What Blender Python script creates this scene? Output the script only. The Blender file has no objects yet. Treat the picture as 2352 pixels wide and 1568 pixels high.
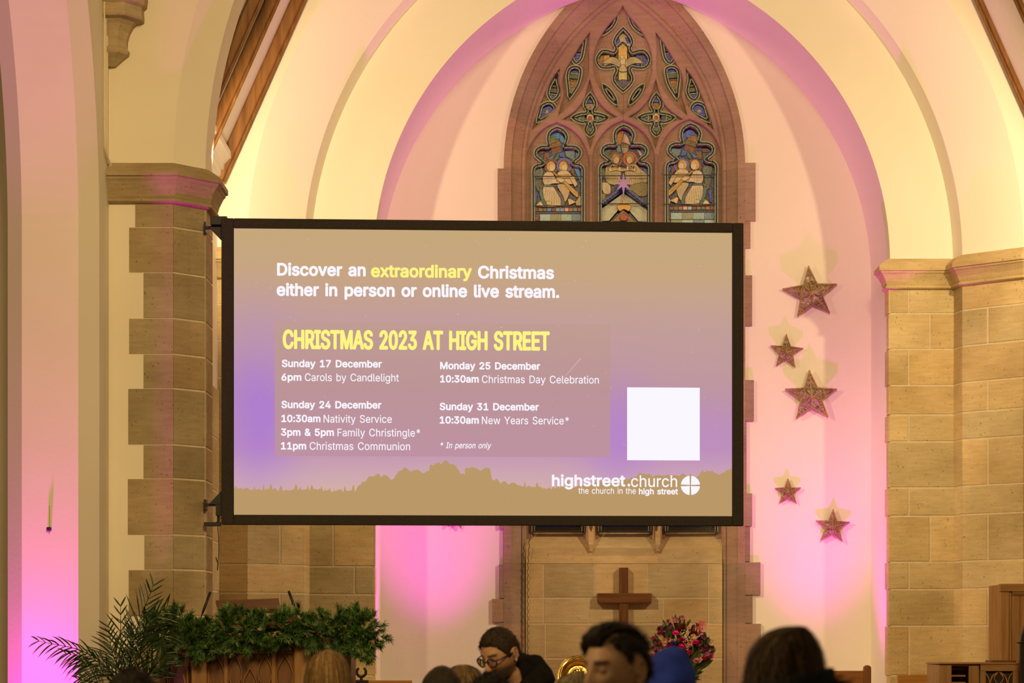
import bpy, bmesh, math, random
from mathutils import Vector, Matrix, noise
from mathutils.geometry import tessellate_polygon
random.seed(7)
C = bpy.context.scene
COL = C.collection
R = math.radians

# ------------------------------------------------------------------ camera
F, CX, HY, EYE = 5000.0, 1176.0, 1480.0, 1.65      # focal length in pixels of the 2352 x 1568 frame, axis, horizon, eye height
cam = bpy.data.cameras.new('camera'); camo = bpy.data.objects.new('camera', cam); COL.objects.link(camo)
camo.location = (0, 0, EYE); camo.rotation_euler = (R(90), 0, 0)
cam.sensor_width = 36; cam.lens = F / 2352 * 36
cam.shift_y = (HY - 784) / 2352
cam.clip_end = 200; cam.clip_start = 0.1
cam.dof.use_dof = True; cam.dof.focus_distance = 15.4; cam.dof.aperture_fstop = 3.6
C.camera = camo

# ------------------------------------------------------------------ world, exposure
C.view_settings.view_transform = 'Standard'; C.view_settings.look = 'None'
C.view_settings.exposure = 0.0; C.view_settings.gamma = 1.0
C.view_settings.use_curve_mapping = False
w = bpy.data.worlds.new('world'); C.world = w; w.use_nodes = True
bg = w.node_tree.nodes['Background']; bg.inputs[0].default_value = (1.0, 0.68, 0.30, 1); bg.inputs[1].default_value = 0.15

# ------------------------------------------------------------------ lights
def lamp(name, kind, loc, target, power, color, size=0.1, cone=60, blend=0.5):
    l = bpy.data.lights.new(name, kind); o = bpy.data.objects.new(name, l); COL.objects.link(o)
    o.location = loc; l.energy = power; l.color = color
    d = Vector(target) - Vector(loc); o.rotation_euler = d.to_track_quat('-Z', 'Y').to_euler()
    if kind == 'SPOT': l.spot_size = R(cone); l.spot_blend = blend; l.shadow_soft_size = size
    elif kind == 'AREA': l.size = size
    else: l.shadow_soft_size = size
    return o
WARM = (1.0, 0.70, 0.32)
PINK = (1.0, 0.0, 0.86)
SOFT = (1.0, 0.75, 0.41)
lamp('nave_fill', 'SPOT', (0.9, 1.5, 7.5), (-0.4, 14.2, 4.6), 3900, WARM, 1.2, 78, 1.0)  # added general fill for the nave side, not a known fitting
lamp('people_fill', 'AREA', (-3.2, 5.5, 4.2), (0.4, 7.0, 1.5), 95, WARM, 1.2)  # added fill that brightens the people from the left, no pendant hangs here
lamp('pillar_lamp_left', 'SPOT', (-2.0, 14.80, 5.0), (0.9, 17.9, 4.9), 142, SOFT, 0.05, 128, 0.5)
lamp('pillar_lamp_right', 'SPOT', (3.88, 14.80, 5.0), (0.98, 17.9, 4.9), 142, SOFT, 0.05, 128, 0.5)
lamp('pier_fill_left', 'SPOT', (-2.0, 14.90, 4.9), (3.3, 17.0, 1.5), 520, SOFT, 0.06, 55, 1.0)  # extra fill added to brighten the lower right pier
lamp('pier_fill_right', 'SPOT', (3.88, 14.90, 4.9), (-1.4, 17.0, 1.5), 520, SOFT, 0.06, 55, 1.0)  # its mirror, added to brighten the lower left pier
lamp('recess_uplight_left', 'SPOT', (-0.60, 17.20, 0.45), (-0.64, 17.62, 4.6), 470, PINK, 0.05, 50, 1.0)
lamp('recess_uplight_right', 'SPOT', (2.46, 17.20, 0.45), (2.50, 17.62, 4.6), 470, PINK, 0.05, 50, 1.0)
lamp('arcade_uplight', 'SPOT', (-3.05, 13.60, 0.25), (-3.05, 13.98, 1.90), 700, PINK, 0.05, 46, 1.0)

# ------------------------------------------------------------------ helpers
def lin(r, g, b):
    f = lambda v: (v / 255) / 12.92 if v <= 10 else ((v / 255 + 0.055) / 1.055) ** 2.4
    return (f(r), f(g), f(b))
def P(px, py, y): return Vector(((px - CX) * y / F, y, EYE - (py - HY) * y / F))
def PX(px, y): return (px - CX) * y / F
def PZ(py, y): return EYE - (py - HY) * y / F

class MB:
    def __init__(s): s.v = []; s.f = []; s.c = []
    def add(s, vs, fs, col=(1, 1, 1)):
        b = len(s.v); s.v += [tuple(v) for v in vs]
        for f in fs: s.f.append(tuple(i + b for i in f)); s.c.append(col)
    def quad(s, a, b, c, d, col=(1, 1, 1)): s.add((a, b, c, d), ((0, 1, 2, 3),), col)
    def box(s, x0, x1, y0, y1, z0, z1, col=(1, 1, 1)):
        vs = [(x, y, z) for z in (z0, z1) for y in (y0, y1) for x in (x0, x1)]
        s.add(vs, ((0, 2, 3, 1), (4, 5, 7, 6), (0, 1, 5, 4), (2, 6, 7, 3), (0, 4, 6, 2), (1, 3, 7, 5)), col)
    def obox(s, M, hx, hy, hz, col=(1, 1, 1)):
        vs = [M @ Vector((x, y, z)) for z in (-hz, hz) for y in (-hy, hy) for x in (-hx, hx)]
        s.add(vs, ((0, 2, 3, 1), (4, 5, 7, 6), (0, 1, 5, 4), (2, 6, 7, 3), (0, 4, 6, 2), (1, 3, 7, 5)), col)
    def tube(s, pts, r, n=6, col=(1, 1, 1), cap=True):
        pts = [Vector(p) for p in pts]; m = len(pts)
        rs = r if isinstance(r, (list, tuple)) else [r] * m
        vs = []; up = None
        for i in range(m):
            t = (pts[min(i + 1, m - 1)] - pts[max(i - 1, 0)])
            t = t.normalized() if t.length > 1e-9 else Vector((0, 0, 1))
            if up is None: up = t.orthogonal().normalized()
            else:
                up = up - t * up.dot(t); up = up.normalized() if up.length > 1e-6 else t.orthogonal().normalized()
            bi = t.cross(up)
            for k in range(n):
                a = 2 * math.pi * k / n
                vs.append(pts[i] + (up * math.cos(a) + bi * math.sin(a)) * rs[i])
        fs = [(i * n + k, i * n + (k + 1) % n, (i + 1) * n + (k + 1) % n, (i + 1) * n + k) for i in range(m - 1) for k in range(n)]
        if cap: fs += [tuple(range(n - 1, -1, -1)), tuple((m - 1) * n + k for k in range(n))]
        s.add(vs, fs, col)
    def ball(s, c, rx, ry=None, rz=None, nu=12, nv=8, col=(1, 1, 1), M=None):
        ry = rx if ry is None else ry; rz = rx if rz is None else rz
        c = Vector(c); vs = []
        for j in range(nv + 1):
            t = math.pi * j / nv
            for i in range(nu):
                a = 2 * math.pi * i / nu
                p = Vector((rx * math.sin(t) * math.cos(a), ry * math.sin(t) * math.sin(a), rz * math.cos(t)))
                vs.append(c + (M @ p if M else p))
        s.add(vs, [(j * nu + i, (j + 1) * nu + i, (j + 1) * nu + (i + 1) % nu, j * nu + (i + 1) % nu) for j in range(nv) for i in range(nu)], col)
    def lathe(s, prof, M, n=32, col=(1, 1, 1)):
        vs = [M @ Vector((r * math.cos(2 * math.pi * k / n), r * math.sin(2 * math.pi * k / n), z)) for r, z in prof for k in range(n)]
        s.add(vs, [(i * n + k, i * n + (k + 1) % n, (i + 1) * n + (k + 1) % n, (i + 1) * n + k) for i in range(len(prof) - 1) for k in range(n)], col)
    def loft(s, secs, col=(1, 1, 1), closed=True, cap=False):
        n = len(secs[0]); vs = [p for q in secs for p in q]
        fs = [(i * n + k, i * n + (k + 1) % n, (i + 1) * n + (k + 1) % n, (i + 1) * n + k) for i in range(len(secs) - 1) for k in range(n if closed else n - 1)]
        if cap: fs += [tuple(range(n - 1, -1, -1)), tuple((len(secs) - 1) * n + k for k in range(n))]
        s.add(vs, fs, col)
    def poly(s, pts3, col=(1, 1, 1)):
        tri = tessellate_polygon([[Vector(p) for p in pts3]])
        s.add(pts3, [tuple(t) for t in tri], col)
    def prism(s, pts, M, d, col=(1, 1, 1)):
        """2-D outline pts extruded by d along local z, placed by M"""
        n = len(pts)
        a = [M @ Vector((x, y, 0)) for x, y in pts]; b = [M @ Vector((x, y, d)) for x, y in pts]
        tri = tessellate_polygon([[Vector((x, y, 0)) for x, y in pts]])
        fs = [tuple(t) for t in tri] + [tuple(i + n for i in t) for t in tri] + [(i, (i + 1) % n, n + (i + 1) % n, n + i) for i in range(n)]
        s.add(a + b, fs, col)
    def ribbon(s, pts, wd, nrm, col=(1, 1, 1), closed=False):
        pts = [Vector(p) for p in pts]; m = len(pts); nrm = Vector(nrm); L = []; Rr = []
        for i in range(m):
            if closed: t = pts[(i + 1) % m] - pts[i - 1]
            else: t = pts[min(i + 1, m - 1)] - pts[max(i - 1, 0)]
            if t.length < 1e-9: t = Vector((1, 0, 0))
            sd = nrm.cross(t).normalized() * wd * 0.5
            L.append(pts[i] + sd); Rr.append(pts[i] - sd)
        k = m if closed else m - 1
        s.add(L + Rr, [(i, (i + 1) % m, m + (i + 1) % m, m + i) for i in range(k)], col)
    def build(s, name, mat, parent=None, smooth=False, bevel=0, loc=None, fix=True):
        me = bpy.data.meshes.new(name)
        off = Vector((0, 0, 0))
        if parent is not None:
            q = parent
            while q is not None: off = off + q.location; q = q.parent
        elif loc is not None: off = Vector(loc)
        me.from_pydata([tuple(Vector(v) - off) for v in s.v], [], s.f)
        at = me.color_attributes.new('Col', 'FLOAT_COLOR', 'CORNER')
        buf = []
        for f, c in zip(s.f, s.c): buf += list((c[0], c[1], c[2], 1.0)) * len(f)
        if len(buf) == len(at.data) * 4: at.data.foreach_set('color', buf)
        if fix:
            b = bmesh.new(); b.from_mesh(me); bmesh.ops.recalc_face_normals(b, faces=b.faces); b.to_mesh(me); b.free()
        if smooth: me.polygons.foreach_set('use_smooth', [True] * len(me.polygons))
        return link(name, me, mat, parent, bevel, loc)

def link(name, me, mat, parent=None, bevel=0, loc=None):
    o = bpy.data.objects.new(name, me); COL.objects.link(o)
    if mat: me.materials.clear(); me.materials.append(mat)
    if parent is not None: o.parent = parent
    elif loc is not None: o.location = loc
    if bevel:
        m = o.modifiers.new('bevel', 'BEVEL'); m.width = bevel; m.segments = 2; m.limit_method = 'ANGLE'; m.angle_limit = R(40)
    return o
def tag(o, label, cat, group=None, kind=None):
    o['label'] = label; o['category'] = cat
    if group: o['group'] = group
    if kind: o['kind'] = kind
    return o
def thing(name, label, cat, loc, group=None):
    o = bpy.data.objects.new(name, None); COL.objects.link(o); o.location = loc; o.empty_display_size = 0.1
    return tag(o, label, cat, group)
def struct(o): o['kind'] = 'structure'; return o

# ------------------------------------------------------------------ materials
def pmat(name, c1, c2=None, scale=6, rough=0.6, bump=0.0, bscale=60, metal=0, attr=False, stretch=(1, 1, 1), spec=0.3, c3=None, sheen=0, detail=5, coat=0):
    m = bpy.data.materials.new(name); m.use_nodes = True; nt = m.node_tree; N = nt.nodes; b = N['Principled BSDF']
    b.inputs['Roughness'].default_value = rough; b.inputs['Metallic'].default_value = metal
    b.inputs['Specular IOR Level'].default_value = spec
    if sheen: b.inputs['Sheen Weight'].default_value = sheen
    if coat: b.inputs['Coat Weight'].default_value = coat
    tc = N.new('ShaderNodeTexCoord'); mp = N.new('ShaderNodeMapping'); mp.inputs['Scale'].default_value = stretch
    nt.links.new(tc.outputs['Object'], mp.inputs['Vector'])
    out = None
    if c2:
        n = N.new('ShaderNodeTexNoise'); n.inputs['Scale'].default_value = scale; n.inputs['Detail'].default_value = detail
        nt.links.new(mp.outputs[0], n.inputs['Vector'])
        r = N.new('ShaderNodeValToRGB'); e = r.color_ramp.elements
        e[0].position = 0.32; e[1].position = 0.68; e[0].color = (*c1, 1); e[1].color = (*c2, 1)
        if c3: x = e.new(0.5); x.color = (*c3, 1)
        nt.links.new(n.outputs['Fac'], r.inputs[0]); out = r.outputs[0]
    else:
        rg = N.new('ShaderNodeRGB'); rg.outputs[0].default_value = (*c1, 1); out = rg.outputs[0]
    if attr:
        a = N.new('ShaderNodeAttribute'); a.attribute_name = 'Col'
        mx = N.new('ShaderNodeMix'); mx.data_type = 'RGBA'; mx.blend_type = 'MULTIPLY'; mx.inputs[0].default_value = 1
        nt.links.new(out, mx.inputs[6]); nt.links.new(a.outputs['Color'], mx.inputs[7]); out = mx.outputs[2]
    nt.links.new(out, b.inputs['Base Color'])
    if bump:
        n2 = N.new('ShaderNodeTexNoise'); n2.inputs['Scale'].default_value = bscale; n2.inputs['Detail'].default_value = 4
        nt.links.new(mp.outputs[0], n2.inputs['Vector'])
        bp = N.new('ShaderNodeBump'); bp.inputs['Strength'].default_value = bump; bp.inputs['Distance'].default_value = 0.01
        nt.links.new(n2.outputs['Fac'], bp.inputs['Height']); nt.links.new(bp.outputs[0], b.inputs['Normal'])
    return m
def stone_mat(name, c1, c2, c3):
    """sawn sandstone: broad tone shifts, fine bedding streaks, small dark pits; each block's own tint comes from Col"""
    m = pmat(name, c1, c2, 2.2, 0.85, 0.35, 90, attr=True, c3=c3, spec=0.15)
    nt = m.node_tree; N = nt.nodes; b = N['Principled BSDF']
    src = b.inputs['Base Color'].links[0].from_socket
    tc = N.new('ShaderNodeTexCoord'); mp = N.new('ShaderNodeMapping'); mp.inputs['Scale'].default_value = (6, 6, 40)
    nt.links.new(tc.outputs['Object'], mp.inputs[0])
    st = N.new('ShaderNodeTexNoise'); st.inputs['Scale'].default_value = 1.2; st.inputs['Detail'].default_value = 3
    nt.links.new(mp.outputs[0], st.inputs['Vector'])
    mr = N.new('ShaderNodeMapRange'); mr.inputs[1].default_value = 0.3; mr.inputs[2].default_value = 0.7; mr.inputs[3].default_value = 0.90; mr.inputs[4].default_value = 1.08
    nt.links.new(st.outputs['Fac'], mr.inputs[0])
    pn = N.new('ShaderNodeTexNoise'); pn.inputs['Scale'].default_value = 55; pn.inputs['Detail'].default_value = 2
    nt.links.new(tc.outputs['Object'], pn.inputs['Vector'])
    pr = N.new('ShaderNodeMapRange'); pr.inputs[1].default_value = 0.27; pr.inputs[2].default_value = 0.34; pr.inputs[3].default_value = 0.55; pr.inputs[4].default_value = 1.0
    nt.links.new(pn.outputs['Fac'], pr.inputs[0])
    mu = N.new('ShaderNodeMath'); mu.operation = 'MULTIPLY'; nt.links.new(mr.outputs[0], mu.inputs[0]); nt.links.new(pr.outputs[0], mu.inputs[1])
    mx = N.new('ShaderNodeMix'); mx.data_type = 'RGBA'; mx.blend_type = 'MULTIPLY'; mx.inputs[0].default_value = 1
    nt.links.new(src, mx.inputs[6]); nt.links.new(mu.outputs[0], mx.inputs[7]); nt.links.new(mx.outputs[2], b.inputs['Base Color'])
    return m
def emat(name, col, st=1.0):
    m = bpy.data.materials.new(name); m.use_nodes = True; nt = m.node_tree; nt.nodes.remove(nt.nodes['Principled BSDF'])
    e = nt.nodes.new('ShaderNodeEmission'); e.inputs[0].default_value = (*col, 1); e.inputs[1].default_value = st
    nt.links.new(e.outputs[0], nt.nodes['Material Output'].inputs[0]); return m
def wood_mat(name, c1, c2, axis='z', rough=0.45):
    s = {'z': (14, 14, 1.1), 'x': (1.1, 14, 14), 'y': (14, 1.1, 14)}[axis]
    return pmat(name, c1, c2, 2.4, rough, 0.15, 5, stretch=s, spec=0.35, detail=7)
PLASTER = pmat('cream_plaster', (0.80, 0.72, 0.56), (0.86, 0.78, 0.62), 1.2, 0.75, 0.05, 45, spec=0.2)
PLASTER2 = pmat('white_plaster', (0.86, 0.80, 0.70), (0.90, 0.84, 0.74), 1.2, 0.75, 0.10, 45, spec=0.2)
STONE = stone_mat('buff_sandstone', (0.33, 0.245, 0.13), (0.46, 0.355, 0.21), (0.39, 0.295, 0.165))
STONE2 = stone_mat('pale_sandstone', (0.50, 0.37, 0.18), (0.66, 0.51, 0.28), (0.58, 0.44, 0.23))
REDSTONE = stone_mat('red_sandstone', (0.30, 0.195, 0.145), (0.40, 0.275, 0.205), (0.35, 0.235, 0.17))
MORTAR = pmat('lime_mortar', (0.62, 0.52, 0.34), (0.70, 0.60, 0.42), 30, 0.9, 0.2, 80)
OAK = wood_mat('varnished_pine', (0.15, 0.058, 0.012), (0.27, 0.118, 0.030))
OAKD = wood_mat('dark_oak', (0.085, 0.033, 0.010), (0.17, 0.070, 0.022))
OAKD_X = wood_mat('dark_oak_rail', (0.085, 0.033, 0.010), (0.17, 0.070, 0.022), 'x')
OAKM = wood_mat('mid_oak', (0.25, 0.12, 0.035), (0.38, 0.20, 0.07))
OAKM_X = wood_mat('mid_oak_rail', (0.25, 0.12, 0.035), (0.38, 0.20, 0.07), 'x')
BLACK = pmat('black_metal', (0.012, 0.011, 0.010), (0.02, 0.018, 0.016), 30, 0.45)
FRAME = pmat('black_velvet_frame', (0.026, 0.019, 0.014), (0.034, 0.026, 0.020), 60, 0.8, 0.1, 200)

# ------------------------------------------------------------------ structure helpers
AX = 0.938                                             # axis of nave, arches and window
def arch_path(cx, half, c, zs, n=40, zlow=()):
    r = half + c; a1 = math.acos(c / r)
    rt = [(cx + half, z) for z in zlow] + [(cx - c + r * math.cos(a1 * i / n), zs + r * math.sin(a1 * i / n)) for i in range(n + 1)]
    return [(2 * cx - x, z) for x, z in rt] + [(x, z) for x, z in rt[-2::-1]]
def arch_sweep(mb, cx, prof, zs, n=40, zlow=(), tint=None, sides=None):
    paths = [arch_path(cx, h, c, zs, n, zlow) for h, c, y in prof]
    for j in range(len(prof) - 1):
        for i in range(len(paths[0]) - 1):
            a, b = paths[j], paths[j + 1]; ya, yb = prof[j][2], prof[j + 1][2]
            col = tint(i, j) if tint else (1, 1, 1)
            mb.quad((a[i][0], ya, a[i][1]), (a[i + 1][0], ya, a[i + 1][1]), (b[i + 1][0], yb, b[i + 1][1]), (b[i][0], yb, b[i][1]), col)
def tint(amt=0.12, warm=0.05):
    k = 1 + random.uniform(-amt, amt); q = random.uniform(-warm, warm)
    return (k * (1 + q), k, k * (1 - q))
def facet_blocks(mb, mo, p0, p1, zs, nrm, joints=None, proud=0.004, gap=0.011, ins=0.004, amt=0.12, lim=None):
    """ashlar on the upright facet p0-p1 (plan points); zs are the bed joints from top to bottom"""
    p0 = Vector((p0[0], p0[1], 0)); p1 = Vector((p1[0], p1[1], 0)); d = p1 - p0; L = d.length; u = d / L; n = Vector((nrm[0], nrm[1], 0)).normalized()
    up = Vector((0, 0, 1))
    def pt(a, z, o): return p0 + u * a + up * z + n * o
    mo.quad(pt(0, zs[-1], 0), pt(L, zs[-1], 0), pt(L, zs[0], 0), pt(0, zs[0], 0))
    for i in range(len(zs) - 1):
        z1, z0 = zs[i] - gap / 2, zs[i + 1] + gap / 2
        js = [0.0] + ([f for f in joints(i)] if joints else []) + [1.0]
        for k in range(len(js) - 1):
            a0 = js[k] * L + (gap / 2 if k else 0); a1 = js[k + 1] * L - (gap / 2 if k < len(js) - 2 else 0)
            e0 = ins if k else 0; e1 = ins if k < len(js) - 2 else 0
            o = [pt(a0, z0, 0), pt(a1, z0, 0), pt(a1, z1, 0), pt(a0, z1, 0)]
            t = [pt(a0 + e0, z0 + ins, proud), pt(a1 - e1, z0 + ins, proud), pt(a1 - e1, z1 - ins, proud), pt(a0 + e0, z1 - ins, proud)]
            mb.add(o + t, ((4, 5, 6, 7), (0, 1, 5, 4), (1, 2, 6, 5), (2, 3, 7, 6), (3, 0, 4, 7)), tint(amt))
def sweep_plan(mb, path, prof, side=1, tn=None):
    """moulding: plan path swept with (offset, z) profile, mitred at the corners"""
    n = len(path); dirs = []
    for i in range(n - 1):
        d = Vector((path[i + 1][0] - path[i][0], path[i + 1][1] - path[i][1])).normalized(); dirs.append(Vector((d.y, -d.x)) * side)
    mit = []
    for i in range(n):
        if i == 0: m = dirs[0]
        elif i == n - 1: m = dirs[-1]
        else:
            m = dirs[i - 1] + dirs[i]; m = m / max(0.3, m.dot(dirs[i]))
        mit.append(m)
    rows = [[Vector((path[i][0] + mit[i].x * o, path[i][1] + mit[i].y * o, z)) for i in range(n)] for o, z in prof]
    for j in range(len(prof) - 1):
        for i in range(n - 1): mb.quad(rows[j][i], rows[j][i + 1], rows[j + 1][i + 1], rows[j + 1][i], tn() if tn else (1, 1, 1))
def mir(p): return (2 * AX - p[0], p[1])

# ------------------------------------------------------------------ floor and dais
m = MB(); m.box(-6, 8, -1, 19, -0.1, 0)
struct(m.build('floor', pmat('brown_carpet', (0.10, 0.05, 0.03), (0.14, 0.075, 0.045), 40, 0.95, 0.3, 300)))
m = MB(); m.box(-2.6, 4.5, 14.95, 18.4, 0.0, 0.35)
struct(m.build('floor_dais', pmat('dais_carpet', (0.12, 0.05, 0.03), (0.16, 0.075, 0.045), 40, 0.95, 0.3, 300), bevel=0.01))

# ------------------------------------------------------------------ side wall of the nave: the respond of the arcade arch, its chamfers and reveal
m = MB()
plan = [(-2.667, 14.42), (-2.667, 14.07), (-2.769, 13.9), (-3.13, 13.9), (-3.25, 14.03), (-3.25, 15.1)]
zz = [0.0, 4.3] + [4.3 + 0.1 * i for i in range(1, 24)]
def shift(z): return 0 if z <= 4.3 else 2.0 * 1.35 - math.sqrt((2.0 * 1.35) ** 2 - (z - 4.3) ** 2)
rows = [[Vector((x, y - (shift(z) if 0 < i < 5 else 0), z)) for i, (x, y) in enumerate(plan)] for z in zz]
m.loft(rows, closed=False)
struct(m.build('wall_left', PLASTER))
m = MB(); m.box(-6, -3.2, 15.1, 15.2, 0, 7)
struct(m.build('wall_aisle', PLASTER))

# ------------------------------------------------------------------ wall of the first (nearer) arch: plaster above, stone pillar with quoins below
ZC = PZ(384, 14.4)
cA = 0.73
m = MB()
arch_sweep(m, AX, [(4.3, cA, 14.4), (3.178, cA, 14.4), (2.992, cA, 14.586), (2.992, cA, 14.906), (3.178, cA, 15.09), (4.3, cA, 15.09)], ZC - 0.02, 48)
for sx in (0, 1):
    a, b = (-3.24, -2.24) if not sx else (2 * AX + 2.24, 2 * AX + 3.24)
    m.quad((a, 14.4, 0), (b, 14.4, 0), (b, 14.4, ZC), (a, 14.4, ZC)); m.quad((a, 15.09, 0), (b, 15.09, 0), (b, 15.09, ZC), (a, 15.09, ZC))
wa = struct(m.build('wall_nave', PLASTER))
zA = [PZ(y, 14.4) for y in (462, 522, 626, 731, 813, 892, 1021, 1099, 1228, 1308, 1415, 1490)] + [1.2, 0.8, 0.4, 0.0]
xq = [311, 297, 330, 297, 330, 295, 330, 294, 332, 296, 330, 297, 330, 297, 330]
mb, mo = MB(), MB()
def pier_nave(f):
    E1, E2, E3, E4 = f((-2.24, 14.4)), f((-2.054, 14.586)), f((-2.054, 14.906)), f((-2.24, 15.09))
    sg = 1 if f((0, 0))[0] == 0 else -1
    facet_blocks(mb, mo, E1, E2, zA, (sg, -1), lambda i: (0.999,))
    facet_blocks(mb, mo, E2, E3, zA, (sg, 0)); facet_blocks(mb, mo, E3, E4, zA, (sg, 1))
    for i in range(len(zA) - 1):
        a = f((PX(xq[i], 14.4), 14.396)); b = f((-2.24, 14.396)); x0, x1 = min(a[0], b[0]), max(a[0], b[0])
        mb.box(x0, x1, 14.394, 14.41, zA[i + 1] + 0.003, zA[i] - 0.003, tint(0.1))
pier_nave(lambda p: p); pier_nave(mir)
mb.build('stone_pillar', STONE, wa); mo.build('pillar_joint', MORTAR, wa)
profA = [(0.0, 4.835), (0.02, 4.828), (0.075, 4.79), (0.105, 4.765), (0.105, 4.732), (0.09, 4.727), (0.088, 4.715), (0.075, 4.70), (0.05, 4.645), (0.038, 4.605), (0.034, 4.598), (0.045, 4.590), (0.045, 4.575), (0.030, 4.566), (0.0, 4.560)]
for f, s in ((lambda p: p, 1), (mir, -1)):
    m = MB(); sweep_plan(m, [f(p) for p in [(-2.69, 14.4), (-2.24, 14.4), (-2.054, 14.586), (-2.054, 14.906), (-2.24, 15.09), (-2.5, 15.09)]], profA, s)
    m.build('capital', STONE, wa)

# ------------------------------------------------------------------ crossing: side walls, wall plates, sloping ceiling, rafters
for nm, xw, s in (('wall_crossing_left', -2.24, 1), ('wall_crossing_right', 2 * AX + 2.24, -1)):
    m = MB(); m.box(min(xw, xw - 0.15 * s), max(xw, xw - 0.15 * s), 15.05, 17.2, 0, 5.5)
    wc = struct(m.build(nm, PLASTER2))
    m = MB()
    prof = [(0.0, 5.14), (0.02, 5.14), (0.035, 5.17), (0.05, 5.18), (0.05, 5.215), (0.07, 5.225), (0.075, 5.26), (0.11, 5.30), (0.125, 5.31), (0.125, 5.36), (0.0, 5.40)]
    sweep_plan(m, [(xw, 16.55), (xw, 15.09)], prof, -1 if s == 1 else 1)
    m.build('cornice', PLASTER2, wc)
    mb, mo = MB(), MB(); facet_blocks(mb, mo, (xw + 0.012 * s, 15.1), (xw + 0.012 * s, 16.54), [3.58, 3.2, 2.8, 2.42, 2.05, 1.65, 1.2, 0.8, 0.35], (s, 0), lambda i: (0.35, 0.7) if i % 2 else (0.5,))
    mb.build('stone_lining', STONE2, wc); mo.build('lining_joint', MORTAR, wc)
m = MB()
SL = 2.25
for s in (1, -1):
    q = lambda x: x if s == 1 else 2 * AX - x
    m.quad((q(-2.27), 15.0, 5.15), (q(-2.27), 16.9, 5.15), (q(AX), 16.9, 5.15 + (AX + 2.27) * SL), (q(AX), 15.0, 5.15 + (AX + 2.27) * SL))
struct(m.build('ceiling', PLASTER2))
for s, sd in ((1, 'left'), (-1, 'right')):
    for k, (y, wd, dp) in enumerate(((16.42, 0.075, 0.085), (15.62, 0.07, 0.075), (15.12, 0.06, 0.075))):
        m = MB(); u = Vector((s, 0, SL)).normalized(); v = Vector((s * SL, 0, -1)).normalized()
        c0 = Vector(((-2.27 if s == 1 else 2 * AX + 2.33), y, 5.18)) + v * 0.055
        Mx = Matrix((u, Vector((0, 1, 0)), v)).transposed().to_4x4(); Mx.translation = c0 + u * 1.9
        m.obox(Mx, 1.9, wd / 2, dp / 2)
        Mx2 = Mx.copy(); Mx2.translation = Mx.translation + v * (dp / 2 + 0.008)
        m.obox(Mx2, 1.9, wd / 2 - 0.02, 0.012)
        o = m.build('rafter', OAK, bevel=0.012); struct(o)
        o['label'] = 'varnished brown roof rafter against the sloping ceiling, %s side, %s' % (sd, ('beside the gable wall', 'second from the gable wall', 'third from the gable wall')[k])

# ------------------------------------------------------------------ chancel arch wall: two plaster orders over stone piers
R1, R2, R3, cB = 2.023, 2.526, 2.951, 0.425
ZB = PZ(600, 17.0)
m = MB()
arch_sweep(m, AX, [(R1, cB, 17.96), (R1, cB, 17.05), (R2 - 0.012, cB, 17.05), (R2 + 0.028, cB, 16.88), (R3, cB, 16.55), (R3 + 0.004, cB, 16.548), (4.6, cB, 16.55)], ZB, 48)
for f in (lambda p: p, mir):
    pl = [f(p) for p in ((AX - R1, 17.96), (AX - R1, 17.05))]
    m.quad((*pl[0], 0), (*pl[1], 0), (*pl[1], ZB), (*pl[0], ZB))
wb = struct(m.build('wall_chancel', PLASTER2))
zR = [PZ(y, 17.0) for y in (655, 718, 800, 883, 951, 1013, 1119, 1184, 1290, 1353, 1437, 1551)] + [1.05, 0.8, 0.55, 0.35]
zL = [PZ(y, 17.0) for y in (655, 720, 800, 883, 951, 1013, 1119, 1200, 1300, 1364, 1445, 1551)] + [1.05, 0.8, 0.55, 0.35]
mb, mo = MB(), MB()
def pier_chancel(f, zs, sg):
    A0, A1, A2, A3, A4, A5 = [f(p) for p in ((AX + R1, 17.16), (AX + R1, 17.05), (AX + R2, 17.05), (AX + R2 + 0.03, 16.88), (AX + R3, 16.55), (AX + R3 + 0.45, 16.55))]
    rj = lambda i: (0.29,) if i % 2 == 0 else ((0.62,) if i % 3 == 1 else ())
    facet_blocks(mb, mo, A1, A2, zs, (0, -1), rj)
    facet_blocks(mb, mo, A2, A3, zs, (-sg, -0.2))
    facet_blocks(mb, mo, A3, A4, zs, (-sg * 0.62, -0.78), lambda i: (0.42,) if i % 2 else ())
    facet_blocks(mb, mo, A4, A5, zs, (0, -1), lambda i: (0.5,) if i % 2 == 0 else ())
    for i in range(len(zs) - 1):                        # quoin returns on the plastered jamb
        d = 0.10 if i % 2 else 0.17
        x = A1[0]; mb.box(min(x, x - sg * 0.012), max(x, x - sg * 0.012), 17.046, 17.046 + d, zs[i + 1] + 0.003, zs[i] - 0.003, tint(0.1))
pier_chancel(lambda p: p, zR, 1); pier_chancel(mir, zL, -1)
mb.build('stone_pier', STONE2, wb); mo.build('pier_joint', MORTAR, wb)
profB = [(0.0, 4.672), (0.02, 4.665), (0.07, 4.63), (0.10, 4.60), (0.10, 4.565), (0.085, 4.56), (0.083, 4.55), (0.07, 4.54), (0.045, 4.50), (0.032, 4.465), (0.028, 4.46), (0.038, 4.452), (0.038, 4.438), (0.025, 4.43), (0.0, 4.424)]
for f, s in ((lambda p: p, 1), (mir, -1)):
    pth = [f(p) for p in ((AX + R1, 17.20), (AX + R1, 17.05), (AX + R2, 17.05), (AX + R2 + 0.03, 16.88), (AX + R3, 16.55), (AX + R3 + 0.6, 16.55))]
    m = MB(); sweep_plan(m, pth, profB, -s if False else s)
    m.build('capital', STONE2, wb)

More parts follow.
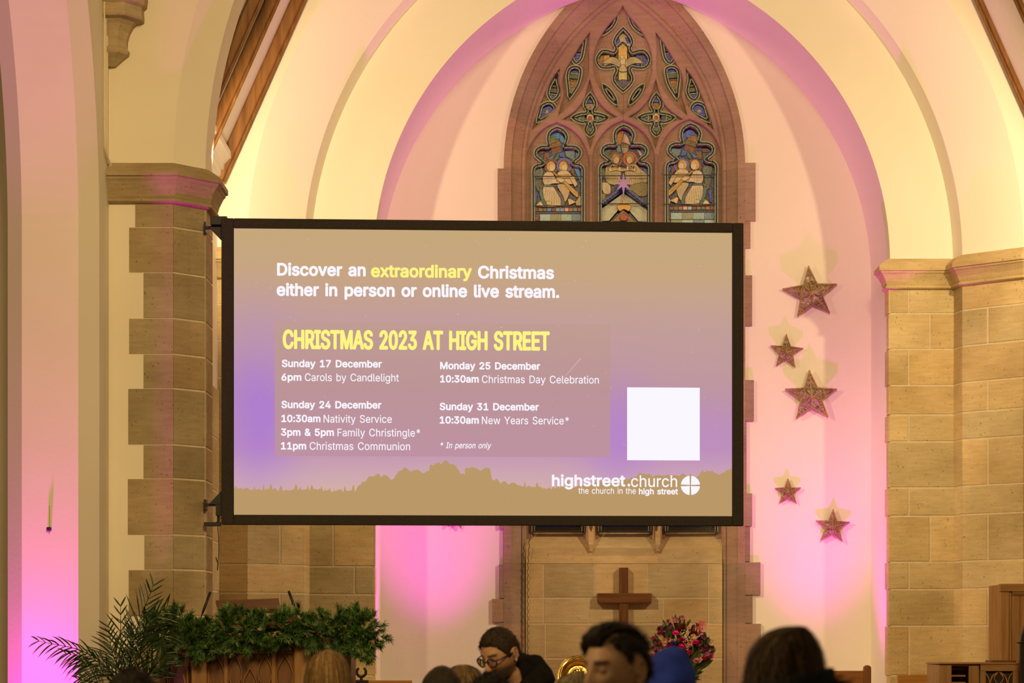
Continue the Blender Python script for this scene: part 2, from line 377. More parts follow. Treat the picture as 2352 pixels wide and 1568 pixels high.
# ------------------------------------------------------------------ back wall of the sanctuary with its traceried window
YW = 17.95; WX = PX(1434, YW); WS = YW / F
ZS = PZ(385, YW)
H_OUT, C_OUT, H_IN, C_IN = 277 * WS, 271.5 * WS, 226 * WS, 240 * WS
pa = arch_path(WX, H_OUT - 0.06, C_OUT, ZS, 30, (0.3,))
m = MB()
m.poly([(x, YW, z) for x, z in [(-1.35, 0.3), (pa[0][0], 0.3)] + pa[1:-1] + [(pa[-1][0], 0.3), (3.25, 0.3), (3.25, 8.0), (-1.35, 8.0)]])
struct(m.build('wall_back', PLASTER2))
ZSILL = PZ(1218, 18.1)
win = thing('window_1', 'three-light stained glass window with stone tracery behind the screen', 'window', (WX, YW, ZSILL)); struct(win)
zlow = [0.35, 0.8, 1.2, PZ(1551, YW), PZ(1431, YW), PZ(1369, YW), PZ(1292, YW), PZ(1211, YW), PZ(1133, YW), PZ(968, YW), PZ(872, YW), PZ(750, YW), PZ(632, YW), PZ(572, YW), PZ(509, YW), PZ(387, YW)]
n_low = len(zlow); tl = {}
def wt(i, j):
    k = min(i, 2 * (n_low + 30) - i - 1)
    b = k if k < n_low else n_low + (k - n_low) // 6
    key = (b, i > n_low + 30)
    if key not in tl: tl[key] = tint(0.10)
    return tl[key]
m = MB()
arch_sweep(m, WX, [(H_OUT, C_OUT, 17.955), (H_OUT, C_OUT, 17.925), (H_OUT - 0.062, C_OUT - 0.02, 17.92), (H_OUT - 0.068, C_OUT - 0.02, 17.94), (H_IN + 0.035, C_IN, 18.005), (H_IN + 0.03, C_IN, 17.995), (H_IN + 0.012, C_IN, 17.995), (H_IN, C_IN, 18.01), (H_IN, C_IN, 18.3)], ZS, 30, zlow, wt)
ql = [(1146, 1143), (1130, 1143)]
qR = [(374, 510, 1735), (510, 572, 1723), (632, 750, 1727), (872, 968, 1731), (968, 1132, 1714), (1132, 1209, 1727), (1209, 1290, 1722), (1290, 1367, 1746), (1367, 1431, 1728), (1431, 1551, 1747), (1551, 1650, 1728)]
qL = [(387, 515, 1143), (515, 640, 1150), (640, 760, 1140), (870, 970, 1142), (1130, 1215, 1146), (1215, 1295, 1155), (1295, 1374, 1146), (1374, 1429, 1130.5), (1429, 1551, 1148), (1551, 1650, 1132)]
for y0, y1, x in qR: m.box(WX + H_OUT - 0.01, PX(x, YW), 17.927, 17.96, PZ(y1, YW) + 0.004, PZ(y0, YW) - 0.004, tint(0.1))
for y0, y1, x in qL: m.box(PX(x, YW), WX - H_OUT + 0.01, 17.927, 17.96, PZ(y1, YW) + 0.004, PZ(y0, YW) - 0.004, tint(0.1))
m.build('window_surround', REDSTONE, win)
# sill, fascia and ashlar panel under the lights
m = MB(); x0, x1 = WX - H_IN, WX + H_IN
zf0, zf1 = PZ(1258, 18.0), PZ(1294, 18.0)
for a, b in ((x0, PX(1362, 18)), (PX(1362, 18), PX(1512, 18)), (PX(1512, 18), x1)):
    t = tint(0.1)
    m.quad((a, 18.20, ZSILL + 0.06), (b, 18.20, ZSILL + 0.06), (b, 18.005, zf0), (a, 18.005, zf0), t)
    m.quad((a, 18.005, zf0), (b, 18.005, zf0), (b, 18.0, (zf0 + zf1) / 2), (a, 18.0, (zf0 + zf1) / 2), tint(0.1))
    m.quad((a, 18.0, (zf0 + zf1) / 2), (b, 18.0, (zf0 + zf1) / 2), (b, 17.985, zf1), (a, 17.985, zf1), tint(0.1))
for xm in (1357, 1511):
    c = PX(xm, 18.0); ys = lambda z: 18.005 + (z - zf0) / (ZSILL + 0.06 - zf0) * 0.195; M0 = []
    for z, hb, yf_, hf in ((ZSILL + 0.06, 0.078, 18.03, 0.022), (ZSILL - 0.03, 0.058, 18.01, 0.020), (zf0 + 0.03, 0.028, 17.985, 0.017), (zf0 - 0.03, 0.010, 17.992, 0.006)):
        M0.append([Vector((c - hb, ys(z) + 0.02, z)), Vector((c - hf, yf_ - 0.012, z)), Vector((c + hf, yf_ - 0.012, z)), Vector((c + hb, ys(z) + 0.02, z))])
    m.loft(M0, tint(0.05))
m.build('window_sill', STONE2, win)
mb, mo = MB(), MB()
zP = [zf1] + [PZ(y, 18.0) for y in (1373, 1432, 1512, 1590, 1680)] + [0.35]
jp = {0: (0.09, 0.35, 0.62, 0.93), 1: (0.09, 0.32, 0.70, 0.93), 2: (0.10, 0.43, 0.78), 3: (0.20, 0.46, 0.70, 0.9), 4: (0.1, 0.4, 0.7), 5: (0.2, 0.5, 0.8)}
facet_blocks(mb, mo, (x0, 17.99), (x1, 17.99), zP, (0, -1), lambda i: jp[i], 0.003, 0.009)
mb.build('stone_panel', STONE2, win); mo.build('panel_joint', MORTAR, win)

def c1(x, y): return (1160 + x / 4.3556, y / 4.3556)
def c2(x, y): return (1160 + x / 4.3556, 250 + y / 4.3556)
def curve_loop(pts, n=5):
    """closed loop through pts; a third element marks a sharp corner"""
    k = next((i for i, p in enumerate(pts) if len(p) > 2), None)
    if k is None: seq = [pts + pts[:1]]; closed = True
    else:
        q = pts[k:] + pts[:k + 1]; seq = []; cur = [q[0]]; closed = False
        for p in q[1:]:
            cur.append(p)
            if len(p) > 2: seq.append(cur); cur = [p]
    out = []
    for sg in seq:
        p = [Vector((a[0], a[1])) for a in sg]
        for i in range(len(p) - 1):
            if closed: a, d = p[(i - 1) % (len(p) - 1)], p[(i + 2) % (len(p) - 1)]
            else: a = p[i - 1] if i else p[0] * 2 - p[1]; d = p[i + 2] if i + 2 < len(p) else p[-1] * 2 - p[-2]
            b, c = p[i], p[i + 1]
            straight = (not closed and len(p) == 2)
            for j in range(1 if straight else n):
                t = j / (1 if straight else n)
                out.append(0.5 * ((2 * b) + (c - a) * t + (2 * a - 5 * b + 4 * c - d) * t * t + (3 * b - a - 3 * c + d) * t ** 3))
    return out
MX = 1178 * 2
def mirx(pts): return [((MX - p[0]), *p[1:]) for p in pts][::-1]
def sym(half, ax=1178): return half + [((2 * ax - p[0]), *p[1:]) for p in half[::-1] if abs(p[0] - ax) > 4]
BT = 4420
Q1 = [(848, 800, 1), (900, 960), (1000, 1090), (1110, 1168, 1), (1010, 1203), (915, 1300), (852, 1475, 1), (795, 1310), (700, 1220), (585, 1192, 1), (700, 1110), (790, 990)]
L1 = [(845, 330, 1), (832, 500), (835, 620), (825, 760), (760, 900), (660, 1030), (540, 1145, 1), (560, 1060), (592, 950), (577, 850), (600, 720), (690, 560), (770, 430)]
L2 = [(545, 690, 1), (535, 780), (552, 880), (545, 990), (505, 1080), (420, 1165), (275, 1290, 1), (300, 1200), (350, 1060), (410, 910), (470, 790)]
def lan(dx, dy): return [(x + dx, y + dy, *r) for x, y, *r in [(515, 135, 1), (640, 190), (750, 290), (815, 420), (838, 560), (838, 700, 1), (838, BT, 1), (215, BT, 1), (215, 700, 1), (215, 560), (230, 420), (300, 290), (400, 190)]]
LANC = [lan(0, 0), lan(663, -20), lan(1328, -33)]
def up2(p): return [(x, y + 1089, *r) for x, y, *r in p]
VES = sym([(1178, 60, 1), (1125, 150), (1020, 270), (925, 430), (887, 600), (907, 780), (985, 940), (1090, 1070), (1178, 1140, 1)])
LV1 = [VES, Q1, mirx(Q1), L1, mirx(L1), L2, mirx(L2)] + [up2(p) for p in LANC]
QF = sym([(1178, 300, 1), (1112, 375), (1085, 445), (1108, 505), (1085, 545), (1030, 530), (965, 532), (920, 590), (920, 645), (960, 695), (1040, 700), (1090, 690), (1108, 725), (1085, 780), (1085, 830), (1120, 880), (1178, 935, 1)])
DG1 = [(1115, 158, 1), (1108, 225), (1060, 305), (970, 370, 1), (1000, 290), (1050, 220)]
DG2 = [(975, 865, 1), (1050, 920), (1100, 1000), (1115, 1062, 1), (1060, 1020), (1005, 950)]
SQ = sym([(848, 955, 1), (805, 1020), (793, 1075), (815, 1118), (810, 1148), (765, 1155), (715, 1168), (665, 1195, 1), (715, 1228), (775, 1245), (810, 1235), (818, 1260), (800, 1310), (812, 1345), (848, 1380, 1)], 848)
MO1 = [(798, 405, 1), (785, 500), (760, 610), (705, 655), (668, 590), (690, 520), (740, 450)]
MO2 = [(695, 690), (750, 712), (750, 780), (720, 880), (640, 1005, 1), (632, 900), (620, 790), (640, 715)]
MO3 = [(525, 755, 1), (522, 830), (542, 930), (512, 1000), (465, 1022), (430, 970), (440, 900), (480, 820)]
MO4 = [(440, 1048), (490, 1078), (497, 1130), (440, 1180), (320, 1240, 1), (345, 1140), (370, 1075)]
def lit(dx, dy): return [(x + dx, y + dy, *r) for x, y, *r in [(520, 207, 1), (580, 235), (618, 295), (605, 365), (590, 395, 1), (640, 395), (705, 402), (747, 440), (740, 495), (700, 530), (668, 560, 1), (700, 575), (745, 583), (778, 625), (778, 760, 1), (778, BT, 1), (282, BT, 1), (282, 760, 1), (282, 630), (310, 588), (360, 575), (392, 560, 1), (345, 525), (305, 485), (312, 430), (360, 400), (410, 398), (445, 395, 1), (428, 340), (435, 270), (470, 230)]]
LITS = [lit(0, 0), lit(663, -18), lit(1328, -33)]
LV2S = [QF, DG1, mirx(DG1), DG2, mirx(DG2), SQ, mirx(SQ), MO1, mirx(MO1), MO2, mirx(MO2), MO3, mirx(MO3), MO4, mirx(MO4)]
LV2 = LV2S + [up2(p) for p in LITS]
def to_w(p, y): a, b = c1(p[0], p[1]); return (PX(a, y), PZ(b, y))
def plate(name, outer, holes, yf, th, bev, mat, parent):
    """stone plate with moulded openings: front face, chamfered edge of each opening, reveal"""
    from mathutils.geometry import delaunay_2d_cdt
    def grow(l, d):
        n = len(l); ar = sum(l[i][0] * l[(i + 1) % n][1] - l[(i + 1) % n][0] * l[i][1] for i in range(n)); sg = 1 if ar > 0 else -1; o = []
        for i in range(n):
            p, q, r = Vector(l[i - 1]), Vector(l[i]), Vector(l[(i + 1) % n]); e1 = (q - p).normalized(); e2 = (r - q).normalized()
            n1 = Vector((e1.y, -e1.x)) * sg; n2 = Vector((e2.y, -e2.x)) * sg; mv = n1 + n2
            mv = mv / max(0.35, mv.dot(n2)) if mv.length > 1e-6 else n1
            o.append(tuple(q + mv * d))
        return o
    mb = MB(); loops = [list(map(tuple, outer))] + [grow(l, bev) for l in holes]
    vs, es = [], []
    for l in loops:
        b = len(vs); vs += [Vector(p) for p in l]; es += [(b + i, b + (i + 1) % len(l)) for i in range(len(l))]
    ov, oe, of, *_ = delaunay_2d_cdt(vs, es, [], 0, 1e-5)
    def inside(x, y, l):
        r = False; px, py = l[-1]
        for qx, qy in l:
            if (qy > y) != (py > y) and x < (px - qx) * (y - qy) / (py - qy) + qx: r = not r
            px, py = qx, qy
        return r
    keep = []
    for f in of:
        x = sum(ov[i].x for i in f) / len(f); y = sum(ov[i].y for i in f) / len(f)
        if inside(x, y, loops[0]) and not any(inside(x, y, l) for l in loops[1:]): keep.append(tuple(f))
    mb.add([(v.x, yf, v.y) for v in ov], keep)
    for l, g in zip(holes, loops[1:]):
        n = len(l); mid = grow(l, bev * 0.3)
        rings = [(g, yf), (mid, yf + bev * 0.45), (l, yf + bev * 1.6), (l, yf + th)]
        for (r0, y0), (r1, y1) in zip(rings, rings[1:]):
            for i in range(n):
                a, b, c, d = r0[i], r0[(i + 1) % n], r1[(i + 1) % n], r1[i]
                mb.quad((a[0], y0, a[1]), (b[0], y0, b[1]), (c[0], y1, c[1]), (d[0], y1, d[1]))
    return mb.build(name, mat, parent, fix=False)
ow = arch_path(WX, H_IN + 0.01, C_IN, ZS, 24, (ZSILL - 0.10,))
h1 = [[to_w(p, 18.03) for p in curve_loop(l)] for l in LV1]
h2 = [[to_w(p, 18.08) for p in curve_loop(l)] for l in LV2]
zb = ZSILL - 0.13
for hs in (h1, h2):
    for l in hs:
        for i, (x, z) in enumerate(l):
            if z < zb: l[i] = (x, zb)
plate('tracery', ow, h1, 18.02, 0.07, 0.014, REDSTONE, win)
plate('cusped_tracery', ow, h2, 18.075, 0.07, 0.016, REDSTONE, win)
m = MB()                                               # slim rolls down the mullions
for xm in (1357.5, 1507.5): m.tube([(PX(xm, 18.0), 18.018, ZSILL - 0.1), (PX(xm, 18.0), 18.018, PZ(355, 18.0))], 0.017, 8)
m.build('mullion_roll', REDSTONE, win, smooth=True)

# ------------------------------------------------------------------ stained glass
GLASS = pmat('stained_glass', (0.9, 0.9, 0.9), (1.15, 1.12, 1.05), 55, 0.25, 0.25, 120, attr=True, spec=0.5)
LEAD = pmat('lead_came', (0.015, 0.013, 0.012), (0.03, 0.026, 0.022), 40, 0.5)
YG = 18.13
def gpt(p, lay, up=False): a, b = c2(p[0], p[1]) if up else c1(p[0], p[1]); return Vector((PX(a, YG), YG - 0.0011 * lay, PZ(b, YG)))
class Pane:
    def __init__(s, up): s.g = MB(); s.l = MB(); s.up = up; s.n = 0
    def p(s, pts, col, lead=0.0035, dx=0, dy=0, mx=False, sm=True):
        s.n += 1
        q = [((MX - x) if mx else x + dx, y + dy) for x, y, *r in pts]
        loop = curve_loop(q, 3) if sm and len(q) > 4 else [Vector(a) for a in q]
        w3 = [gpt(a, s.n * 0.5, s.up) for a in loop]
        s.g.poly(w3, lin(*col))
        if lead: s.l.ribbon([v - Vector((0, 0.0004, 0)) for v in w3], lead, (0, -1, 0), (1, 1, 1), True)
    def line(s, pts, wd=0.003, col=None):
        s.n += 1
        (s.g if col else s.l).ribbon([gpt(a, s.n * 0.5, s.up) for a in pts], wd, (0, -1, 0), lin(*col) if col else (1, 1, 1))
    def ring(s, cx, cy, r0, r1, col, mx=False):
        if mx: cx = MX - cx
        n = 20; s.n += 1
        o = [gpt((cx + r1 * math.cos(6.2832 * k / n), cy + r1 * math.sin(6.2832 * k / n)), s.n * .5, s.up) for k in range(n)]
        i = [gpt((cx + r0 * math.cos(6.2832 * k / n), cy + r0 * math.sin(6.2832 * k / n)), s.n * .5, s.up) for k in range(n)]
        for k in range(n): s.g.quad(o[k], o[(k + 1) % n], i[(k + 1) % n], i[k], lin(*col))
        s.l.ribbon([v - Vector((0, .0004, 0)) for v in o], 0.0025, (0, -1, 0), (1, 1, 1), True); s.l.ribbon([v - Vector((0, .0004, 0)) for v in i], 0.0025, (0, -1, 0), (1, 1, 1), True)
    def blob(s, cx, cy, rx, ry, col, mx=False, lead=0.0, rot=0):
        pts = []
        for k in range(14):
            a = 6.2832 * k / 14; x, y = rx * math.cos(a), ry * math.sin(a)
            pts.append((cx + x * math.cos(rot) - y * math.sin(rot), cy + x * math.sin(rot) + y * math.cos(rot)))
        s.p(pts, col, lead, mx=mx, sm=False)
    def border(s, loop, col=(150, 160, 140)):
        """pale fillet just inside the opening, between two lead lines"""
        s.n += 2
        w3 = [gpt(a, s.n * .5, s.up) for a in loop]
        s.g.ribbon(w3, 0.030, (0, -1, 0), lin(*col), True)
        s.l.ribbon([v - Vector((0, .0006, 0)) for v in w3], 0.014, (0, -1, 0), (1, 1, 1), True)
        m = len(w3); ctr = sum(w3, Vector()) / m
        inn = []
        for i in range(m):
            t = (w3[(i + 1) % m] - w3[i - 1]); nn = Vector((0, -1, 0)).cross(t).normalized() * 0.016
            inn.append((w3[i] + nn) if (w3[i] + nn - ctr).length < (w3[i] - nn - ctr).length else (w3[i] - nn))
        s.l.ribbon([v - Vector((0, .0006, 0)) for v in inn], 0.004, (0, -1, 0), (1, 1, 1), True)
        for i in range(0, m, 4): s.l.ribbon([w3[i] - Vector((0, .0006, 0)), inn[i] - Vector((0, .0006, 0))], 0.003, (0, -1, 0))
    def done(s, name, label=None):
        o = s.g.build(name, GLASS, win, fix=False)
        if label: o['label'] = label
        s.l.build('lead_came', LEAD, o, fix=False)
BLUE, DBLUE, CYAN, STEEL, OLIVE, GOLD, DGOLD, REDG, RUST, CREAM, CREAM2, TEAL, GREY, PURP, PALE, GREEN = (28, 62, 200), (16, 22, 96), (40, 140, 205), (88, 128, 150), (112, 104, 42), (196, 158, 62), (158, 104, 24), (112, 34, 24), (120, 56, 30), (196, 184, 150), (172, 156, 116), (44, 98, 100), (84, 104, 104), (78, 58, 110), (150, 186, 188), (70, 92, 66)
def outer(pane, loops, base):
    for l in loops: pane.p([(p.x, p.y) for p in curve_loop(l, 4)], base, 0, sm=False)
# the small openings of the head
pn = Pane(False)
outer(pn, LV2S, DBLUE)
pn.p([(1120, 300), (1178, 290), (1240, 300), (1262, 400), (1240, 470), (1178, 420), (1110, 470), (1092, 400)], (190, 180, 150)); pn.p([(1090, 400), (1130, 360), (1150, 420), (1110, 460)], BLUE); pn.p([(1200, 380), (1235, 380), (1258, 430), (1225, 440)], BLUE)
pn.p([(1132, 480), (1178, 440), (1222, 480), (1222, 820), (1132, 820)], (216, 186, 84), sm=False); pn.p([(1135, 700), (1220, 700), (1220, 810), (1135, 810)], (206, 200, 130), sm=False)
for x in (1118, 1236): pn.p([(x - 10, 480), (x + 10, 480), (x + 10, 800), (x - 10, 800)], REDG, sm=False)
for x, cc in ((985, BLUE), (960, DGOLD), (1015, GOLD), (1340, BLUE), (1385, DGOLD), (1400, BLUE)): pn.p([(x - 30, 560), (x + 30, 555), (x + 34, 640), (x - 26, 670)], cc)
pn.p([(1110, 830), (1178, 800), (1250, 830), (1225, 880), (1130, 880)], PURP); pn.p([(1130, 880), (1225, 880), (1178, 930)], BLUE)
# descending bird in the middle of the quatrefoil
for mx in (False, True):
    pn.p([(1165, 640), (1120, 590), (1060, 575), (1000, 610), (970, 640), (1050, 640), (1100, 655), (1150, 680)], (176, 166, 126), 0.003, mx=mx)
    for k in range(5): pn.line([((1080 + 14 * k) if not mx else MX - 1080 - 14 * k, 592 + 2 * k), ((1060 + 16 * k) if not mx else MX - 1060 - 16 * k, 648)], 0.0018)
pn.blob(1178, 625, 26, 50, (200, 190, 150), lead=.002); pn.blob(1170, 578, 18, 20, (214, 204, 160), lead=.002); pn.p([(1160, 660), (1196, 660), (1220, 715), (1178, 725), (1138, 715)], (190, 180, 140))
for mx in (False, True):
    f = lambda x: MX - x if mx else x
    pn.p([(700, 470), (790, 430), (785, 520), (690, 540)], PURP, mx=mx); pn.p([(670, 550), (770, 560), (755, 630), (700, 650), (672, 610)], BLUE, mx=mx); pn.line([(f(680), 545), (f(780), 550)], 0.006, (190, 170, 130))
    pn.p([(640, 715), (700, 690), (750, 720), (745, 745), (640, 735)], BLUE, mx=mx); pn.p([(632, 745), (750, 755), (745, 800), (625, 790)], GREEN, mx=mx); pn.p([(628, 800), (742, 808), (735, 830), (625, 815)], REDG, mx=mx); pn.p([(630, 825), (735, 835), (715, 900), (690, 920), (640, 910)], DGOLD, mx=mx); pn.blob(668, 885, 20, 20, (200, 170, 80), mx, .002); pn.blob(668, 885, 9, 9, REDG, mx, .002); pn.p([(640, 930), (700, 900), (650, 1000)], PURP, mx=mx); pn.line([(f(640), 740), (f(748), 752)], 0.005, (200, 180, 120))
    pn.p([(520, 780), (525, 840), (480, 850)], TEAL, mx=mx); pn.p([(470, 860), (530, 865), (535, 890), (450, 880)], REDG, mx=mx); pn.p([(445, 890), (535, 895), (530, 940), (440, 930)], GREEN, mx=mx); pn.p([(432, 955), (530, 970), (510, 1005), (465, 1015)], BLUE, mx=mx); pn.line([(f(440), 945), (f(530), 958)], 0.006, (170, 180, 200))
    pn.p([(375, 1075), (440, 1055), (492, 1085), (490, 1135), (440, 1170), (350, 1175)], BLUE, mx=mx); pn.p([(330, 1225), (350, 1185), (400, 1190)], PURP, mx=mx)
    st = []
    for k in range(12): a = math.pi * k / 6; r = 30 if k % 2 == 0 else 11; st.append((420 + r * math.sin(a), 1128 - r * math.cos(a)))
    pn.p(st, GOLD, 0.0015, mx=mx, sm=False)
    pn.p([(848, 985), (880, 1040), (815, 1040)], BLUE, mx=mx); pn.p([(805, 1050), (890, 1050), (900, 1080), (870, 1110), (825, 1110), (798, 1080)], (170, 160, 130) if not mx else DGOLD, mx=mx)
    for k in range(6): pn.line([(f(815 + 13 * k), 1052), (f(830 + 7 * k), 1105)], 0.0016)
    pn.p([(815, 1150), (885, 1150), (885, 1240), (815, 1240)], (190, 178, 130), mx=mx); pn.blob(848, 1195, 20, 20, (160, 24, 20), mx, .003)
    pn.p([(690, 1195), (730, 1170), (790, 1165), (790, 1235), (730, 1228)], (70, 92, 120) if not mx else (30, 46, 90), mx=mx); pn.p([(905, 1165), (960, 1170), (1010, 1195), (960, 1225), (905, 1235)], (80, 98, 120) if not mx else (36, 62, 80), mx=mx)
    for x in (745, 925): pn.line([(f(x), 1165), (f(x + 4), 1235)], 0.006, (190, 160, 100))
    pn.p([(818, 1250), (880, 1250), (872, 1280), (825, 1280)], BLUE, mx=mx); pn.p([(808, 1285), (892, 1285), (880, 1330), (818, 1330)], GREEN, mx=mx); pn.p([(822, 1335), (875, 1335), (848, 1370)], REDG, mx=mx)
for l in LV2S: pn.border(curve_loop(l, 5))
pn.done('tracery_glass', 'jewel coloured glass in the small tracery openings')

def side_light(mx, name, label):
    P_ = Pane(True); dx = 0
    base = LITS[0] if not mx else LITS[2]
    yo = 0 if not mx else -15
    loop = [Vector((p.x, min(p.y, 4228))) for p in curve_loop(base, 5)]
    P_.p([(p.x, p.y) for p in loop], DBLUE, 0, sm=False)
    def q(pts, col, lead=0.0035): P_.p([(x + (-2 if mx else 0), y + yo) for x, y in pts], col, lead, mx=mx)
    sky = CYAN if not mx else (58, 92, 214)
    q([(440, 280), (500, 225), (560, 250), (545, 300), (470, 300)], sky); q([(560, 250), (600, 300), (605, 350), (560, 330), (548, 300)], sky); q([(585, 350), (600, 380), (575, 420), (560, 390)], BLUE)
    q([(432, 300), (480, 275), (540, 325), (440, 355)], OLIVE if not mx else DGOLD); q([(436, 358), (545, 322), (558, 368), (450, 400)], DGOLD if not mx else OLIVE); q([(460, 402), (556, 370), (570, 430), (480, 470)], REDG)
    for k in range(6): P_.line([(((450 + 17 * k) if not mx else MX - 452 - 17 * k), 356 - 5 * k + yo), (((458 + 17 * k) if not mx else MX - 460 - 17 * k), 396 - 5 * k + yo)], 0.0018)
    q([(305, 450), (340, 455), (335, 510), (310, 500)], CYAN if not mx else BLUE); q([(330, 410), (395, 420), (380, 450), (320, 450)], REDG); q([(340, 500), (385, 450), (375, 530), (345, 520)], TEAL); q([(395, 440), (450, 450), (430, 520), (385, 520)], RUST)
    q([(420, 500), (490, 460), (520, 440), (470, 510)], (34, 116, 190)); q([(490, 500), (540, 430), (535, 500), (500, 520)], TEAL); q([(540, 440), (590, 430), (600, 490), (545, 480)], (30, 80, 190)); q([(598, 425), (700, 405), (690, 520), (610, 480)], STEEL); q([(708, 430), (745, 455), (735, 500), (705, 490)], CYAN)
    q([(690, 590), (735, 585), (765, 640), (760, 750), (725, 680)], CYAN if not mx else BLUE); q([(650, 560), (690, 590), (700, 680), (660, 640)], REDG); q([(740, 590), (772, 620), (772, 740), (755, 700)], BLUE)
    q([(292, 600), (375, 592), (372, 690), (310, 690), (290, 650)], GREY); q([(300, 695), (365, 695), (350, 800), (330, 830), (300, 760)], (62, 86, 88)); q([(290, 830), (330, 840), (310, 950), (290, 950)], BLUE); q([(335, 770), (380, 760), (370, 820)], RUST)
    P_.ring(465, 577, 50, 76, REDG, mx); P_.ring(592, 572, 52, 78, (84, 96, 196), mx); P_.ring(592, 572, 44, 56, (160, 70, 30), mx)
    for hx, hy in ((460, 580), (585, 580)): P_.blob(hx - (2 if mx else 0), hy + yo, 46, 52, (190, 158, 84), mx, .002); P_.blob(hx + 10, hy + 12 + yo, 30, 36, (206, 190, 150), mx, .0015)
    q([(405, 640), (470, 640), (500, 690), (540, 720), (545, 750), (480, 752), (400, 770), (375, 700)], CREAM); q([(385, 780), (480, 775), (530, 850), (568, 930), (540, 978), (330, 980), (370, 900)], CREAM); q([(300, 980), (345, 930), (400, 960), (420, 984)], (210, 200, 170)); q([(410, 968), (400, 935), (450, 925), (470, 960)], (206, 190, 160))
    q([(385, 765), (480, 765), (490, 785), (385, 785)], TEAL); q([(480, 775), (510, 800), (580, 880), (600, 960), (560, 970), (555, 900)], (66, 72, 96))
    q([(530, 640), (600, 620), (650, 650), (690, 740), (640, 760), (520, 730)], (196, 180, 140)); q([(520, 765), (640, 770), (640, 860), (600, 940), (580, 880)], CREAM2)
    q([(525, 670), (640, 665), (655, 695), (540, 700)], (196, 170, 90)); q([(640, 690), (690, 680), (725, 760), (700, 790)], (200, 184, 130))
    q([(485, 655), (500, 645), (700, 815), (730, 840), (730, 890), (690, 870), (590, 760)], (190, 150, 56)); P_.line([(((490) if not mx else MX - 492), 655 + yo), ((700 if not mx else MX - 702), 850 + yo)], 0.002)
    q([(500, 700), (560, 690), (600, 720), (560, 745)], (206, 190, 150)); q([(625, 910), (690, 890), (710, 940), (640, 970)], (204, 184, 130)); q([(700, 940), (750, 870), (776, 960), (720, 985)], CREAM2); q([(640, 850), (720, 900), (700, 930), (640, 900)], DBLUE)
    q([(340, 830), (370, 800), (385, 900), (420, 970), (380, 960)], TEAL)
    for k in range(7):                                  # folds of the robes
        x = 410 + 20 * k; P_.line([((x if not mx else MX - x - 2), 800 + 8 * k + yo), ((x - 25 + 10 * k * 0.6 if not mx else MX - x + 23 - 6 * k), 960 + yo)], 0.0016)
    for k in range(4):
        x = 400 + 22 * k; P_.line([((x if not mx else MX - x - 2), 670 + yo), ((x - 8 if not mx else MX - x + 6), 745 + yo)], 0.0014)
    xl, xr = (285, 775) if not mx else (1592, 2100)
    n = 11; cc = [REDG, OLIVE, RUST, CYAN, REDG, (120, 150, 190), (120, 150, 190), (220, 160, 150), DGOLD, STEEL, (150, 60, 40)]
    if mx: cc = [STEEL, RUST, OLIVE, DGOLD, (220, 170, 160), PALE, REDG, OLIVE, GREEN, DGOLD, (140, 50, 60)]
    for k in range(n):
        a = xl + 6 + (xr - xl - 12) * k / n; b = xl + 6 + (xr - xl - 12) * (k + 1) / n - 4
        P_.p([(a, 1000 + yo), (b, 1000 + yo), (b, 1034 + yo), (a, 1034 + yo)], cc[k], .003, sm=False)
    for yy in (992, 1046): P_.line([(xl, yy + yo), (xr, yy + yo)], 0.005, (100, 110, 160) if yy == 1046 else (110, 60, 50))
    for r in range(12):
        for k in range(4):
            a = xl + 62 + (xr - xl - 62) * k / 4; b = xl + 62 + (xr - xl - 62) * (k + 1) / 4; y0 = 1062 + 72 * r + yo
            v = random.uniform(-16, 10); P_.p([(a, y0), (b, y0), (b, y0 + 68), (a, y0 + 68)], [PALE, (120, 150, 120), PALE, (96, 134, 150)][(k + r) % 4] if r else [PALE, (130, 142, 110), (140, 176, 170), (90, 128, 150)][k], .004, sm=False)
        P_.p([(xl + 4, 1062 + 72 * r + yo), (xl + 54, 1062 + 72 * r + yo), (xl + 54, 1128 + 72 * r + yo), (xl + 4, 1128 + 72 * r + yo)], [REDG, DGOLD, GREEN, BLUE][r % 4], .003, sm=False)
    P_.p([(xl - 10, 4188), (xr + 10, 4188), (xr + 10, 4240), (xl - 10, 4240)], (52, 42, 34), .004, sm=False)
    P_.border(loop, (132, 150, 146))
    for yy in (695, 988): P_.line([(xl - 10, yy + yo), (xr + 10, yy + yo)], 0.008)
    P_.done(name, label)
side_light(False, 'left_light_glass', 'stained glass of two kneeling winged figures, one blowing a long horn to the right')
side_light(True, 'right_light_glass', 'stained glass of two kneeling winged figures, one blowing a long horn to the left')
pm = Pane(True)
loop = [Vector((p.x, min(p.y, 4228))) for p in curve_loop(LITS[1], 5)]
pm.p([(p.x, p.y) for p in loop], DBLUE, 0, sm=False)
pm.p([(1120, 250), (1150, 220), (1190, 230), (1180, 330), (1120, 360)], DGOLD); pm.p([(1195, 240), (1240, 300), (1250, 360), (1165, 330)], (200, 160, 150)); pm.p([(1090, 270), (1115, 260), (1115, 360), (1090, 340)], CYAN); pm.p([(1240, 260), (1275, 280), (1270, 340), (1255, 340)], CYAN)
pm.p([(1110, 380), (1150, 360), (1165, 430), (1120, 430)], STEEL); pm.p([(1160, 345), (1240, 360), (1235, 420), (1165, 410)], OLIVE); pm.p([(1165, 385), (1230, 390), (1230, 440), (1180, 450)], (150, 140, 100))
pm.p([(965, 440), (1000, 400), (1020, 430), (985, 510)], CYAN); pm.p([(1010, 410), (1060, 400), (1040, 480), (1000, 510)], GREEN); pm.p([(1310, 400), (1350, 420), (1390, 470), (1360, 490)], (190, 150, 140)); pm.p([(1350, 400), (1405, 420), (1405, 480), (1380, 450)], CYAN)
pm.p([(950, 600), (990, 585), (1000, 660), (960, 700)], GREEN); pm.p([(1380, 600), (1430, 600), (1430, 700), (1390, 680)], BLUE)
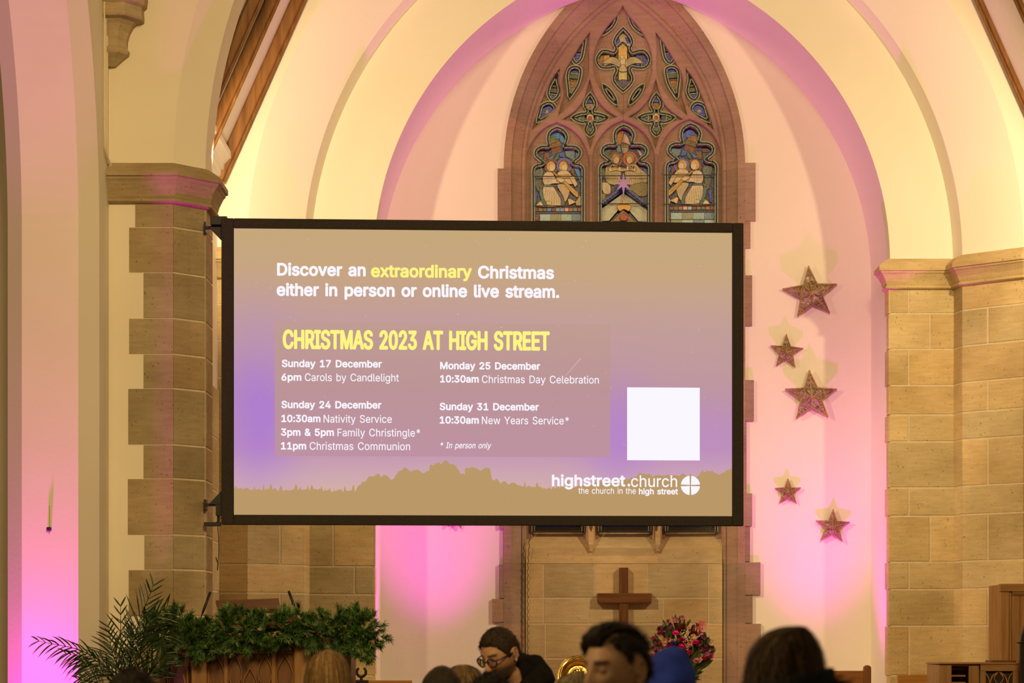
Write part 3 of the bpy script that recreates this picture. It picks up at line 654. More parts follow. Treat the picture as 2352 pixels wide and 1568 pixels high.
for cx in (1105, 1252): pm.ring(cx, 505, 48, 76, REDG if cx < 1180 else (170, 60, 26)); pm.blob(cx, 500, 44, 50, (150, 116, 60), lead=.002); pm.blob(cx + (8 if cx < 1180 else -8), 515, 28, 36, (196, 176, 128), lead=.0015)
pm.p([(1010, 580), (1060, 555), (1150, 580), (1160, 660), (1120, 760), (1020, 740), (1000, 660)], CREAM2); pm.p([(1200, 580), (1300, 555), (1350, 600), (1420, 660), (1400, 760), (1230, 760), (1200, 660)], CREAM2)
pm.p([(960, 750), (1020, 740), (1055, 780), (1050, 850), (990, 850)], CREAM); pm.p([(1250, 770), (1400, 740), (1430, 800), (1400, 880), (1270, 850)], (120, 104, 60)); pm.p([(940, 850), (1010, 850), (1000, 920), (945, 950)], (140, 120, 60))
for k in range(8): pm.line([(1020 + 16 * k, 640), (1012 + 15 * k, 735)], 0.0015); pm.line([(1215 + 20 * k, 640), (1222 + 22 * k, 745)], 0.0015)
pm.p([(1045, 590), (1110, 580), (1180, 590), (1250, 575), (1300, 585), (1300, 630), (1240, 618), (1180, 632), (1110, 622), (1045, 632)], (206, 190, 140), .003)
for k, (sx) in enumerate((1, -1)):
    g = lambda x: 1185 + sx * (x - 1185)
    pm.p([(g(1185), 760), (g(1225), 790), (g(1430), 960), (g(1425), 1000), (g(1185), 830)], (24, 36, 90), .003, sm=False)
    pm.p([(g(1185), 850), (g(1420), 1020), (g(1420), 1135), (g(1330), 1130), (g(1185), 960)], (176, 182, 168), .004, sm=False)
    pm.p([(g(1185), 1010), (g(1300), 1135), (g(1185), 1135)], (130, 96, 30), .004, sm=False)
    for k in range(18): x = 1205 + 12 * k; pm.line([(g(x), 868 + 8.6 * k), (g(x - 18), 900 + 8.6 * k)], 0.0014)
    for k in range(16): x = 1200 + 14 * k; pm.blob(g(x), 792 + 11 * k, 5, 5, (190, 170, 110))
    for k in range(9): x = 1210 + 25 * k; pm.p([(g(x), 800 + 20 * k), (g(x + 20), 816 + 20 * k), (g(x + 14), 834 + 20 * k), (g(x - 4), 818 + 20 * k)], BLUE, .002, sm=False)
pm.p([(1120, 980), (1250, 980), (1235, 1040), (1185, 1020), (1140, 1040)], (196, 150, 50)); pm.p([(1140, 975), (1150, 930), (1165, 965), (1185, 910), (1205, 965), (1220, 930), (1230, 975)], (206, 166, 70), sm=False)
pm.p([(1145, 1090), (1185, 1060), (1225, 1090), (1210, 1130), (1160, 1130)], (150, 24, 20))
for r in range(11): pm.p([(945, 1150 + 78 * r), (1425, 1150 + 78 * r), (1425, 1222 + 78 * r), (945, 1222 + 78 * r)], [CREAM2, OLIVE, GREY][r % 3], .004, sm=False)
pm.p([(930, 4188), (1445, 4188), (1445, 4240), (930, 4240)], (52, 42, 34), .004, sm=False); pm.border(loop, (132, 150, 146))
for yy in (690, 968): pm.line([(930, yy), (1445, yy)], 0.008)
pm.done('centre_light_glass', 'stained glass of two figures holding a scroll above a crown')
GL = {'&':(313,[[138,-5,115,-3,95,1,77,8,61,18,48,30,38,43,30,59,25,75,24,93,25,108,28,121,33,133,40,144,49,154,59,164,98,195,151,235,166,247,178,262,181,269,183,276,183,283,182,294,178,303,172,312,163,318,153,321,141,323,133,322,125,320,118,317,111,313,106,308,102,302,98,295,96,287,96,279,96,271,98,262,102,254,118,229,143,199,306,0,255,0,120,162,85,205,75,217,68,229,61,241,57,253,54,266,53,279,54,294,58,308,64,321,72,332,82,341,94,349,108,355,123,358,140,359,157,358,172,355,186,349,198,342,208,332,216,322,222,310,225,297,227,283,226,273,224,263,221,253,216,244,211,236,204,227,179,205,108,152,95,142,84,132,77,122,72,113,69,102,68,92,69,81,72,71,76,61,83,53,91,46,100,40,111,36,122,33,135,33,149,33,163,36,176,41,188,48,200,57,211,67,220,78,229,91,235,106,240,122,243,139,244,157,285,157,284,136,282,117,278,101,272,87,266,75,260,65,242,43,233,33,221,21,206,12,190,5,172,-1,155,-4]]),'*':(317,[[141,156,144,232,80,191,63,221,130,256,63,291,80,321,144,280,141,356,175,356,172,280,236,321,253,291,186,256,253,221,236,191,172,232,175,156]]),'.':(131,[[67,-3,58,-2,51,1,44,6,39,13,36,20,35,29,36,37,39,45,44,51,51,57,58,60,67,61,75,60,83,57,89,51,95,45,98,37,99,29,98,20,95,13,89,6,83,1,75,-2]]),'0':(317,[[159,-5,134,-2,111,5,91,17,74,33,59,54,48,79,40,108,35,141,33,178,35,214,40,247,48,276,60,302,74,322,91,339,111,351,134,358,159,361,184,358,206,351,226,339,243,322,258,302,269,276,277,247,282,214,284,178,282,141,277,108,269,79,258,54,243,33,226,17,206,5,184,-2],[159,35,175,37,190,42,203,52,214,65,224,81,231,101,236,123,240,149,241,178,240,207,236,233,231,255,224,275,214,292,203,305,190,314,175,320,159,322,142,320,127,314,114,305,103,292,94,275,86,255,81,233,78,207,76,178,78,149,81,123,86,101,94,81,103,65,114,52,127,42,142,37]]),'1':(317,[[54,0,54,38,274,38,274,0],[193,356,193,0,149,0,149,314,147,314,60,250,60,299,139,356]]),'2':(317,[[45,0,45,33,164,160,198,198,206,208,212,219,217,229,221,239,223,249,224,260,223,272,220,283,215,293,209,302,201,309,191,314,181,318,169,321,157,322,143,321,131,318,121,313,111,307,103,299,97,289,93,279,90,267,89,253,46,253,47,274,52,293,60,310,71,325,84,337,100,347,118,355,137,359,157,361,178,359,197,355,214,348,229,338,242,326,253,312,260,296,265,279,267,261,266,248,264,235,260,222,254,210,246,196,235,181,187,126,107,42,107,40,272,40,272,0]]),'3':(317,[[152,-5,131,-3,112,0,93,7,76,16,61,27,49,40,40,56,33,73,31,92,76,92,79,81,83,70,89,61,96,53,105,47,116,41,127,38,140,36,153,35,167,36,180,38,193,43,203,48,213,56,220,65,226,76,229,88,230,101,229,114,226,126,221,137,214,147,204,156,192,163,178,169,161,172,141,173,110,173,110,209,201,314,201,316,49,316,49,356,261,356,261,322,148,195,148,202,173,203,196,200,216,193,233,183,248,171,260,156,268,139,273,121,275,101,273,81,268,63,259,46,247,31,233,19,216,9,197,1,176,-3]]),'4':(317,[[28,74,28,111,173,356,217,356,76,116,76,114,289,114,289,74],[197,0,197,85,197,102,197,222,240,222,240,0]]),'5':(317,[[155,-5,134,-3,115,1,98,8,82,17,69,29,58,42,50,57,44,74,42,91,86,91,87,81,91,71,97,62,104,54,112,48,121,42,132,38,143,36,155,35,169,36,182,39,193,45,204,53,213,62,220,73,225,85,228,99,229,114,228,128,225,142,220,155,212,166,203,176,192,183,180,189,167,193,152,194,141,193,129,191,117,188,106,183,97,178,90,172,47,177,67,356,256,356,256,316,105,316,94,211,95,211,104,217,113,223,124,227,136,231,148,233,161,233,176,233,191,230,206,225,219,218,231,210,241,200,251,188,259,176,265,162,270,147,273,131,274,114,272,92,267,72,258,53,247,36,233,22,216,11,197,2,177,-3]]),'6':(317,[[158,-5,137,-3,118,2,100,10,84,22,70,36,59,52,51,71,46,91,44,113,46,131,49,149,56,167,65,188,79,211,96,238,177,356,225,356,106,183,102,183,105,189,110,196,116,201,122,207,129,211,137,215,146,218,155,219,164,220,185,218,204,214,221,206,236,196,249,183,259,168,266,150,271,131,272,110,271,89,266,69,257,51,246,35,233,21,217,10,199,2,180,-3],[158,34,172,35,184,38,195,44,205,51,213,60,220,71,225,83,228,96,229,110,228,124,225,137,220,149,213,160,205,169,195,176,184,181,172,185,158,186,145,185,133,181,122,176,112,169,103,160,97,150,92,138,88,125,87,111,88,96,92,83,97,71,103,60,112,51,122,44,133,38,145,35]]),'7':(317,[[68,0,226,314,226,316,43,316,43,356,273,356,273,314,115,0]]),':':(131,[[67,-3,58,-2,51,1,44,6,39,13,36,20,35,29,36,37,39,45,44,51,51,57,58,60,67,61,75,60,83,57,89,51,95,45,98,37,99,29,98,20,95,13,89,6,83,1,75,-2],[67,190,58,191,51,194,44,199,39,205,36,213,35,221,36,230,39,237,44,244,51,249,58,252,67,253,75,252,83,249,89,244,95,237,98,230,99,221,98,213,95,205,89,199,83,194,75,191]]),'A':(336,[[11,0,141,356,193,356,324,0,277,0,201,212,185,260,163,335,172,335,149,260,133,212,60,0],[77,99,77,139,259,139,259,99]]),'C':(357,[[187,-5,158,-2,130,5,105,17,83,34,64,55,49,81,37,110,30,142,28,178,30,214,37,246,49,275,64,300,83,322,105,339,130,351,158,358,187,361,205,360,222,357,238,353,254,347,268,339,281,330,294,319,304,307,313,293,321,278,327,261,331,244,286,244,283,256,278,266,273,276,266,285,258,293,250,300,241,306,231,311,221,314,210,317,199,319,187,319,166,317,147,312,128,303,112,290,99,274,87,255,79,232,74,207,72,178,74,149,79,124,88,101,99,82,113,66,129,53,147,44,166,39,187,37,199,38,210,39,221,42,231,46,241,51,250,56,258,63,266,71,273,80,278,90,283,101,286,112,331,112,327,95,321,78,314,63,304,50,294,37,282,27,268,17,254,9,238,3,222,-1,205,-4]]),'D':(352,[[153,0,67,0,67,40,150,40,178,42,202,47,222,57,240,69,254,85,265,104,273,126,278,151,279,179,278,206,273,230,265,252,255,271,241,287,224,300,204,309,181,314,155,316,65,316,65,356,158,356,191,354,220,347,247,335,269,319,288,298,303,274,314,246,321,214,323,179,321,143,314,111,303,83,288,58,269,38,245,22,218,10,188,2],[87,356,87,0,42,0,42,356]]),'E':(293,[[42,0,42,356,261,356,261,316,87,316,87,200,249,200,249,160,87,160,87,40,263,40,263,0]]),'F':(287,[[42,0,42,356,258,356,258,316,87,316,87,195,242,195,242,155,87,155,87,0]]),'G':(364,[[188,-5,158,-2,130,5,105,18,82,35,64,56,48,81,37,110,30,142,28,178,30,214,37,246,48,275,64,300,82,322,104,339,129,351,156,358,185,361,204,360,221,357,238,353,254,346,269,338,282,328,294,317,305,305,314,291,322,277,328,261,332,244,286,244,282,255,277,266,271,275,265,284,257,292,249,299,240,305,231,310,221,314,210,317,198,318,186,319,165,317,146,312,128,303,112,290,99,274,87,255,79,232,74,207,72,178,74,149,79,124,88,101,99,82,113,66,129,54,147,44,167,39,188,37,207,38,225,43,241,50,256,60,268,72,277,86,285,103,289,121,290,142,304,139,198,139,198,179,335,179,335,140,332,112,326,87,316,64,301,44,284,27,264,13,241,3,215,-3]]),'H':(362,[[42,0,42,356,87,356,87,202,275,202,275,356,320,356,320,0,275,0,275,162,87,162,87,0]]),'I':(210,[[22,0,22,40,83,40,83,316,22,316,22,356,189,356,189,316,128,316,128,40,189,40,189,0]]),'M':(440,[[42,0,42,356,106,356,194,131,201,111,209,86,218,59,225,34,215,34,222,58,231,85,239,111,247,131,333,356,397,356,397,0,353,0,353,204,353,229,354,258,354,289,355,320,359,320,348,287,337,254,327,225,319,204,239,0,200,0,119,204,111,225,101,253,90,285,78,320,83,320,84,291,85,260,85,230,85,204,85,0]]),'N':(366,[[42,0,42,356,95,356,240,128,254,106,271,75,290,38,283,38,280,76,279,110,279,136,279,356,324,356,324,0,271,0,141,203,124,231,104,267,75,316,83,318,86,269,87,230,87,204,87,0]]),'R':(314,[[42,0,42,356,165,356,191,355,214,350,233,342,250,331,263,318,273,303,281,286,285,267,287,246,285,226,281,207,273,190,263,175,249,162,233,152,213,144,191,140,165,138,67,138,67,179,163,179,181,179,196,182,208,187,219,193,227,201,234,210,238,221,241,233,242,246,241,260,238,272,234,283,227,293,219,301,208,308,196,313,180,315,163,316,87,316,87,0],[247,0,161,160,212,160,299,0]]),'S':(313,[[157,-6,132,-5,109,-1,89,6,72,16,57,28,45,42,36,58,30,76,27,96,73,96,75,83,80,71,86,61,95,53,105,46,117,41,129,37,143,35,157,34,172,35,187,38,200,42,212,48,222,55,231,64,237,74,241,85,242,98,241,108,238,117,232,125,225,132,217,138,207,143,171,156,129,168,101,177,79,188,60,202,47,219,39,238,36,261,38,280,43,298,52,313,65,327,79,339,96,348,116,355,136,359,159,361,182,359,202,355,221,348,238,339,252,328,264,314,273,299,278,282,281,265,236,265,232,281,224,295,212,306,196,314,178,319,157,321,143,320,129,318,117,313,106,308,97,301,90,293,85,284,82,274,81,263,82,252,85,242,92,233,100,227,109,221,119,216,149,205,185,195,218,184,230,179,241,173,251,166,261,158,269,149,276,138,282,126,285,112,286,97,284,78,279,61,271,44,259,30,244,18,226,7,206,0,182,-5]]),'T':(314,[[22,316,22,356,292,356,292,316,180,316,180,0,135,0,135,316]]),'Y':(330,[[142,0,142,146,11,356,64,356,135,241,156,204,175,161,157,161,176,205,196,241,267,356,319,356,188,146,188,0]]),'a':(272,[[112,-6,96,-5,80,-2,66,3,53,11,42,20,33,31,27,44,23,59,21,76,22,90,25,102,30,113,37,121,45,129,54,135,65,140,76,144,88,147,125,154,164,159,173,160,180,162,186,164,190,168,192,172,193,178,193,180,192,190,190,199,187,208,182,215,176,221,168,225,159,229,149,231,137,232,125,231,114,229,104,226,96,221,89,216,82,211,77,204,73,198,70,192,29,204,36,219,45,232,55,242,67,251,79,258,93,263,107,266,121,268,136,269,167,266,179,262,189,258,200,252,210,245,218,235,226,224,231,211,235,195,236,176,236,0,194,0,194,36,191,36,176,17,169,11,161,6,151,1,139,-3,126,-5],[119,32,134,33,148,36,160,41,170,48,178,56,184,65,189,75,192,86,193,97,193,133,182,127,162,123,140,120,123,118,94,111,86,107,78,103,72,98,68,91,65,83,64,73,65,65,67,57,71,51,77,45,83,40,91,37,99,34,109,32]]),'b':(297,[[161,-6,145,-5,132,-2,121,3,111,8,103,15,96,22,83,41,78,41,78,0,37,0,37,356,80,356,80,223,83,223,96,242,103,249,111,255,120,261,131,265,145,268,160,269,182,267,201,262,219,252,235,240,248,224,259,205,267,183,272,159,273,132,272,105,267,81,259,59,248,40,235,24,219,11,201,2,182,-4],[154,33,170,34,184,39,196,46,206,56,214,68,221,82,226,97,229,114,230,133,229,151,226,167,221,183,215,197,206,208,196,218,184,225,170,229,154,231,139,229,125,225,113,218,103,209,94,198,87,184,83,169,80,151,79,133,80,114,83,96,88,81,94,67,103,55,113,45,125,38,139,34]]),'c':(277,[[145,-6,122,-4,101,2,82,11,65,24,51,40,39,60,31,81,26,105,24,131,26,158,31,182,39,204,51,223,65,239,82,252,101,261,122,267,145,269,158,269,170,267,182,264,193,260,204,255,214,249,223,242,231,234,238,225,244,216,249,205,253,194,212,183,203,202,189,217,169,227,145,231,129,229,114,225,102,217,91,207,83,195,76,181,71,165,68,149,67,131,68,114,71,98,76,82,83,68,91,56,102,46,114,39,129,34,145,33,170,36,190,46,204,62,213,82,254,72,250,60,245,49,239,39,232,30,223,22,214,15,204,9,194,4,182,0,171,-3,158,-5]]),'d':(297,[[137,-6,115,-4,96,2,78,11,62,24,49,40,38,59,30,81,25,105,24,132,26,159,30,183,38,205,49,224,63,240,78,252,96,262,116,267,137,269,152,268,166,265,177,261,187,255,195,249,201,242,214,223,217,223,217,356,260,356,260,0,219,0,219,41,215,41,201,22,194,15,186,8,177,3,165,-2,152,-5],[143,33,158,34,172,38,184,45,194,55,203,67,210,81,214,96,217,114,218,133,217,151,214,169,210,184,203,198,195,209,184,218,172,225,159,229,143,231,127,229,113,225,101,218,91,208,82,197,76,183,71,167,68,151,67,133,68,114,71,97,76,82,83,68,91,56,102,46,114,39,128,34]]),'e':(283,[[148,-6,124,-4,102,2,82,11,65,24,50,40,39,59,31,81,26,105,24,131,26,157,30,181,39,203,50,222,64,238,81,252,100,261,121,267,144,269,158,268,172,266,186,262,199,256,212,248,223,239,234,227,243,213,250,197,255,179,259,159,260,136,260,119,52,119,52,155,237,155,217,141,216,158,213,174,208,188,202,200,194,211,184,220,172,226,159,230,144,231,128,230,115,226,102,219,92,211,83,201,76,189,71,176,68,162,67,148,67,124,68,106,72,89,77,74,85,62,94,51,106,43,119,37,133,33,149,32,159,33,169,34,178,37,186,41,193,45,200,51,206,58,210,65,214,74,255,64,251,50,244,38,235,27,224,18,212,10,198,3,183,-2,166,-5]]),'f':(178,[[160,266,160,229,5,229,5,266],[56,0,56,302,58,316,61,329,67,340,75,349,84,357,95,363,106,367,119,370,131,371,156,369,170,365,159,328,150,330,136,332,124,331,115,327,108,322,103,314,100,305,99,293,99,0]]),'g':(298,[[145,-105,126,-105,109,-102,94,-98,80,-92,68,-85,58,-77,49,-68,41,-59,35,-49,71,-28,85,-46,91,-52,99,-57,108,-62,118,-65,131,-67,145,-68,165,-66,183,-61,198,-53,209,-40,216,-24,218,-4,218,48,214,48,201,29,194,22,186,16,177,11,165,7,152,4,136,3,116,5,97,10,79,19,63,30,50,45,39,63,30,84,26,107,24,134,26,160,30,184,38,205,49,224,63,240,79,252,96,262,116,267,137,269,153,268,166,265,177,261,187,255,195,249,202,242,215,223,219,223,219,266,261,266,261,-6,259,-28,254,-47,245,-63,234,-76,220,-87,203,-95,185,-101,166,-104],[143,41,159,43,172,46,184,53,195,61,203,72,210,85,215,100,218,116,219,135,218,153,215,170,210,185,203,198,195,209,185,219,173,225,159,229,143,231,128,229,114,225,102,218,91,209,83,197,76,184,71,169,68,152,67,135,68,117,71,101,76,86,83,73,91,62,102,53,114,47,128,43]]),'h':(287,[[80,159,80,0,37,0,37,356,80,356,80,201,72,201,81,223,93,241,106,253,122,262,140,267,159,269,176,268,192,264,207,258,219,249,230,238,239,225,245,208,249,190,250,168,250,0,207,0,207,165,205,184,200,200,191,213,179,223,164,228,147,230,135,229,123,227,113,222,103,216,95,208,88,198,84,186,81,173]]),'i':(117,[[37,0,37,266,80,266,80,0],[59,310,51,311,44,314,38,318,33,324,30,331,29,338,30,346,33,352,38,358,44,363,51,366,59,367,66,366,73,363,80,358,85,352,87,346,88,338,87,331,85,324,80,318,73,314,66,311]]),'l':(132,[[98,-2,79,0,63,5,52,14,43,26,38,41,37,59,37,356,80,356,80,69,80,58,82,50,84,44,88,40,94,37,102,36,112,37,119,38,126,2,113,-1]]),'m':(427,[[37,0,37,266,78,266,79,207,75,207,80,220,85,232,93,242,101,251,110,258,120,263,131,267,142,270,153,270,172,268,188,262,201,252,212,239,220,224,225,206,219,206,223,219,229,230,236,240,245,249,255,256,266,262,279,267,292,269,306,270,321,269,335,266,348,260,360,252,370,242,378,230,385,215,389,198,390,179,390,0,347,0,347,178,345,195,340,209,331,219,319,226,307,230,293,231,282,231,271,228,262,224,254,218,247,211,242,203,238,194,235,184,235,173,235,0,192,0,192,182,190,196,185,208,177,218,166,225,154,230,140,231,129,231,120,228,110,224,102,218,94,211,88,202,83,192,81,180,80,167,80,0]]),'n':(287,[[80,159,80,0,37,0,37,266,78,266,78,201,72,201,81,223,93,241,106,253,122,262,140,267,159,269,176,268,192,264,206,258,219,249,230,238,238,225,245,208,249,190,250,168,250,0,207,0,207,165,205,184,200,200,191,213,179,223,164,228,147,230,135,229,123,227,113,222,103,216,95,208,88,198,84,186,81,173]]),'o':(291,[[145,-6,122,-4,101,2,82,11,65,24,51,40,39,60,31,81,26,105,24,131,26,158,31,182,39,204,51,223,65,239,82,252,101,261,122,267,145,269,168,267,190,261,209,252,226,239,240,223,252,204,260,182,265,158,267,131,265,105,260,81,252,60,240,40,226,24,209,11,190,2,168,-4],[145,33,162,34,177,39,189,46,200,56,208,68,215,82,220,98,223,114,223,131,223,149,220,165,215,181,208,195,200,207,189,217,177,225,162,229,145,231,129,229,114,225,102,217,91,207,83,195,76,181,71,165,68,149,67,131,68,114,71,98,76,82,83,68,91,56,102,46,114,39,129,34]]),'p':(297,[[37,-100,37,266,78,266,78,223,83,223,96,242,103,249,111,255,120,261,131,265,145,268,160,269,182,267,201,262,219,252,235,240,248,224,259,205,267,183,272,159,273,132,272,105,267,81,259,59,248,40,235,24,219,11,201,2,182,-4,161,-6,145,-5,132,-2,121,3,111,8,103,15,97,22,83,41,80,41,80,-100],[154,33,170,34,184,39,196,46,206,56,214,68,221,82,226,97,229,114,230,133,229,151,226,167,221,183,215,197,206,208,196,218,184,225,170,229,154,231,139,229,125,225,113,218,103,209,94,198,87,184,83,169,80,151,79,133,80,114,83,96,88,81,94,67,103,55,113,45,125,38,139,34]]),'r':(181,[[37,0,37,266,78,266,78,225,81,225,87,237,96,248,107,257,120,264,134,268,149,269,160,269,170,269,170,226,161,227,145,228,133,227,122,225,111,220,102,214,94,207,88,198,83,189,81,178,80,166,80,0]]),'s':(255,[[127,-6,110,-5,93,-2,79,2,65,9,53,17,43,27,35,38,29,51,25,66,66,75,70,61,77,50,87,42,98,36,112,33,127,32,144,33,159,37,171,44,180,52,186,61,188,72,187,81,183,88,178,95,170,101,160,105,148,109,104,119,82,126,64,135,51,146,41,159,35,174,33,192,34,206,38,220,46,232,55,243,67,252,81,259,96,265,113,268,131,269,148,268,164,265,178,261,190,254,200,247,209,237,217,227,222,215,227,203,188,194,184,204,178,213,170,221,160,228,147,231,131,233,116,232,103,228,92,222,83,214,78,205,76,194,77,185,81,177,87,170,95,165,106,160,120,156,161,147,183,140,201,131,214,120,224,107,230,92,232,75,230,60,226,46,219,33,209,22,196,12,182,5,165,-1,147,-5]]),'t':(159,[[143,266,143,229,5,229,5,266],[45,330,88,330,88,68,89,58,91,49,95,43,101,38,109,36,119,35,130,36,141,38,149,1,134,-2,118,-3,97,-1,79,5,64,15,54,28,48,45,45,65]]),'u':(287,[[128,-4,110,-2,95,1,80,8,68,16,57,27,48,41,42,57,38,76,37,97,37,266,80,266,80,101,81,82,87,66,96,52,108,43,123,37,140,35,152,36,164,39,174,43,184,50,192,58,198,68,203,79,206,92,207,107,207,266,250,266,250,0,209,0,209,64,215,64,206,42,194,25,180,12,164,3,147,-2]]),'v':(272,[[114,0,12,266,59,266,116,109,131,61,144,15,129,15,142,61,157,109,213,266,260,266,158,0]]),'w':(397,[[96,0,16,266,61,266,93,150,108,96,123,29,115,29,130,94,144,150,176,266,222,266,253,150,267,95,282,29,274,29,289,95,304,150,336,266,381,266,301,0,258,0,223,120,213,157,203,196,194,236,203,236,194,196,184,157,174,120,139,0]]),'x':(265,[[15,0,120,153,120,120,20,266,70,266,103,214,125,177,145,144,123,144,142,177,163,214,197,266,246,266,146,118,146,150,250,0,201,0,162,60,140,95,121,127,143,127,125,95,104,60,64,0]]),'y':(272,[[33,-97,43,-60,50,-61,58,-63,66,-63,73,-62,79,-60,85,-57,91,-52,96,-45,101,-36,105,-25,114,-1,12,266,59,266,116,109,131,61,144,15,129,15,142,61,157,109,214,266,260,266,143,-41,137,-54,131,-65,124,-75,116,-83,107,-90,98,-95,87,-99,76,-101,64,-102,45,-100]])}
def glyph_text(mb, s, x0, x1, y, cap, at, hw=0.0, shear=0.0, col=(1, 1, 1), lift=0.0):
    """letters as flat shapes: s from x0 to x1 on baseline y with capital height cap; at(x, y, lift) places a point; hw thickens the strokes"""
    pen = 0; gl = []
    for ch in s:
        if ch == ' ': pen += 190; continue
        gl.append((pen, GL[ch][1])); pen += GL[ch][0]
    xs = [c[i] + p for p, cs in gl for c in cs for i in range(0, len(c), 2)]
    mn, mxx = min(xs), max(xs); sx = (x1 - x0 - 2 * hw) / (mxx - mn); sy = (cap - 2 * hw) / 356.0
    for p, cs in gl:
        loops = [[Vector(((c[i] + p - mn) * sx + x0 + hw, y + hw + c[i + 1] * sy, 0)) for i in range(0, len(c), 2)] for c in cs]
        if shear:
            for l in loops:
                for v in l: v.x += (v.y - y) * shear
        def area(l): return sum(l[i].x * l[(i + 1) % len(l)].y - l[(i + 1) % len(l)].x * l[i].y for i in range(len(l))) / 2
        ar = [area(l) for l in loops]; big = max(ar, key=abs); sgn = 1 if big > 0 else -1
        outs = [i for i in range(len(loops)) if ar[i] * sgn > 0]
        def inside(pt, l):
            r = False
            for i in range(len(l)):
                a, b = l[i], l[i - 1]
                if (a.y > pt.y) != (b.y > pt.y) and pt.x < (b.x - a.x) * (pt.y - a.y) / (b.y - a.y) + a.x: r = not r
            return r
        for o in outs:
            grp = [loops[o]] + [loops[h] for h in range(len(loops)) if ar[h] * sgn < 0 and inside(loops[h][0], loops[o])]
            flat = [v for l in grp for v in l]
            mb.add([at(v.x, v.y, lift) for v in flat], [tuple(t) for t in tessellate_polygon(grp)], col)
        if hw:
            for l in loops:
                m = len(l)
                for i in range(m):                       # a short bar on every edge with a dot at its end thickens the outline evenly
                    a, b = l[i], l[(i + 1) % m]; t = b - a
                    if t.length < 1e-7: continue
                    t.normalize(); n = Vector((-t.y, t.x, 0)) * hw
                    mb.add([at(q.x, q.y, lift) for q in (a + n, b + n, b - n, a - n)], [(0, 1, 2, 3)], col)
                    mb.add([at(b.x + hw * math.cos(k * 1.0472), b.y + hw * math.sin(k * 1.0472), lift) for k in range(6)], [(0, 1, 2, 3, 4, 5)], col)
m = MB()
def on_scroll(x, y, l): v = gpt((x, y), pm.n * .5 + 1, True); return v
glyph_text(m, 'And the life', 1055, 1290, 0, 30, lambda x, y, l: on_scroll(x, 618 - y - 6 * math.sin((x - 1045) / 40), l), 1.5)
o = m.build('scroll_lettering', LEAD, win, fix=False)

# pale lilac paper star hung in front of the middle light
m = MB(); sc = P(1432, 421, 17.9); pts = []
for k in range(16):
    a = math.pi * k / 8; r = (24 if k % 4 == 2 else 20 if k % 4 == 0 else 0) if k % 2 == 0 else 8.5
    if k == 8: r = 34
    if k == 0: r = 24
    pts.append((r * math.sin(a) * 0.00358, r * math.cos(a) * 0.00358))
front = [Vector((sc.x + x, 17.895, sc.z + z)) for x, z in pts]
m.add(front + [Vector((sc.x, 17.875, sc.z)), Vector((sc.x, 17.915, sc.z))], [(i, (i + 1) % 16, 16) for i in range(16)] + [((i + 1) % 16, i, 17) for i in range(16)])
ps = thing('paper_star', 'pale lilac eight-pointed paper star hanging before the middle light of the window', 'star', tuple(sc))
m.build('star_body', pmat('lilac_card', (0.50, 0.40, 0.62), (0.56, 0.46, 0.68), 3, 0.6), ps)
m = MB(); m.tube([sc + Vector((0, 0, 0.085)), sc + Vector((0, 0.02, 0.75))], 0.0012, 4); m.build('hanging_thread', BLACK, ps)

# ------------------------------------------------------------------ projection screen with its slide
bl, br = P(509, 1203, 14.45), P(1707, 1210, 14.62); bl.z = br.z = 2.445
U = (br - bl); SW = U.length; U.normalize(); Nn = Vector((U.y, -U.x, 0)); SH = 2.032
EYEV = Vector((0, 0, EYE))
def S(px, py):
    d = P(px, py, 10.0) - EYEV; t = (bl - EYEV).dot(Nn) / d.dot(Nn); h = EYEV + d * t - bl
    return (h.dot(U), h.z)
def at(u, v, l=0.0): return bl + U * u + Vector((0, 0, v)) + Nn * l
scr = thing('projection_screen', 'large framed projection screen hung from the stone pillar, showing a Christmas notice', 'screen', tuple(bl + U * SW / 2))
fw = 0.075
iu0, iv0 = S(537, 1182); iu1, iv1 = S(1682, 534)
Mf = Matrix((U, Nn, Vector((0, 0, 1)))).transposed().to_4x4(); Mf.translation = bl
m = MB()
for a, b, c_, d_ in ((0, iu0 + 0.0, 0, SH), (iu1, SW, 0, SH), (iu0, iu1, 0, iv0), (iu0, iu1, iv1, SH)):
    Mb = Mf.copy(); Mb.translation = at((a + b) / 2, (c_ + d_) / 2, 0.0); m.obox(Mb, (b - a) / 2, 0.022, (d_ - c_) / 2)
m.build('screen_frame', FRAME, scr, bevel=0.006)
m = MB(); Mb = Mf.copy(); Mb.translation = at(SW / 2, SH / 2, -0.045); m.obox(Mb, SW / 2 - 0.03, 0.012, SH / 2 - 0.03); m.build('back_panel', BLACK, scr)
sm = bpy.data.materials.new('projected_slide'); sm.use_nodes = True; nt = sm.node_tree; N = nt.nodes; N.remove(N['Principled BSDF'])
def ramp(inp, st):
    r = N.new('ShaderNodeValToRGB'); e = r.color_ramp.elements
    while len(e) < len(st): e.new(0.5)
    for k, (p, c) in enumerate(st): e[k].position = p; e[k].color = (*lin(*c), 1)
    nt.links.new(inp, r.inputs[0]); return r.outputs[0]
tc = N.new('ShaderNodeTexCoord'); sp = N.new('ShaderNodeSeparateXYZ'); nt.links.new(tc.outputs['Generated'], sp.inputs[0])
base = ramp(sp.outputs['Z'], [(0.0, (180, 148, 104)), (0.06, (214, 178, 160)), (0.14, (206, 168, 176)), (0.24, (192, 148, 178)), (0.42, (190, 150, 158)), (0.66, (194, 158, 152)), (0.85, (200, 166, 128)), (1.0, (198, 168, 122))])
nz = N.new('ShaderNodeTexNoise'); nz.inputs['Scale'].default_value = 2.2; nz.inputs['Detail'].default_value = 3; nt.links.new(tc.outputs['Generated'], nz.inputs['Vector'])
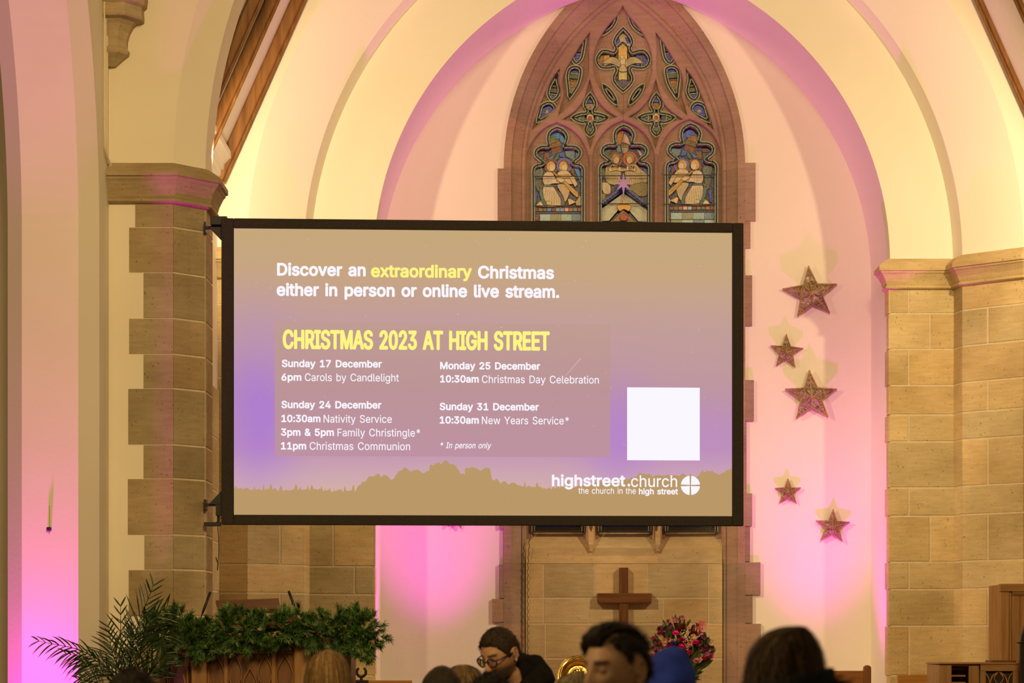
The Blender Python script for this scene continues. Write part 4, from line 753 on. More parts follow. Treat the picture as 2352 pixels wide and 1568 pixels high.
def glow(x, z, rx, rz):
    out = None
    for ax, c0, r0 in (('X', x, rx), ('Z', z, rz)):
        a = N.new('ShaderNodeMath'); a.operation = 'SUBTRACT'; nt.links.new(sp.outputs[ax], a.inputs[0]); a.inputs[1].default_value = c0
        b = N.new('ShaderNodeMath'); b.operation = 'DIVIDE'; nt.links.new(a.outputs[0], b.inputs[0]); b.inputs[1].default_value = r0
        c = N.new('ShaderNodeMath'); c.operation = 'POWER'; nt.links.new(b.outputs[0], c.inputs[0]); c.inputs[1].default_value = 2
        if out is None: out = c.outputs[0]
        else:
            d = N.new('ShaderNodeMath'); d.operation = 'ADD'; nt.links.new(out, d.inputs[0]); nt.links.new(c.outputs[0], d.inputs[1]); out = d.outputs[0]
    e = N.new('ShaderNodeMath'); e.operation = 'MULTIPLY'; nt.links.new(out, e.inputs[0]); e.inputs[1].default_value = -1
    f = N.new('ShaderNodeMath'); f.operation = 'EXPONENT'; nt.links.new(e.outputs[0], f.inputs[0]); return f.outputs[0]
cur = base
for x, z, rx, rz, col, k in ((0.05, 0.38, 0.075, 0.28, (172, 120, 214), 0.95), (0.77, 0.30, 0.07, 0.16, (176, 124, 212), 0.95), (0.92, 0.28, 0.2, 0.13, (190, 138, 200), 0.7), (0.30, 0.62, 0.4, 0.12, (192, 152, 170), 0.5)):
    g = glow(x, z, rx, rz)
    a = N.new('ShaderNodeMath'); a.operation = 'MULTIPLY'; nt.links.new(g, a.inputs[0]); a.inputs[1].default_value = k
    b = N.new('ShaderNodeMath'); b.operation = 'MULTIPLY'; nt.links.new(a.outputs[0], b.inputs[0]); mr = N.new('ShaderNodeMapRange'); mr.inputs[1].default_value = 0.3; mr.inputs[2].default_value = 0.6; mr.inputs[3].default_value = 0.55; mr.inputs[4].default_value = 1.0
    nt.links.new(nz.outputs['Fac'], mr.inputs[0]); nt.links.new(mr.outputs[0], b.inputs[1])
    mx = N.new('ShaderNodeMix'); mx.data_type = 'RGBA'; nt.links.new(b.outputs[0], mx.inputs[0]); nt.links.new(cur, mx.inputs[6]); mx.inputs[7].default_value = (*lin(*col), 1); cur = mx.outputs[2]
em = N.new('ShaderNodeEmission'); nt.links.new(cur, em.inputs[0]); em.inputs[1].default_value = 1.0
nt.links.new(em.outputs[0], N['Material Output'].inputs[0])
m = MB(); Mb = Mf.copy(); Mb.translation = at((iu0 + iu1) / 2, (iv0 + iv1) / 2, -0.02); m.obox(Mb, (iu1 - iu0) / 2 + 0.005, 0.004, (iv1 - iv0) / 2 + 0.005)
surf = m.build('screen_surface', sm, scr); surf['label'] = 'lit screen surface with mauve evening sky slide'
LIFT = -0.0155
E_WHITE = emat('slide_white', lin(250, 247, 255), 1.0); E_YEL = emat('slide_yellow', lin(255, 245, 130), 1.0)
E_LAND = emat('slide_silhouette', lin(186, 152, 104), 1.0)
pmn = bpy.data.materials.new('slide_panel'); pmn.use_nodes = True; nt = pmn.node_tree; N = nt.nodes; N.remove(N['Principled BSDF'])
tc = N.new('ShaderNodeTexCoord'); sp = N.new('ShaderNodeSeparateXYZ'); nt.links.new(tc.outputs['Generated'], sp.inputs[0])
c_ = ramp(sp.outputs['Z'], [(0.0, (190, 146, 162)), (0.5, (188, 148, 152)), (1.0, (192, 156, 146))]); em = N.new('ShaderNodeEmission'); nt.links.new(c_, em.inputs[0]); nt.links.new(em.outputs[0], N['Material Output'].inputs[0])
m = MB(); a, b = S(631, 1046), S(1402, 744)
m.add([at(a[0], a[1], LIFT - 0.0004), at(b[0], a[1], LIFT - 0.0004), at(b[0], b[1], LIFT - 0.0004), at(a[0], b[1], LIFT - 0.0004)], [(0, 1, 2, 3)])
m.build('notice_panel', pmn, surf, fix=False)
def txt(mb, s, x0, yb, x1, cap, hw=0.0, shear=0):
    a = S(x0, yb); b = S(x1, yb); k = 0.002905
    glyph_text(mb, s, a[0], b[0], a[1], cap * k, at, hw * k, shear, lift=LIFT)
mw, my = MB(), MB()
txt(mw, 'Discover an', 636, 632, 840, 29.5, 1.5); txt(my, 'extraordinary', 852, 635.5, 1084, 29.5, 1.5); txt(mw, 'Christmas', 1098, 638.5, 1273, 29.5, 1.5)
txt(mw, 'either in person or online live stream.', 635, 678.5, 1285, 29.5, 1.5)
txt(my, 'CHRISTMAS 2023 AT HIGH STREET', 649, 800.5, 1263, 44.5, 2.1)
mw.build('slide_heading', E_WHITE, surf, fix=False); my.build('slide_yellow_heading', E_YEL, surf, fix=False)
mt = MB(); B_ = 0.8
for s, x0, y, x1, c, hw in (('Sunday 17 December', 647, 842, 877, 17, B_), ('6pm', 646, 873.5, 692, 17, B_), ('Carols by Candlelight', 700, 874, 916, 17.5, 0.12), ('Monday 25 December', 1011, 847, 1241, 17, B_), ('10:30am', 1011, 877.5, 1100, 17, B_), ('Christmas Day Celebration', 1107, 878.5, 1376, 17.5, 0.12),
    ('Sunday 24 December', 646, 936.5, 876, 17, B_), ('10:30am', 646, 968.5, 736, 17, B_), ('Nativity Service', 743, 969.5, 900, 17.5, 0.12), ('3pm & 5pm', 645, 1000, 767, 17, B_), ('Family Christingle*', 775, 1001, 965, 17.5, 0.12), ('11pm', 645, 1031.5, 703, 17, B_), ('Christmas Communion', 711, 1032, 942, 17.5, 0.12),
    ('Sunday 31 December', 1010, 941, 1238, 17, B_), ('10:30am', 1010, 972, 1100, 17, B_), ('New Years Service*', 1107, 973, 1307, 17.5, 0.12)): txt(mt, s, x0, y, x1, c, hw)
txt(mt, '* In person only', 1010, 1028.5, 1127, 13.5, 0.2, 0.2)
mt.build('slide_dates', E_WHITE, surf, fix=False)
ml = MB()
txt(ml, 'highstreet', 1268, 1116, 1437, 27, 1.2); txt(ml, '.', 1442, 1116.5, 1448, 27, 1.2); txt(ml, 'church', 1450, 1117.5, 1556, 27, 0.25); txt(ml, 'the church in the', 1329, 1133, 1461, 14, 0.1); txt(ml, 'high street', 1468, 1134.5, 1558, 14, 0.6)
ec = S(1586.5, 1114); er = 22.3 * 0.0029
for q in range(4):
    a0 = q * math.pi / 2; g = 0.005; pts = []
    dx, dy = math.cos(a0 + math.pi / 4), math.sin(a0 + math.pi / 4); ox, oy = (g if dx > 0 else -g), (g if dy > 0 else -g)
    pts.append((ec[0] + ox * 0.7, ec[1] + oy * 0.7))
    for k in range(13):
        a = a0 + 0.09 + (math.pi / 2 - 0.18) * k / 12; pts.append((ec[0] + er * math.cos(a), ec[1] + er * math.sin(a)))
    ml.add([at(x, y, LIFT) for x, y in pts], [tuple(range(len(pts)))])
ml.build('slide_logo', E_WHITE, surf, fix=False)
m = MB(); a, b = S(1441, 1056), S(1608, 889.5); m.add([at(a[0], a[1], LIFT), at(b[0], a[1], LIFT), at(b[0], b[1], LIFT), at(a[0], b[1], LIFT)], [(0, 1, 2, 3)])
m.build('slide_white_square', E_WHITE, surf, fix=False)
# dusk silhouettes at the foot of the slide
rng = random.Random(3); top = []
sil = [(536, 1116), (600, 1118), (660, 1120), (720, 1119), (760, 1121), (818, 1122), (832, 1106), (850, 1092), (878, 1088), (905, 1098), (918, 1080), (930, 1068), (944, 1080), (955, 1078), (985, 1082), (988, 1066), (1005, 1060), (1030, 1057), (1045, 1066), (1058, 1082), (1070, 1090), (1068, 1076), (1090, 1072), (1126, 1074), (1130, 1096), (1150, 1104), (1190, 1110), (1230, 1114), (1265, 1116), (1330, 1112), (1400, 1102), (1455, 1095), (1470, 1086), (1492, 1084), (1500, 1094), (1520, 1088), (1532, 1086), (1545, 1092), (1560, 1086), (1580, 1088), (1606, 1092), (1614, 1078), (1640, 1081), (1655, 1086), (1672, 1078), (1683, 1076)]
for i in range(len(sil) - 1):
    (x0, y0), (x1, y1) = sil[i], sil[i + 1]; grass = (x1 < 820 or 1180 < x0 < 1330); n = max(1, int((x1 - x0) / (2.6 if grass else 3.2)))
    for k in range(n):
        t = k / n; j = rng.uniform(-2, 5) if grass else rng.uniform(-2.2, 2.2)
        xx_ = x0 + (x1 - x0) * t
        if grass and rng.random() < 0.22: j = -rng.uniform(5, 14)
        if not grass: j += 3 - 6.5 * abs(math.sin(xx_ / 8.5 + 1.3 * math.sin(xx_ / 23)))
        top.append((x0 + (x1 - x0) * t, y0 + (y1 - y0) * t + j))
top.append(sil[-1])
b0 = S(536, 1182)[1] - 0.004; vs, fs = [], []
for x, y in top:
    u, v = S(x, y + 3); u = min(max(u, iu0 - .004), iu1 + .004); vs += [at(u, v, LIFT - 0.0002), at(u, b0, LIFT - 0.0002)]
for i in range(len(top) - 1): fs.append((2 * i, 2 * i + 2, 2 * i + 3, 2 * i + 1))
m = MB(); m.add(vs, fs); m.build('slide_treeline', E_LAND, surf, fix=False)
m = MB()
for k in range(150):
    px, py = rng.uniform(550, 1670), rng.uniform(540, 1040) if k < 110 else rng.uniform(540, 760); u, v = S(px, py); r = rng.choice((0.0012, 0.0014, 0.002, 0.003)) * (1.3 if k < 12 else 1)
    m.add([at(u + r * math.cos(a), v + r * math.sin(a), LIFT - 0.0003) for a in (0, 1.571, 3.142, 4.712)], [(0, 1, 2, 3)])
m.build('slide_stars', emat('slide_star_light', lin(226, 200, 246)), surf, fix=False)['kind'] = 'stuff'
m = MB(); p0, p1 = S(1294, 868), S(1334, 822); dv = Vector((p1[0] - p0[0], p1[1] - p0[1])).normalized(); pv = Vector((-dv.y, dv.x)) * 0.006
m.add([at(p0[0] - pv.x * .3, p0[1] - pv.y * .3, LIFT - .0002), at(p0[0] + pv.x * .3, p0[1] + pv.y * .3, LIFT - .0002), at(p1[0] + pv.x, p1[1] + pv.y, LIFT - .0002), at(p1[0] - pv.x, p1[1] - pv.y, LIFT - .0002)], [(0, 1, 2, 3)])
m.build('slide_shooting_star', emat('slide_streak', lin(212, 160, 180)), surf, fix=False)
# hinge brackets on the pillar side, quick-release pin and lanyard
xp = -2.054
def bracket(z, low):
    m = MB(); x1 = bl.x + 0.01; y = 14.56
    m.box(xp, xp + 0.012, y - 0.05, y + 0.05, z - 0.035, z + 0.035)
    m.box(xp, x1, y - 0.035, y + 0.0, z - 0.009, z + 0.009)
    s = -1 if low else 1
    m.prism([(xp + 0.03, z), (x1 + 0.02, z), (x1 + 0.02, z + (0.10 if low else -0.13)), (x1 - 0.02, z + (0.09 if low else -0.09))], Matrix(((1, 0, 0, 0), (0, 0, 1, y - 0.05), (0, 1, 0, 0), (0, 0, 0, 1))), 0.03)
    if low:
        m.box(x1 - 0.055, x1 + 0.02, y - 0.07, y - 0.0, z - 0.075, z)
        m.tube([(x1 - 0.04, y - 0.045, z - 0.075), (x1 - 0.04, y - 0.045, z - 0.135)], 0.009, 8)
        m.box(xp, x1 - 0.022, y - 0.06, y - 0.03, z - 0.145, z - 0.118)
    else: m.box(x1 - 0.09, x1 + 0.02, y - 0.08, y - 0.02, z + 0.01, z + 0.065)
    return m.build('hinge_bracket', BLACK, scr, bevel=0.002)
bracket(PZ(520, 14.5), False); lb = bracket(PZ(1158, 14.5), True)
m = MB(); zz0 = PZ(1190, 14.5); xx = bl.x - 0.035
ring = [(xx + 0.013 * math.cos(a), 14.515, zz0 - 0.035 + 0.016 * math.sin(a)) for a in [6.2832 * k / 16 for k in range(17)]]
m.tube(ring, 0.002, 5, cap=False)
m.tube([(xx, 14.515, zz0 - 0.05), (xx + 0.004, 14.515, zz0 - 0.10), (xx + 0.008, 14.515, zz0 - 0.17), (xx + 0.006, 14.515, zz0 - 0.25), (xx, 14.515, zz0 - 0.31)], 0.0028, 5)
m.tube([(xx - 0.012, 14.515, zz0 - 0.26), (xx - 0.004, 14.515, zz0 - 0.285), (xx + 0.003, 14.515, zz0 - 0.30), (xx - 0.002, 14.515, zz0 - 0.345)], 0.004, 5)
m.build('safety_lanyard', BLACK, scr)

# ------------------------------------------------------------------ corbel and conduits in the corner beside the pillar
m = MB(); x0 = -2.667; secs = []
for py, px in ((142, 257), (126, 275), (117, 287), (110, 289), (106, 288), (100, 284), (84, 285), (66, 290), (52, 298), (44, 306), (41, 321), (38, 323), (12, 322), (6, 329), (-10, 331), (-40, 331), (-44, 345), (-80, 345)):
    w_ = PX(px, 14.25) - x0; z = PZ(py, 14.25); d = w_ * 0.95
    secs.append([Vector((x0, 14.42, z)), Vector((x0, 14.4 - d, z)), Vector((x0 + 0.62 * w_, 14.4 - d, z)), Vector((x0 + w_, 14.4 - 0.45 * d, z)), Vector((x0 + w_, 14.42, z))])
m.loft(secs, cap=True)
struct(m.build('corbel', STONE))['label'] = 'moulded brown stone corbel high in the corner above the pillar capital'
CABLE = pmat('cream_cable', (0.72, 0.62, 0.44), (0.76, 0.66, 0.48), 20, 0.5)
for k, dx in enumerate((0, 0.014, 0.030)):
    m = MB(); y = 14.18 + 0.05 * k; x = -2.655
    zt = PZ(345 + 5 * k, 14.3)
    m.tube([(x, y, 6.6), (x, y, zt + 0.12), (x, y + 0.005, zt), (x + 0.004, y + 0.06, zt - 0.05 - 0.01 * k), (x + 0.012, 14.375 - 0.01 * k, zt - 0.085), (x + 0.05, 14.385 - 0.01 * k, zt - 0.10)], 0.006, 6)
    o = m.build('wall_cable', CABLE, smooth=True, loc=(x, y, 5))
    tag(o, ('thin cream cable nearest the chamfer, running down the corner to the pillar capital', 'middle one of three thin cream cables running down the corner to the capital', 'thin cream cable nearest the pillar wall, running down the corner to the capital')[k], 'cable', 'cables in the corner')
# wall hook in the magenta recess, twisted wire on the window jamb
hk = P(113, 1214, 13.89); t = thing('wall_hook', 'small dark hook with an upright wire on the magenta lit wall', 'hook', tuple(hk))
m = MB(); m.box(hk.x - 0.013, hk.x + 0.013, hk.y - 0.02, hk.y + 0.012, hk.z - 0.010, hk.z + 0.010); m.ball(hk + Vector((0.006, -0.02, 0.004)), 0.008); m.build('hook_block', BLACK, t)
m = MB(); m.tube([hk + Vector((0.002, 0.004, 0.01)), hk + Vector((0, 0.009, 0.15))], 0.0015, 5); m.tube([hk + Vector((0, -0.004, -0.01)), hk + Vector((0.001, -0.004, -0.03))], 0.0015, 5); m.build('wire', pmat('dull_brass', (0.35, 0.25, 0.1), rough=0.4, metal=1), t)
m = MB(); pts = []
for k in range(70):
    u = k / 69; py = 1238 + (1530 - 1238) * u; px = 1216 - 4 * min(1, u * 4); pts.append(P(px, py, 17.96) + Vector((0.004 * math.cos(k * 1.6), 0.004 * math.sin(k * 1.6), 0)))
m.tube(pts, 0.004, 5); tag(m.build('twisted_wire', pmat('old_wire', (0.16, 0.11, 0.06), rough=0.7), loc=tuple(pts[-1])), 'dark twisted wire hanging down the left edge of the stone panel below the window', 'wire')

# ------------------------------------------------------------------ rattan stars on the sanctuary wall
RATTAN = pmat('glitter_rattan', (0.26, 0.15, 0.055), (0.42, 0.26, 0.10), 60, 0.45, attr=True, spec=0.6)
def rattan_star(tips, label, seed):
    rs = random.Random(seed); y0 = 17.93
    T = [P(x, y, y0 - 0.01) for x, y in tips]; c = sum(T, Vector()) / 5; rad = sum((p - c).length for p in T) / 5
    dep = rad * 0.17; Y0 = 17.949 - dep
    c.y = Y0
    inn = []
    for k in range(5): d = ((T[k] - c).normalized() + (T[(k + 1) % 5] - c).normalized()).normalized(); q = c + d * rad * 0.42; q.y = Y0; inn.append(q)
    for p in T: p.y = Y0
    t = thing('rattan_star', label, 'star decoration', (c.x, 17.945, c.z), 'rattan stars on the sanctuary wall')
    m = MB(); r = max(0.0042, rad * 0.028)
    cf, cb = c + Vector((0, -dep * 0.9, 0)), c + Vector((0, dep * 0.8, 0))
    for k in range(5):
        for q in (inn[k], inn[k - 1]):
            for o in (-dep * .28, dep * .28):
                a = T[k] + Vector((rs.uniform(-.3, .3) * r, o * 0.3, rs.uniform(-.3, .3) * r)); e = (q - T[k])
                m.tube([a - e.normalized() * rad * 0.03, T[k] + e * 0.5 + Vector((0, o * 0.8, 0)), q + Vector((0, o, 0)) + e.normalized() * rad * 0.12], r, 5, tint(.25))
        m.tube([T[k], c + (T[k] - c) * 0.4 + Vector((0, -dep * 0.5, 0)), cf], r * 0.9, 5, tint(.25))
        m.tube([inn[k], cf], r * 0.8, 5, tint(.2)); m.tube([inn[k], cb], r * 0.8, 5)
    m.build('star_frame', RATTAN, t)
    m = MB(); tr = max(0.0018, rad * 0.0105)
    for k in range(5):                                   # thin vine wound round each arm and across the middle
        for i in range(30):
            u0, u1 = rs.uniform(0.02, 0.92), rs.uniform(0.02, 0.92); s0, s1 = (inn[k], inn[k - 1]) if rs.random() < 0.5 else (inn[k - 1], inn[k])
            a = T[k].lerp(s0, u0); b = T[k].lerp(s1, min(1, max(0, u0 + rs.uniform(-.22, .22)))); f = rs.choice((-1, 1))
            mid = (a + b) / 2 + Vector((rs.uniform(-1, 1) * rad * .04, f * dep * (0.15 + 0.5 * u0), rs.uniform(-1, 1) * rad * .04))
            m.tube([a + (a - b) * 0.06, mid, b + (b - a) * 0.06], tr, 4, tint(.4), cap=False)
    for i in range(48):
        a, b = rs.sample(inn + [T[0].lerp(c, .5), T[1].lerp(c, .5), T[2].lerp(c, .5)], 2)
        m.tube([a, (a + b) / 2 + Vector((rs.uniform(-1, 1) * rad * .1, -dep * rs.uniform(-.6, .8), rs.uniform(-1, 1) * rad * .1)), b], tr, 4, tint(.4), cap=False)
    for i in range(14):
        a = T[rs.randrange(5)].lerp(c, rs.uniform(.1, .7)); d = Vector((rs.uniform(-1, 1), rs.uniform(-.4, .1), rs.uniform(-1, 1))).normalized()
        m.tube([a, a + d * rad * .1, a + d * rad * .16 + Vector((rs.uniform(-1, 1), 0, rs.uniform(-1, 1))) * rad * .06], tr * .7, 4, tint(.4), cap=False)
    m.build('wound_vine', RATTAN, t)
rattan_star([(1857, 613), (1920, 653), (1904, 717), (1833, 725), (1799, 664)], 'large rattan star at the top of the right wall, highest of all', 1)
rattan_star([(1806, 768), (1844, 800), (1826, 842), (1784, 839), (1771, 794)], 'medium rattan star set to the left, between the two large stars', 2)
rattan_star([(1859, 852), (1920, 894), (1900, 956), (1830, 959), (1805, 894)], 'large rattan star at the middle of the right wall, below the medium star', 3)
rattan_star([(1810, 1099), (1839, 1120), (1829, 1155), (1791, 1154), (1781, 1121)], 'smallest rattan star on the right wall, left of the lower shadow edge', 4)
rattan_star([(1914, 1170), (1951, 1199), (1934, 1242), (1886, 1240), (1875, 1196)], 'lowest rattan star on the right wall, across the shadow edge', 5)
rattan_star([(1046, 1128), (1090, 1165), (1058, 1212), (1030, 1208), (1000, 1165)], 'rattan star almost hidden behind the lower edge of the screen', 6)

# ------------------------------------------------------------------ wooden cross on the stone panel
cx_, yc = PX(1432.5, 17.95), 17.95
t = thing('wooden_cross', 'plain brown wooden cross on the stone panel below the window', 'cross', (cx_, 17.985, PZ(1303, 17.95)))
hw_ = 0.0375
m = MB(); m.box(cx_ - hw_, cx_ + hw_, 17.935, 17.985, 1.0, PZ(1303, 17.95)); m.build('upright', wood_mat('cross_wood', (0.13, 0.05, 0.014), (0.21, 0.09, 0.028)), t, bevel=0.004)
m = MB(); m.box(PX(1372, 17.95), PX(1496.5, 17.95), 17.928, 17.985, PZ(1384.5, 17.95), PZ(1362, 17.95)); m.build('crossbar', wood_mat('cross_wood_bar', (0.13, 0.05, 0.014), (0.22, 0.10, 0.03), 'x'), t, bevel=0.004)

# ------------------------------------------------------------------ communion table, brass dish, flowers
ZT = 1.225
t = thing('communion_table', 'oak communion table below the wooden cross, mostly below the picture', 'table', (WX, 17.3, 0.35))
m = MB(); m.box(WX - 0.95, WX + 0.95, 17.0, 17.62, ZT - 0.05, ZT); m.build('table_top', OAKM_X, t, bevel=0.008)
for sx in (-0.85, 0.85):
    for y in (17.08, 17.54):
        m = MB(); m.box(WX + sx - 0.045, WX + sx + 0.045, y - 0.045, y + 0.045, 0.35, ZT - 0.05); m.build('leg', OAKM, t, bevel=0.006)
BRASS = pmat('polished_brass', (0.62, 0.42, 0.10), (0.72, 0.50, 0.14), 8, 0.16, 0.12, 60, metal=1)
rd = 0.168; dc = Vector((PX(1328, 17.42), 17.42, ZT + rd + 0.001))
t = thing('brass_dish', 'shiny round brass alms dish standing on edge left of the flowers', 'dish', (dc.x, dc.y, ZT))
Md = Matrix.Translation(dc) @ Matrix.Rotation(R(90 - 8), 4, 'X')
m = MB(); m.lathe([(0.0, -0.006), (0.05, -0.004), (0.085, 0.0), (0.105, -0.002), (0.112, 0.018), (0.12, 0.026), (0.134, 0.027), (0.138, 0.032), (0.146, 0.032), (0.15, 0.028), (0.163, 0.026), (rd, 0.030), (rd, 0.024), (0.12, 0.020), (0.105, -0.010), (0.0, -0.014)], Md, 48)
m.build('dish_body', BRASS, t, smooth=True)
for k in range(7):
    a = 6.2832 * k / 6; rr = 0.045 if k < 6 else 0; m = MB(); m.ball(Md @ Vector((rr * math.cos(a), rr * math.sin(a), 0.0)), 0.026, 0.026, 0.012, M=Matrix.Rotation(R(82), 3, 'X')); m.build('embossed_boss', BRASS, t, smooth=True)

fc = Vector((PX(1566, 17.3), 17.3, ZT)); fa = thing('flower_arrangement', 'tall arrangement of pink, purple and red flowers in a vase right of the cross', 'flowers', tuple(fc))
m = MB(); m.lathe([(0.0, 0.002), (0.06, 0.002), (0.075, 0.03), (0.085, 0.09), (0.07, 0.15), (0.055, 0.17), (0.06, 0.18), (0.05, 0.175), (0.045, 0.10), (0.0, 0.09)], Matrix.Translation(fc), 28); m.build('vase', pmat('grey_ceramic', (0.30, 0.26, 0.2), (0.36, 0.32, 0.25), 10, 0.3), fa, smooth=True)
LEAF = pmat('green_leaf', (0.032, 0.070, 0.017), (0.085, 0.15, 0.04), 9, 0.45, attr=True, spec=0.4)
PETAL = pmat('flower_petal', (0.9, 0.9, 0.9), (1.1, 1.05, 1.05), 30, 0.6, attr=True, spec=0.2)
fr = random.Random(5)
def leaf(mb, a, b, w_, droop=0.0, col=(1, 1, 1), n=5, side=None):
    a, b = Vector(a), Vector(b); d = b - a; sd = side or d.cross(Vector((0, 1, 0.2))).normalized(); L, Rr = [], []
    for i in range(n + 1):
        u = i / n; p = a + d * u + Vector((0, 0, -droop * u * u)); w2 = w_ * math.sin(math.pi * min(1, 0.12 + u * 0.88)) ** 0.8 * 0.5
        L.append(p + sd * w2 + Vector((0, -w2 * .35, 0))); Rr.append(p - sd * w2 + Vector((0, -w2 * .35, 0)))
    mid = [(L[i] + Rr[i]) / 2 + Vector((0, w_ * .16, 0)) for i in range(n + 1)]
    vs = L + mid + Rr; k = n + 1
    mb.add(vs, [(i, i + 1, k + i + 1, k + i) for i in range(n)] + [(k + i, k + i + 1, 2 * k + i + 1, 2 * k + i) for i in range(n)], col)
def fp(px, py, dy=0.0): v = P(px, py, 17.3); v.y = 17.3 + dy; return v
root_ = fc + Vector((0, 0, 0.17))
m = MB()
for px, py, w_ in ((1524, 1422, 24), (1537, 1421, 22), (1550, 1410, 16), (1558, 1414, 14), (1572, 1424, 18), (1594, 1432, 14), (1612, 1458, 30), (1624, 1450, 26), (1641, 1490, 16), (1636, 1503, 18), (1610, 1486, 26), (1500, 1482, 20), (1492, 1500, 16), (1512, 1466, 18), (1530, 1448, 22), (1546, 1470, 26), (1560, 1456, 26), (1585, 1475, 26), (1600, 1500, 26), (1608, 1520, 20), (1618, 1530, 16), (1612, 1512, 18), (1520, 1490, 24), (1505, 1515, 20), (1540, 1500, 30), (1570, 1505, 30), (1590, 1520, 24), (1497, 1465, 10), (1503, 1452, 8), (1534, 1460, 20), (1551, 1482, 22), (1580, 1455, 20), (1598, 1468, 20), (1528, 1512, 26), (1556, 1525, 26), (1604, 1548, 14), (1607, 1556, 12), (1600, 1562, 12), (1612, 1536, 14)):
    for j in range(2):
        tip = fp(px + fr.uniform(-5, 5) * j, py + fr.uniform(0, 14) * j, fr.uniform(-0.12, 0.12)); d = (tip - root_); base = tip - d.normalized() * fr.uniform(0.10, 0.17) + Vector((0, 0, -0.01))
        leaf(m, base, tip, w_ * 0.0024, 0, tint(.4))
for i in range(46):
    tip = fp(fr.gauss(1566, 34), fr.uniform(1440, 1520), fr.uniform(-.1, .1)); m.tube([root_ + Vector((fr.uniform(-.04, .04), fr.uniform(-.04, .04), 0)), root_.lerp(tip, .6) + Vector((0, 0, .02)), tip], 0.003, 4, tint(.3))
m.build('foliage', LEAF, fa)
def carnation(px, py, r, col, dy=-0.10, tilt=(0, -0.6, 0.8), name='carnation', label=None):
    c = fp(px, py, dy + fr.uniform(-.03, .03)); m = MB(); Rm = Vector(tilt).to_track_quat('Z', 'Y').to_matrix(); rr = r * 0.00346
    for ring in range(4):
        n = 16 - 3 * ring
        for k in range(n):
            a = 6.2832 * k / n + ring * .3; d = Rm @ Vector((math.cos(a), math.sin(a), 0.15 + 0.35 * ring)); sd = Rm @ Vector((-math.sin(a), math.cos(a), 0))
            leaf(m, c + d * rr * .08, c + d * rr * (1.0 - .18 * ring), rr * .42, 0, tuple(x * fr.uniform(.8, 1.15) for x in lin(*col)), 3, sd)
    m.ball(c, rr * .25, col=tuple(x * .6 for x in lin(*col)))
    o = m.build(name, PETAL, fa)
    if label: o['label'] = label
def lily(px, py, r, col, up, n=6, name='lily', label=None, stripe=True):
    c = fp(px, py, -0.08); m = MB(); Rm = Vector(up).to_track_quat('Z', 'Y').to_matrix(); rr = r * 0.00346
    for k in range(n):
        a = 6.2832 * k / n; d = Rm @ Vector((math.cos(a) * .55, math.sin(a) * .55, 1)); sd = Rm @ Vector((-math.sin(a), math.cos(a), 0)); o2 = Rm @ Vector((math.cos(a), math.sin(a), 0))
        leaf(m, c, c + d * rr, rr * .36, 0, tuple(x * fr.uniform(.75, 1.2) for x in lin(*col)), 5, sd)
        if stripe: leaf(m, c - o2 * .002, c + d * rr * .8 - o2 * .003 + Vector((0, -.004, 0)), rr * .08, 0, lin(210, 160, 120), 4, sd)
    m.ball(c, rr * .14, rr * .14, rr * .25, col=lin(150, 150, 50))
    o = m.build(name, PETAL, fa)
    if label: o['label'] = label
def cluster(px, py, r, col, name='alstroemeria', n=4):
    for i in range(n):
        m = MB()
        c = fp(px + fr.uniform(-r, r) * .7, py + fr.uniform(-r, r) * .7, fr.uniform(-.12, -.02)); Rm = Vector((fr.uniform(-1, 1), -1, fr.uniform(-.2, 1))).to_track_quat('Z', 'Y').to_matrix()
        for k in range(6):
            a = k * 1.047; d = Rm @ Vector((math.cos(a), math.sin(a), .8)); sd = Rm @ Vector((-math.sin(a), math.cos(a), 0))
            leaf(m, c, c + d * r * .0030, r * .0021, 0, tuple(x * fr.uniform(.65, 1.25) for x in lin(*col)), 3, sd)
        m.build(name, PETAL, fa)
lily(1562, 1455, 30, (130, 40, 56), (-.05, -.25, 1), label='dark pink striped lily'); lily(1587, 1464, 24, (120, 36, 48), (.1, -.3, 1), label='dark red lily')
lily(1574, 1440, 21, (150, 146, 40), (.18, -.1, 1), 3, 'lily_bud', 'closed yellow green lily bud', False)
for px, py, r in ((1549, 1454, 8), (1565, 1469, 9), (1595, 1474, 8), (1534, 1485, 8), (1563, 1485, 9)): carnation(px, py, r + 1, (232, 30, 130))
carnation(1582, 1498, 8, (200, 24, 100)); carnation(1500, 1507, 9, (214, 40, 140), tilt=(-.6, -.8, .3)); carnation(1630, 1506, 8, (206, 50, 150), tilt=(.7, -.7, .2))
carnation(1544, 1477, 9, (70, 40, 130), name='purple_aster', label='deep violet flower'); carnation(1615, 1511, 8, (196, 16, 24), name='rose', label='red rose'); carnation(1597, 1517, 10, (190, 110, 130), name='rose', label='dusty pink rose')
carnation(1584, 1473, 6, (230, 200, 110), name='rose', label='small cream flower')
for px, py, r, c in ((1540, 1424, 9, (196, 120, 126)), (1551, 1428, 8, (180, 106, 110)), (1564, 1424, 8, (184, 116, 120)), (1520, 1446, 10, (130, 60, 90)), (1536, 1443, 9, (110, 56, 80)), (1521, 1458, 9, (150, 80, 84)), (1503, 1474, 9, (120, 40, 66)), (1516, 1478, 9, (196, 130, 120)), (1530, 1474, 9, (196, 136, 120)), (1518, 1497, 9, (204, 140, 130)), (1504, 1490, 8, (140, 70, 90)), (1610, 1440, 11, (196, 120, 120)), (1603, 1452, 9, (206, 140, 136)), (1618, 1470, 10, (124, 66, 96)), (1612, 1478, 10, (110, 52, 80)), (1604, 1488, 9, (130, 76, 104)), (1627, 1490, 9, (112, 54, 90)), (1616, 1498, 9, (136, 76, 110)), (1575, 1485, 9, (200, 126, 116)), (1587, 1480, 8, (196, 120, 110))): cluster(px, py, r, c)
m = MB()
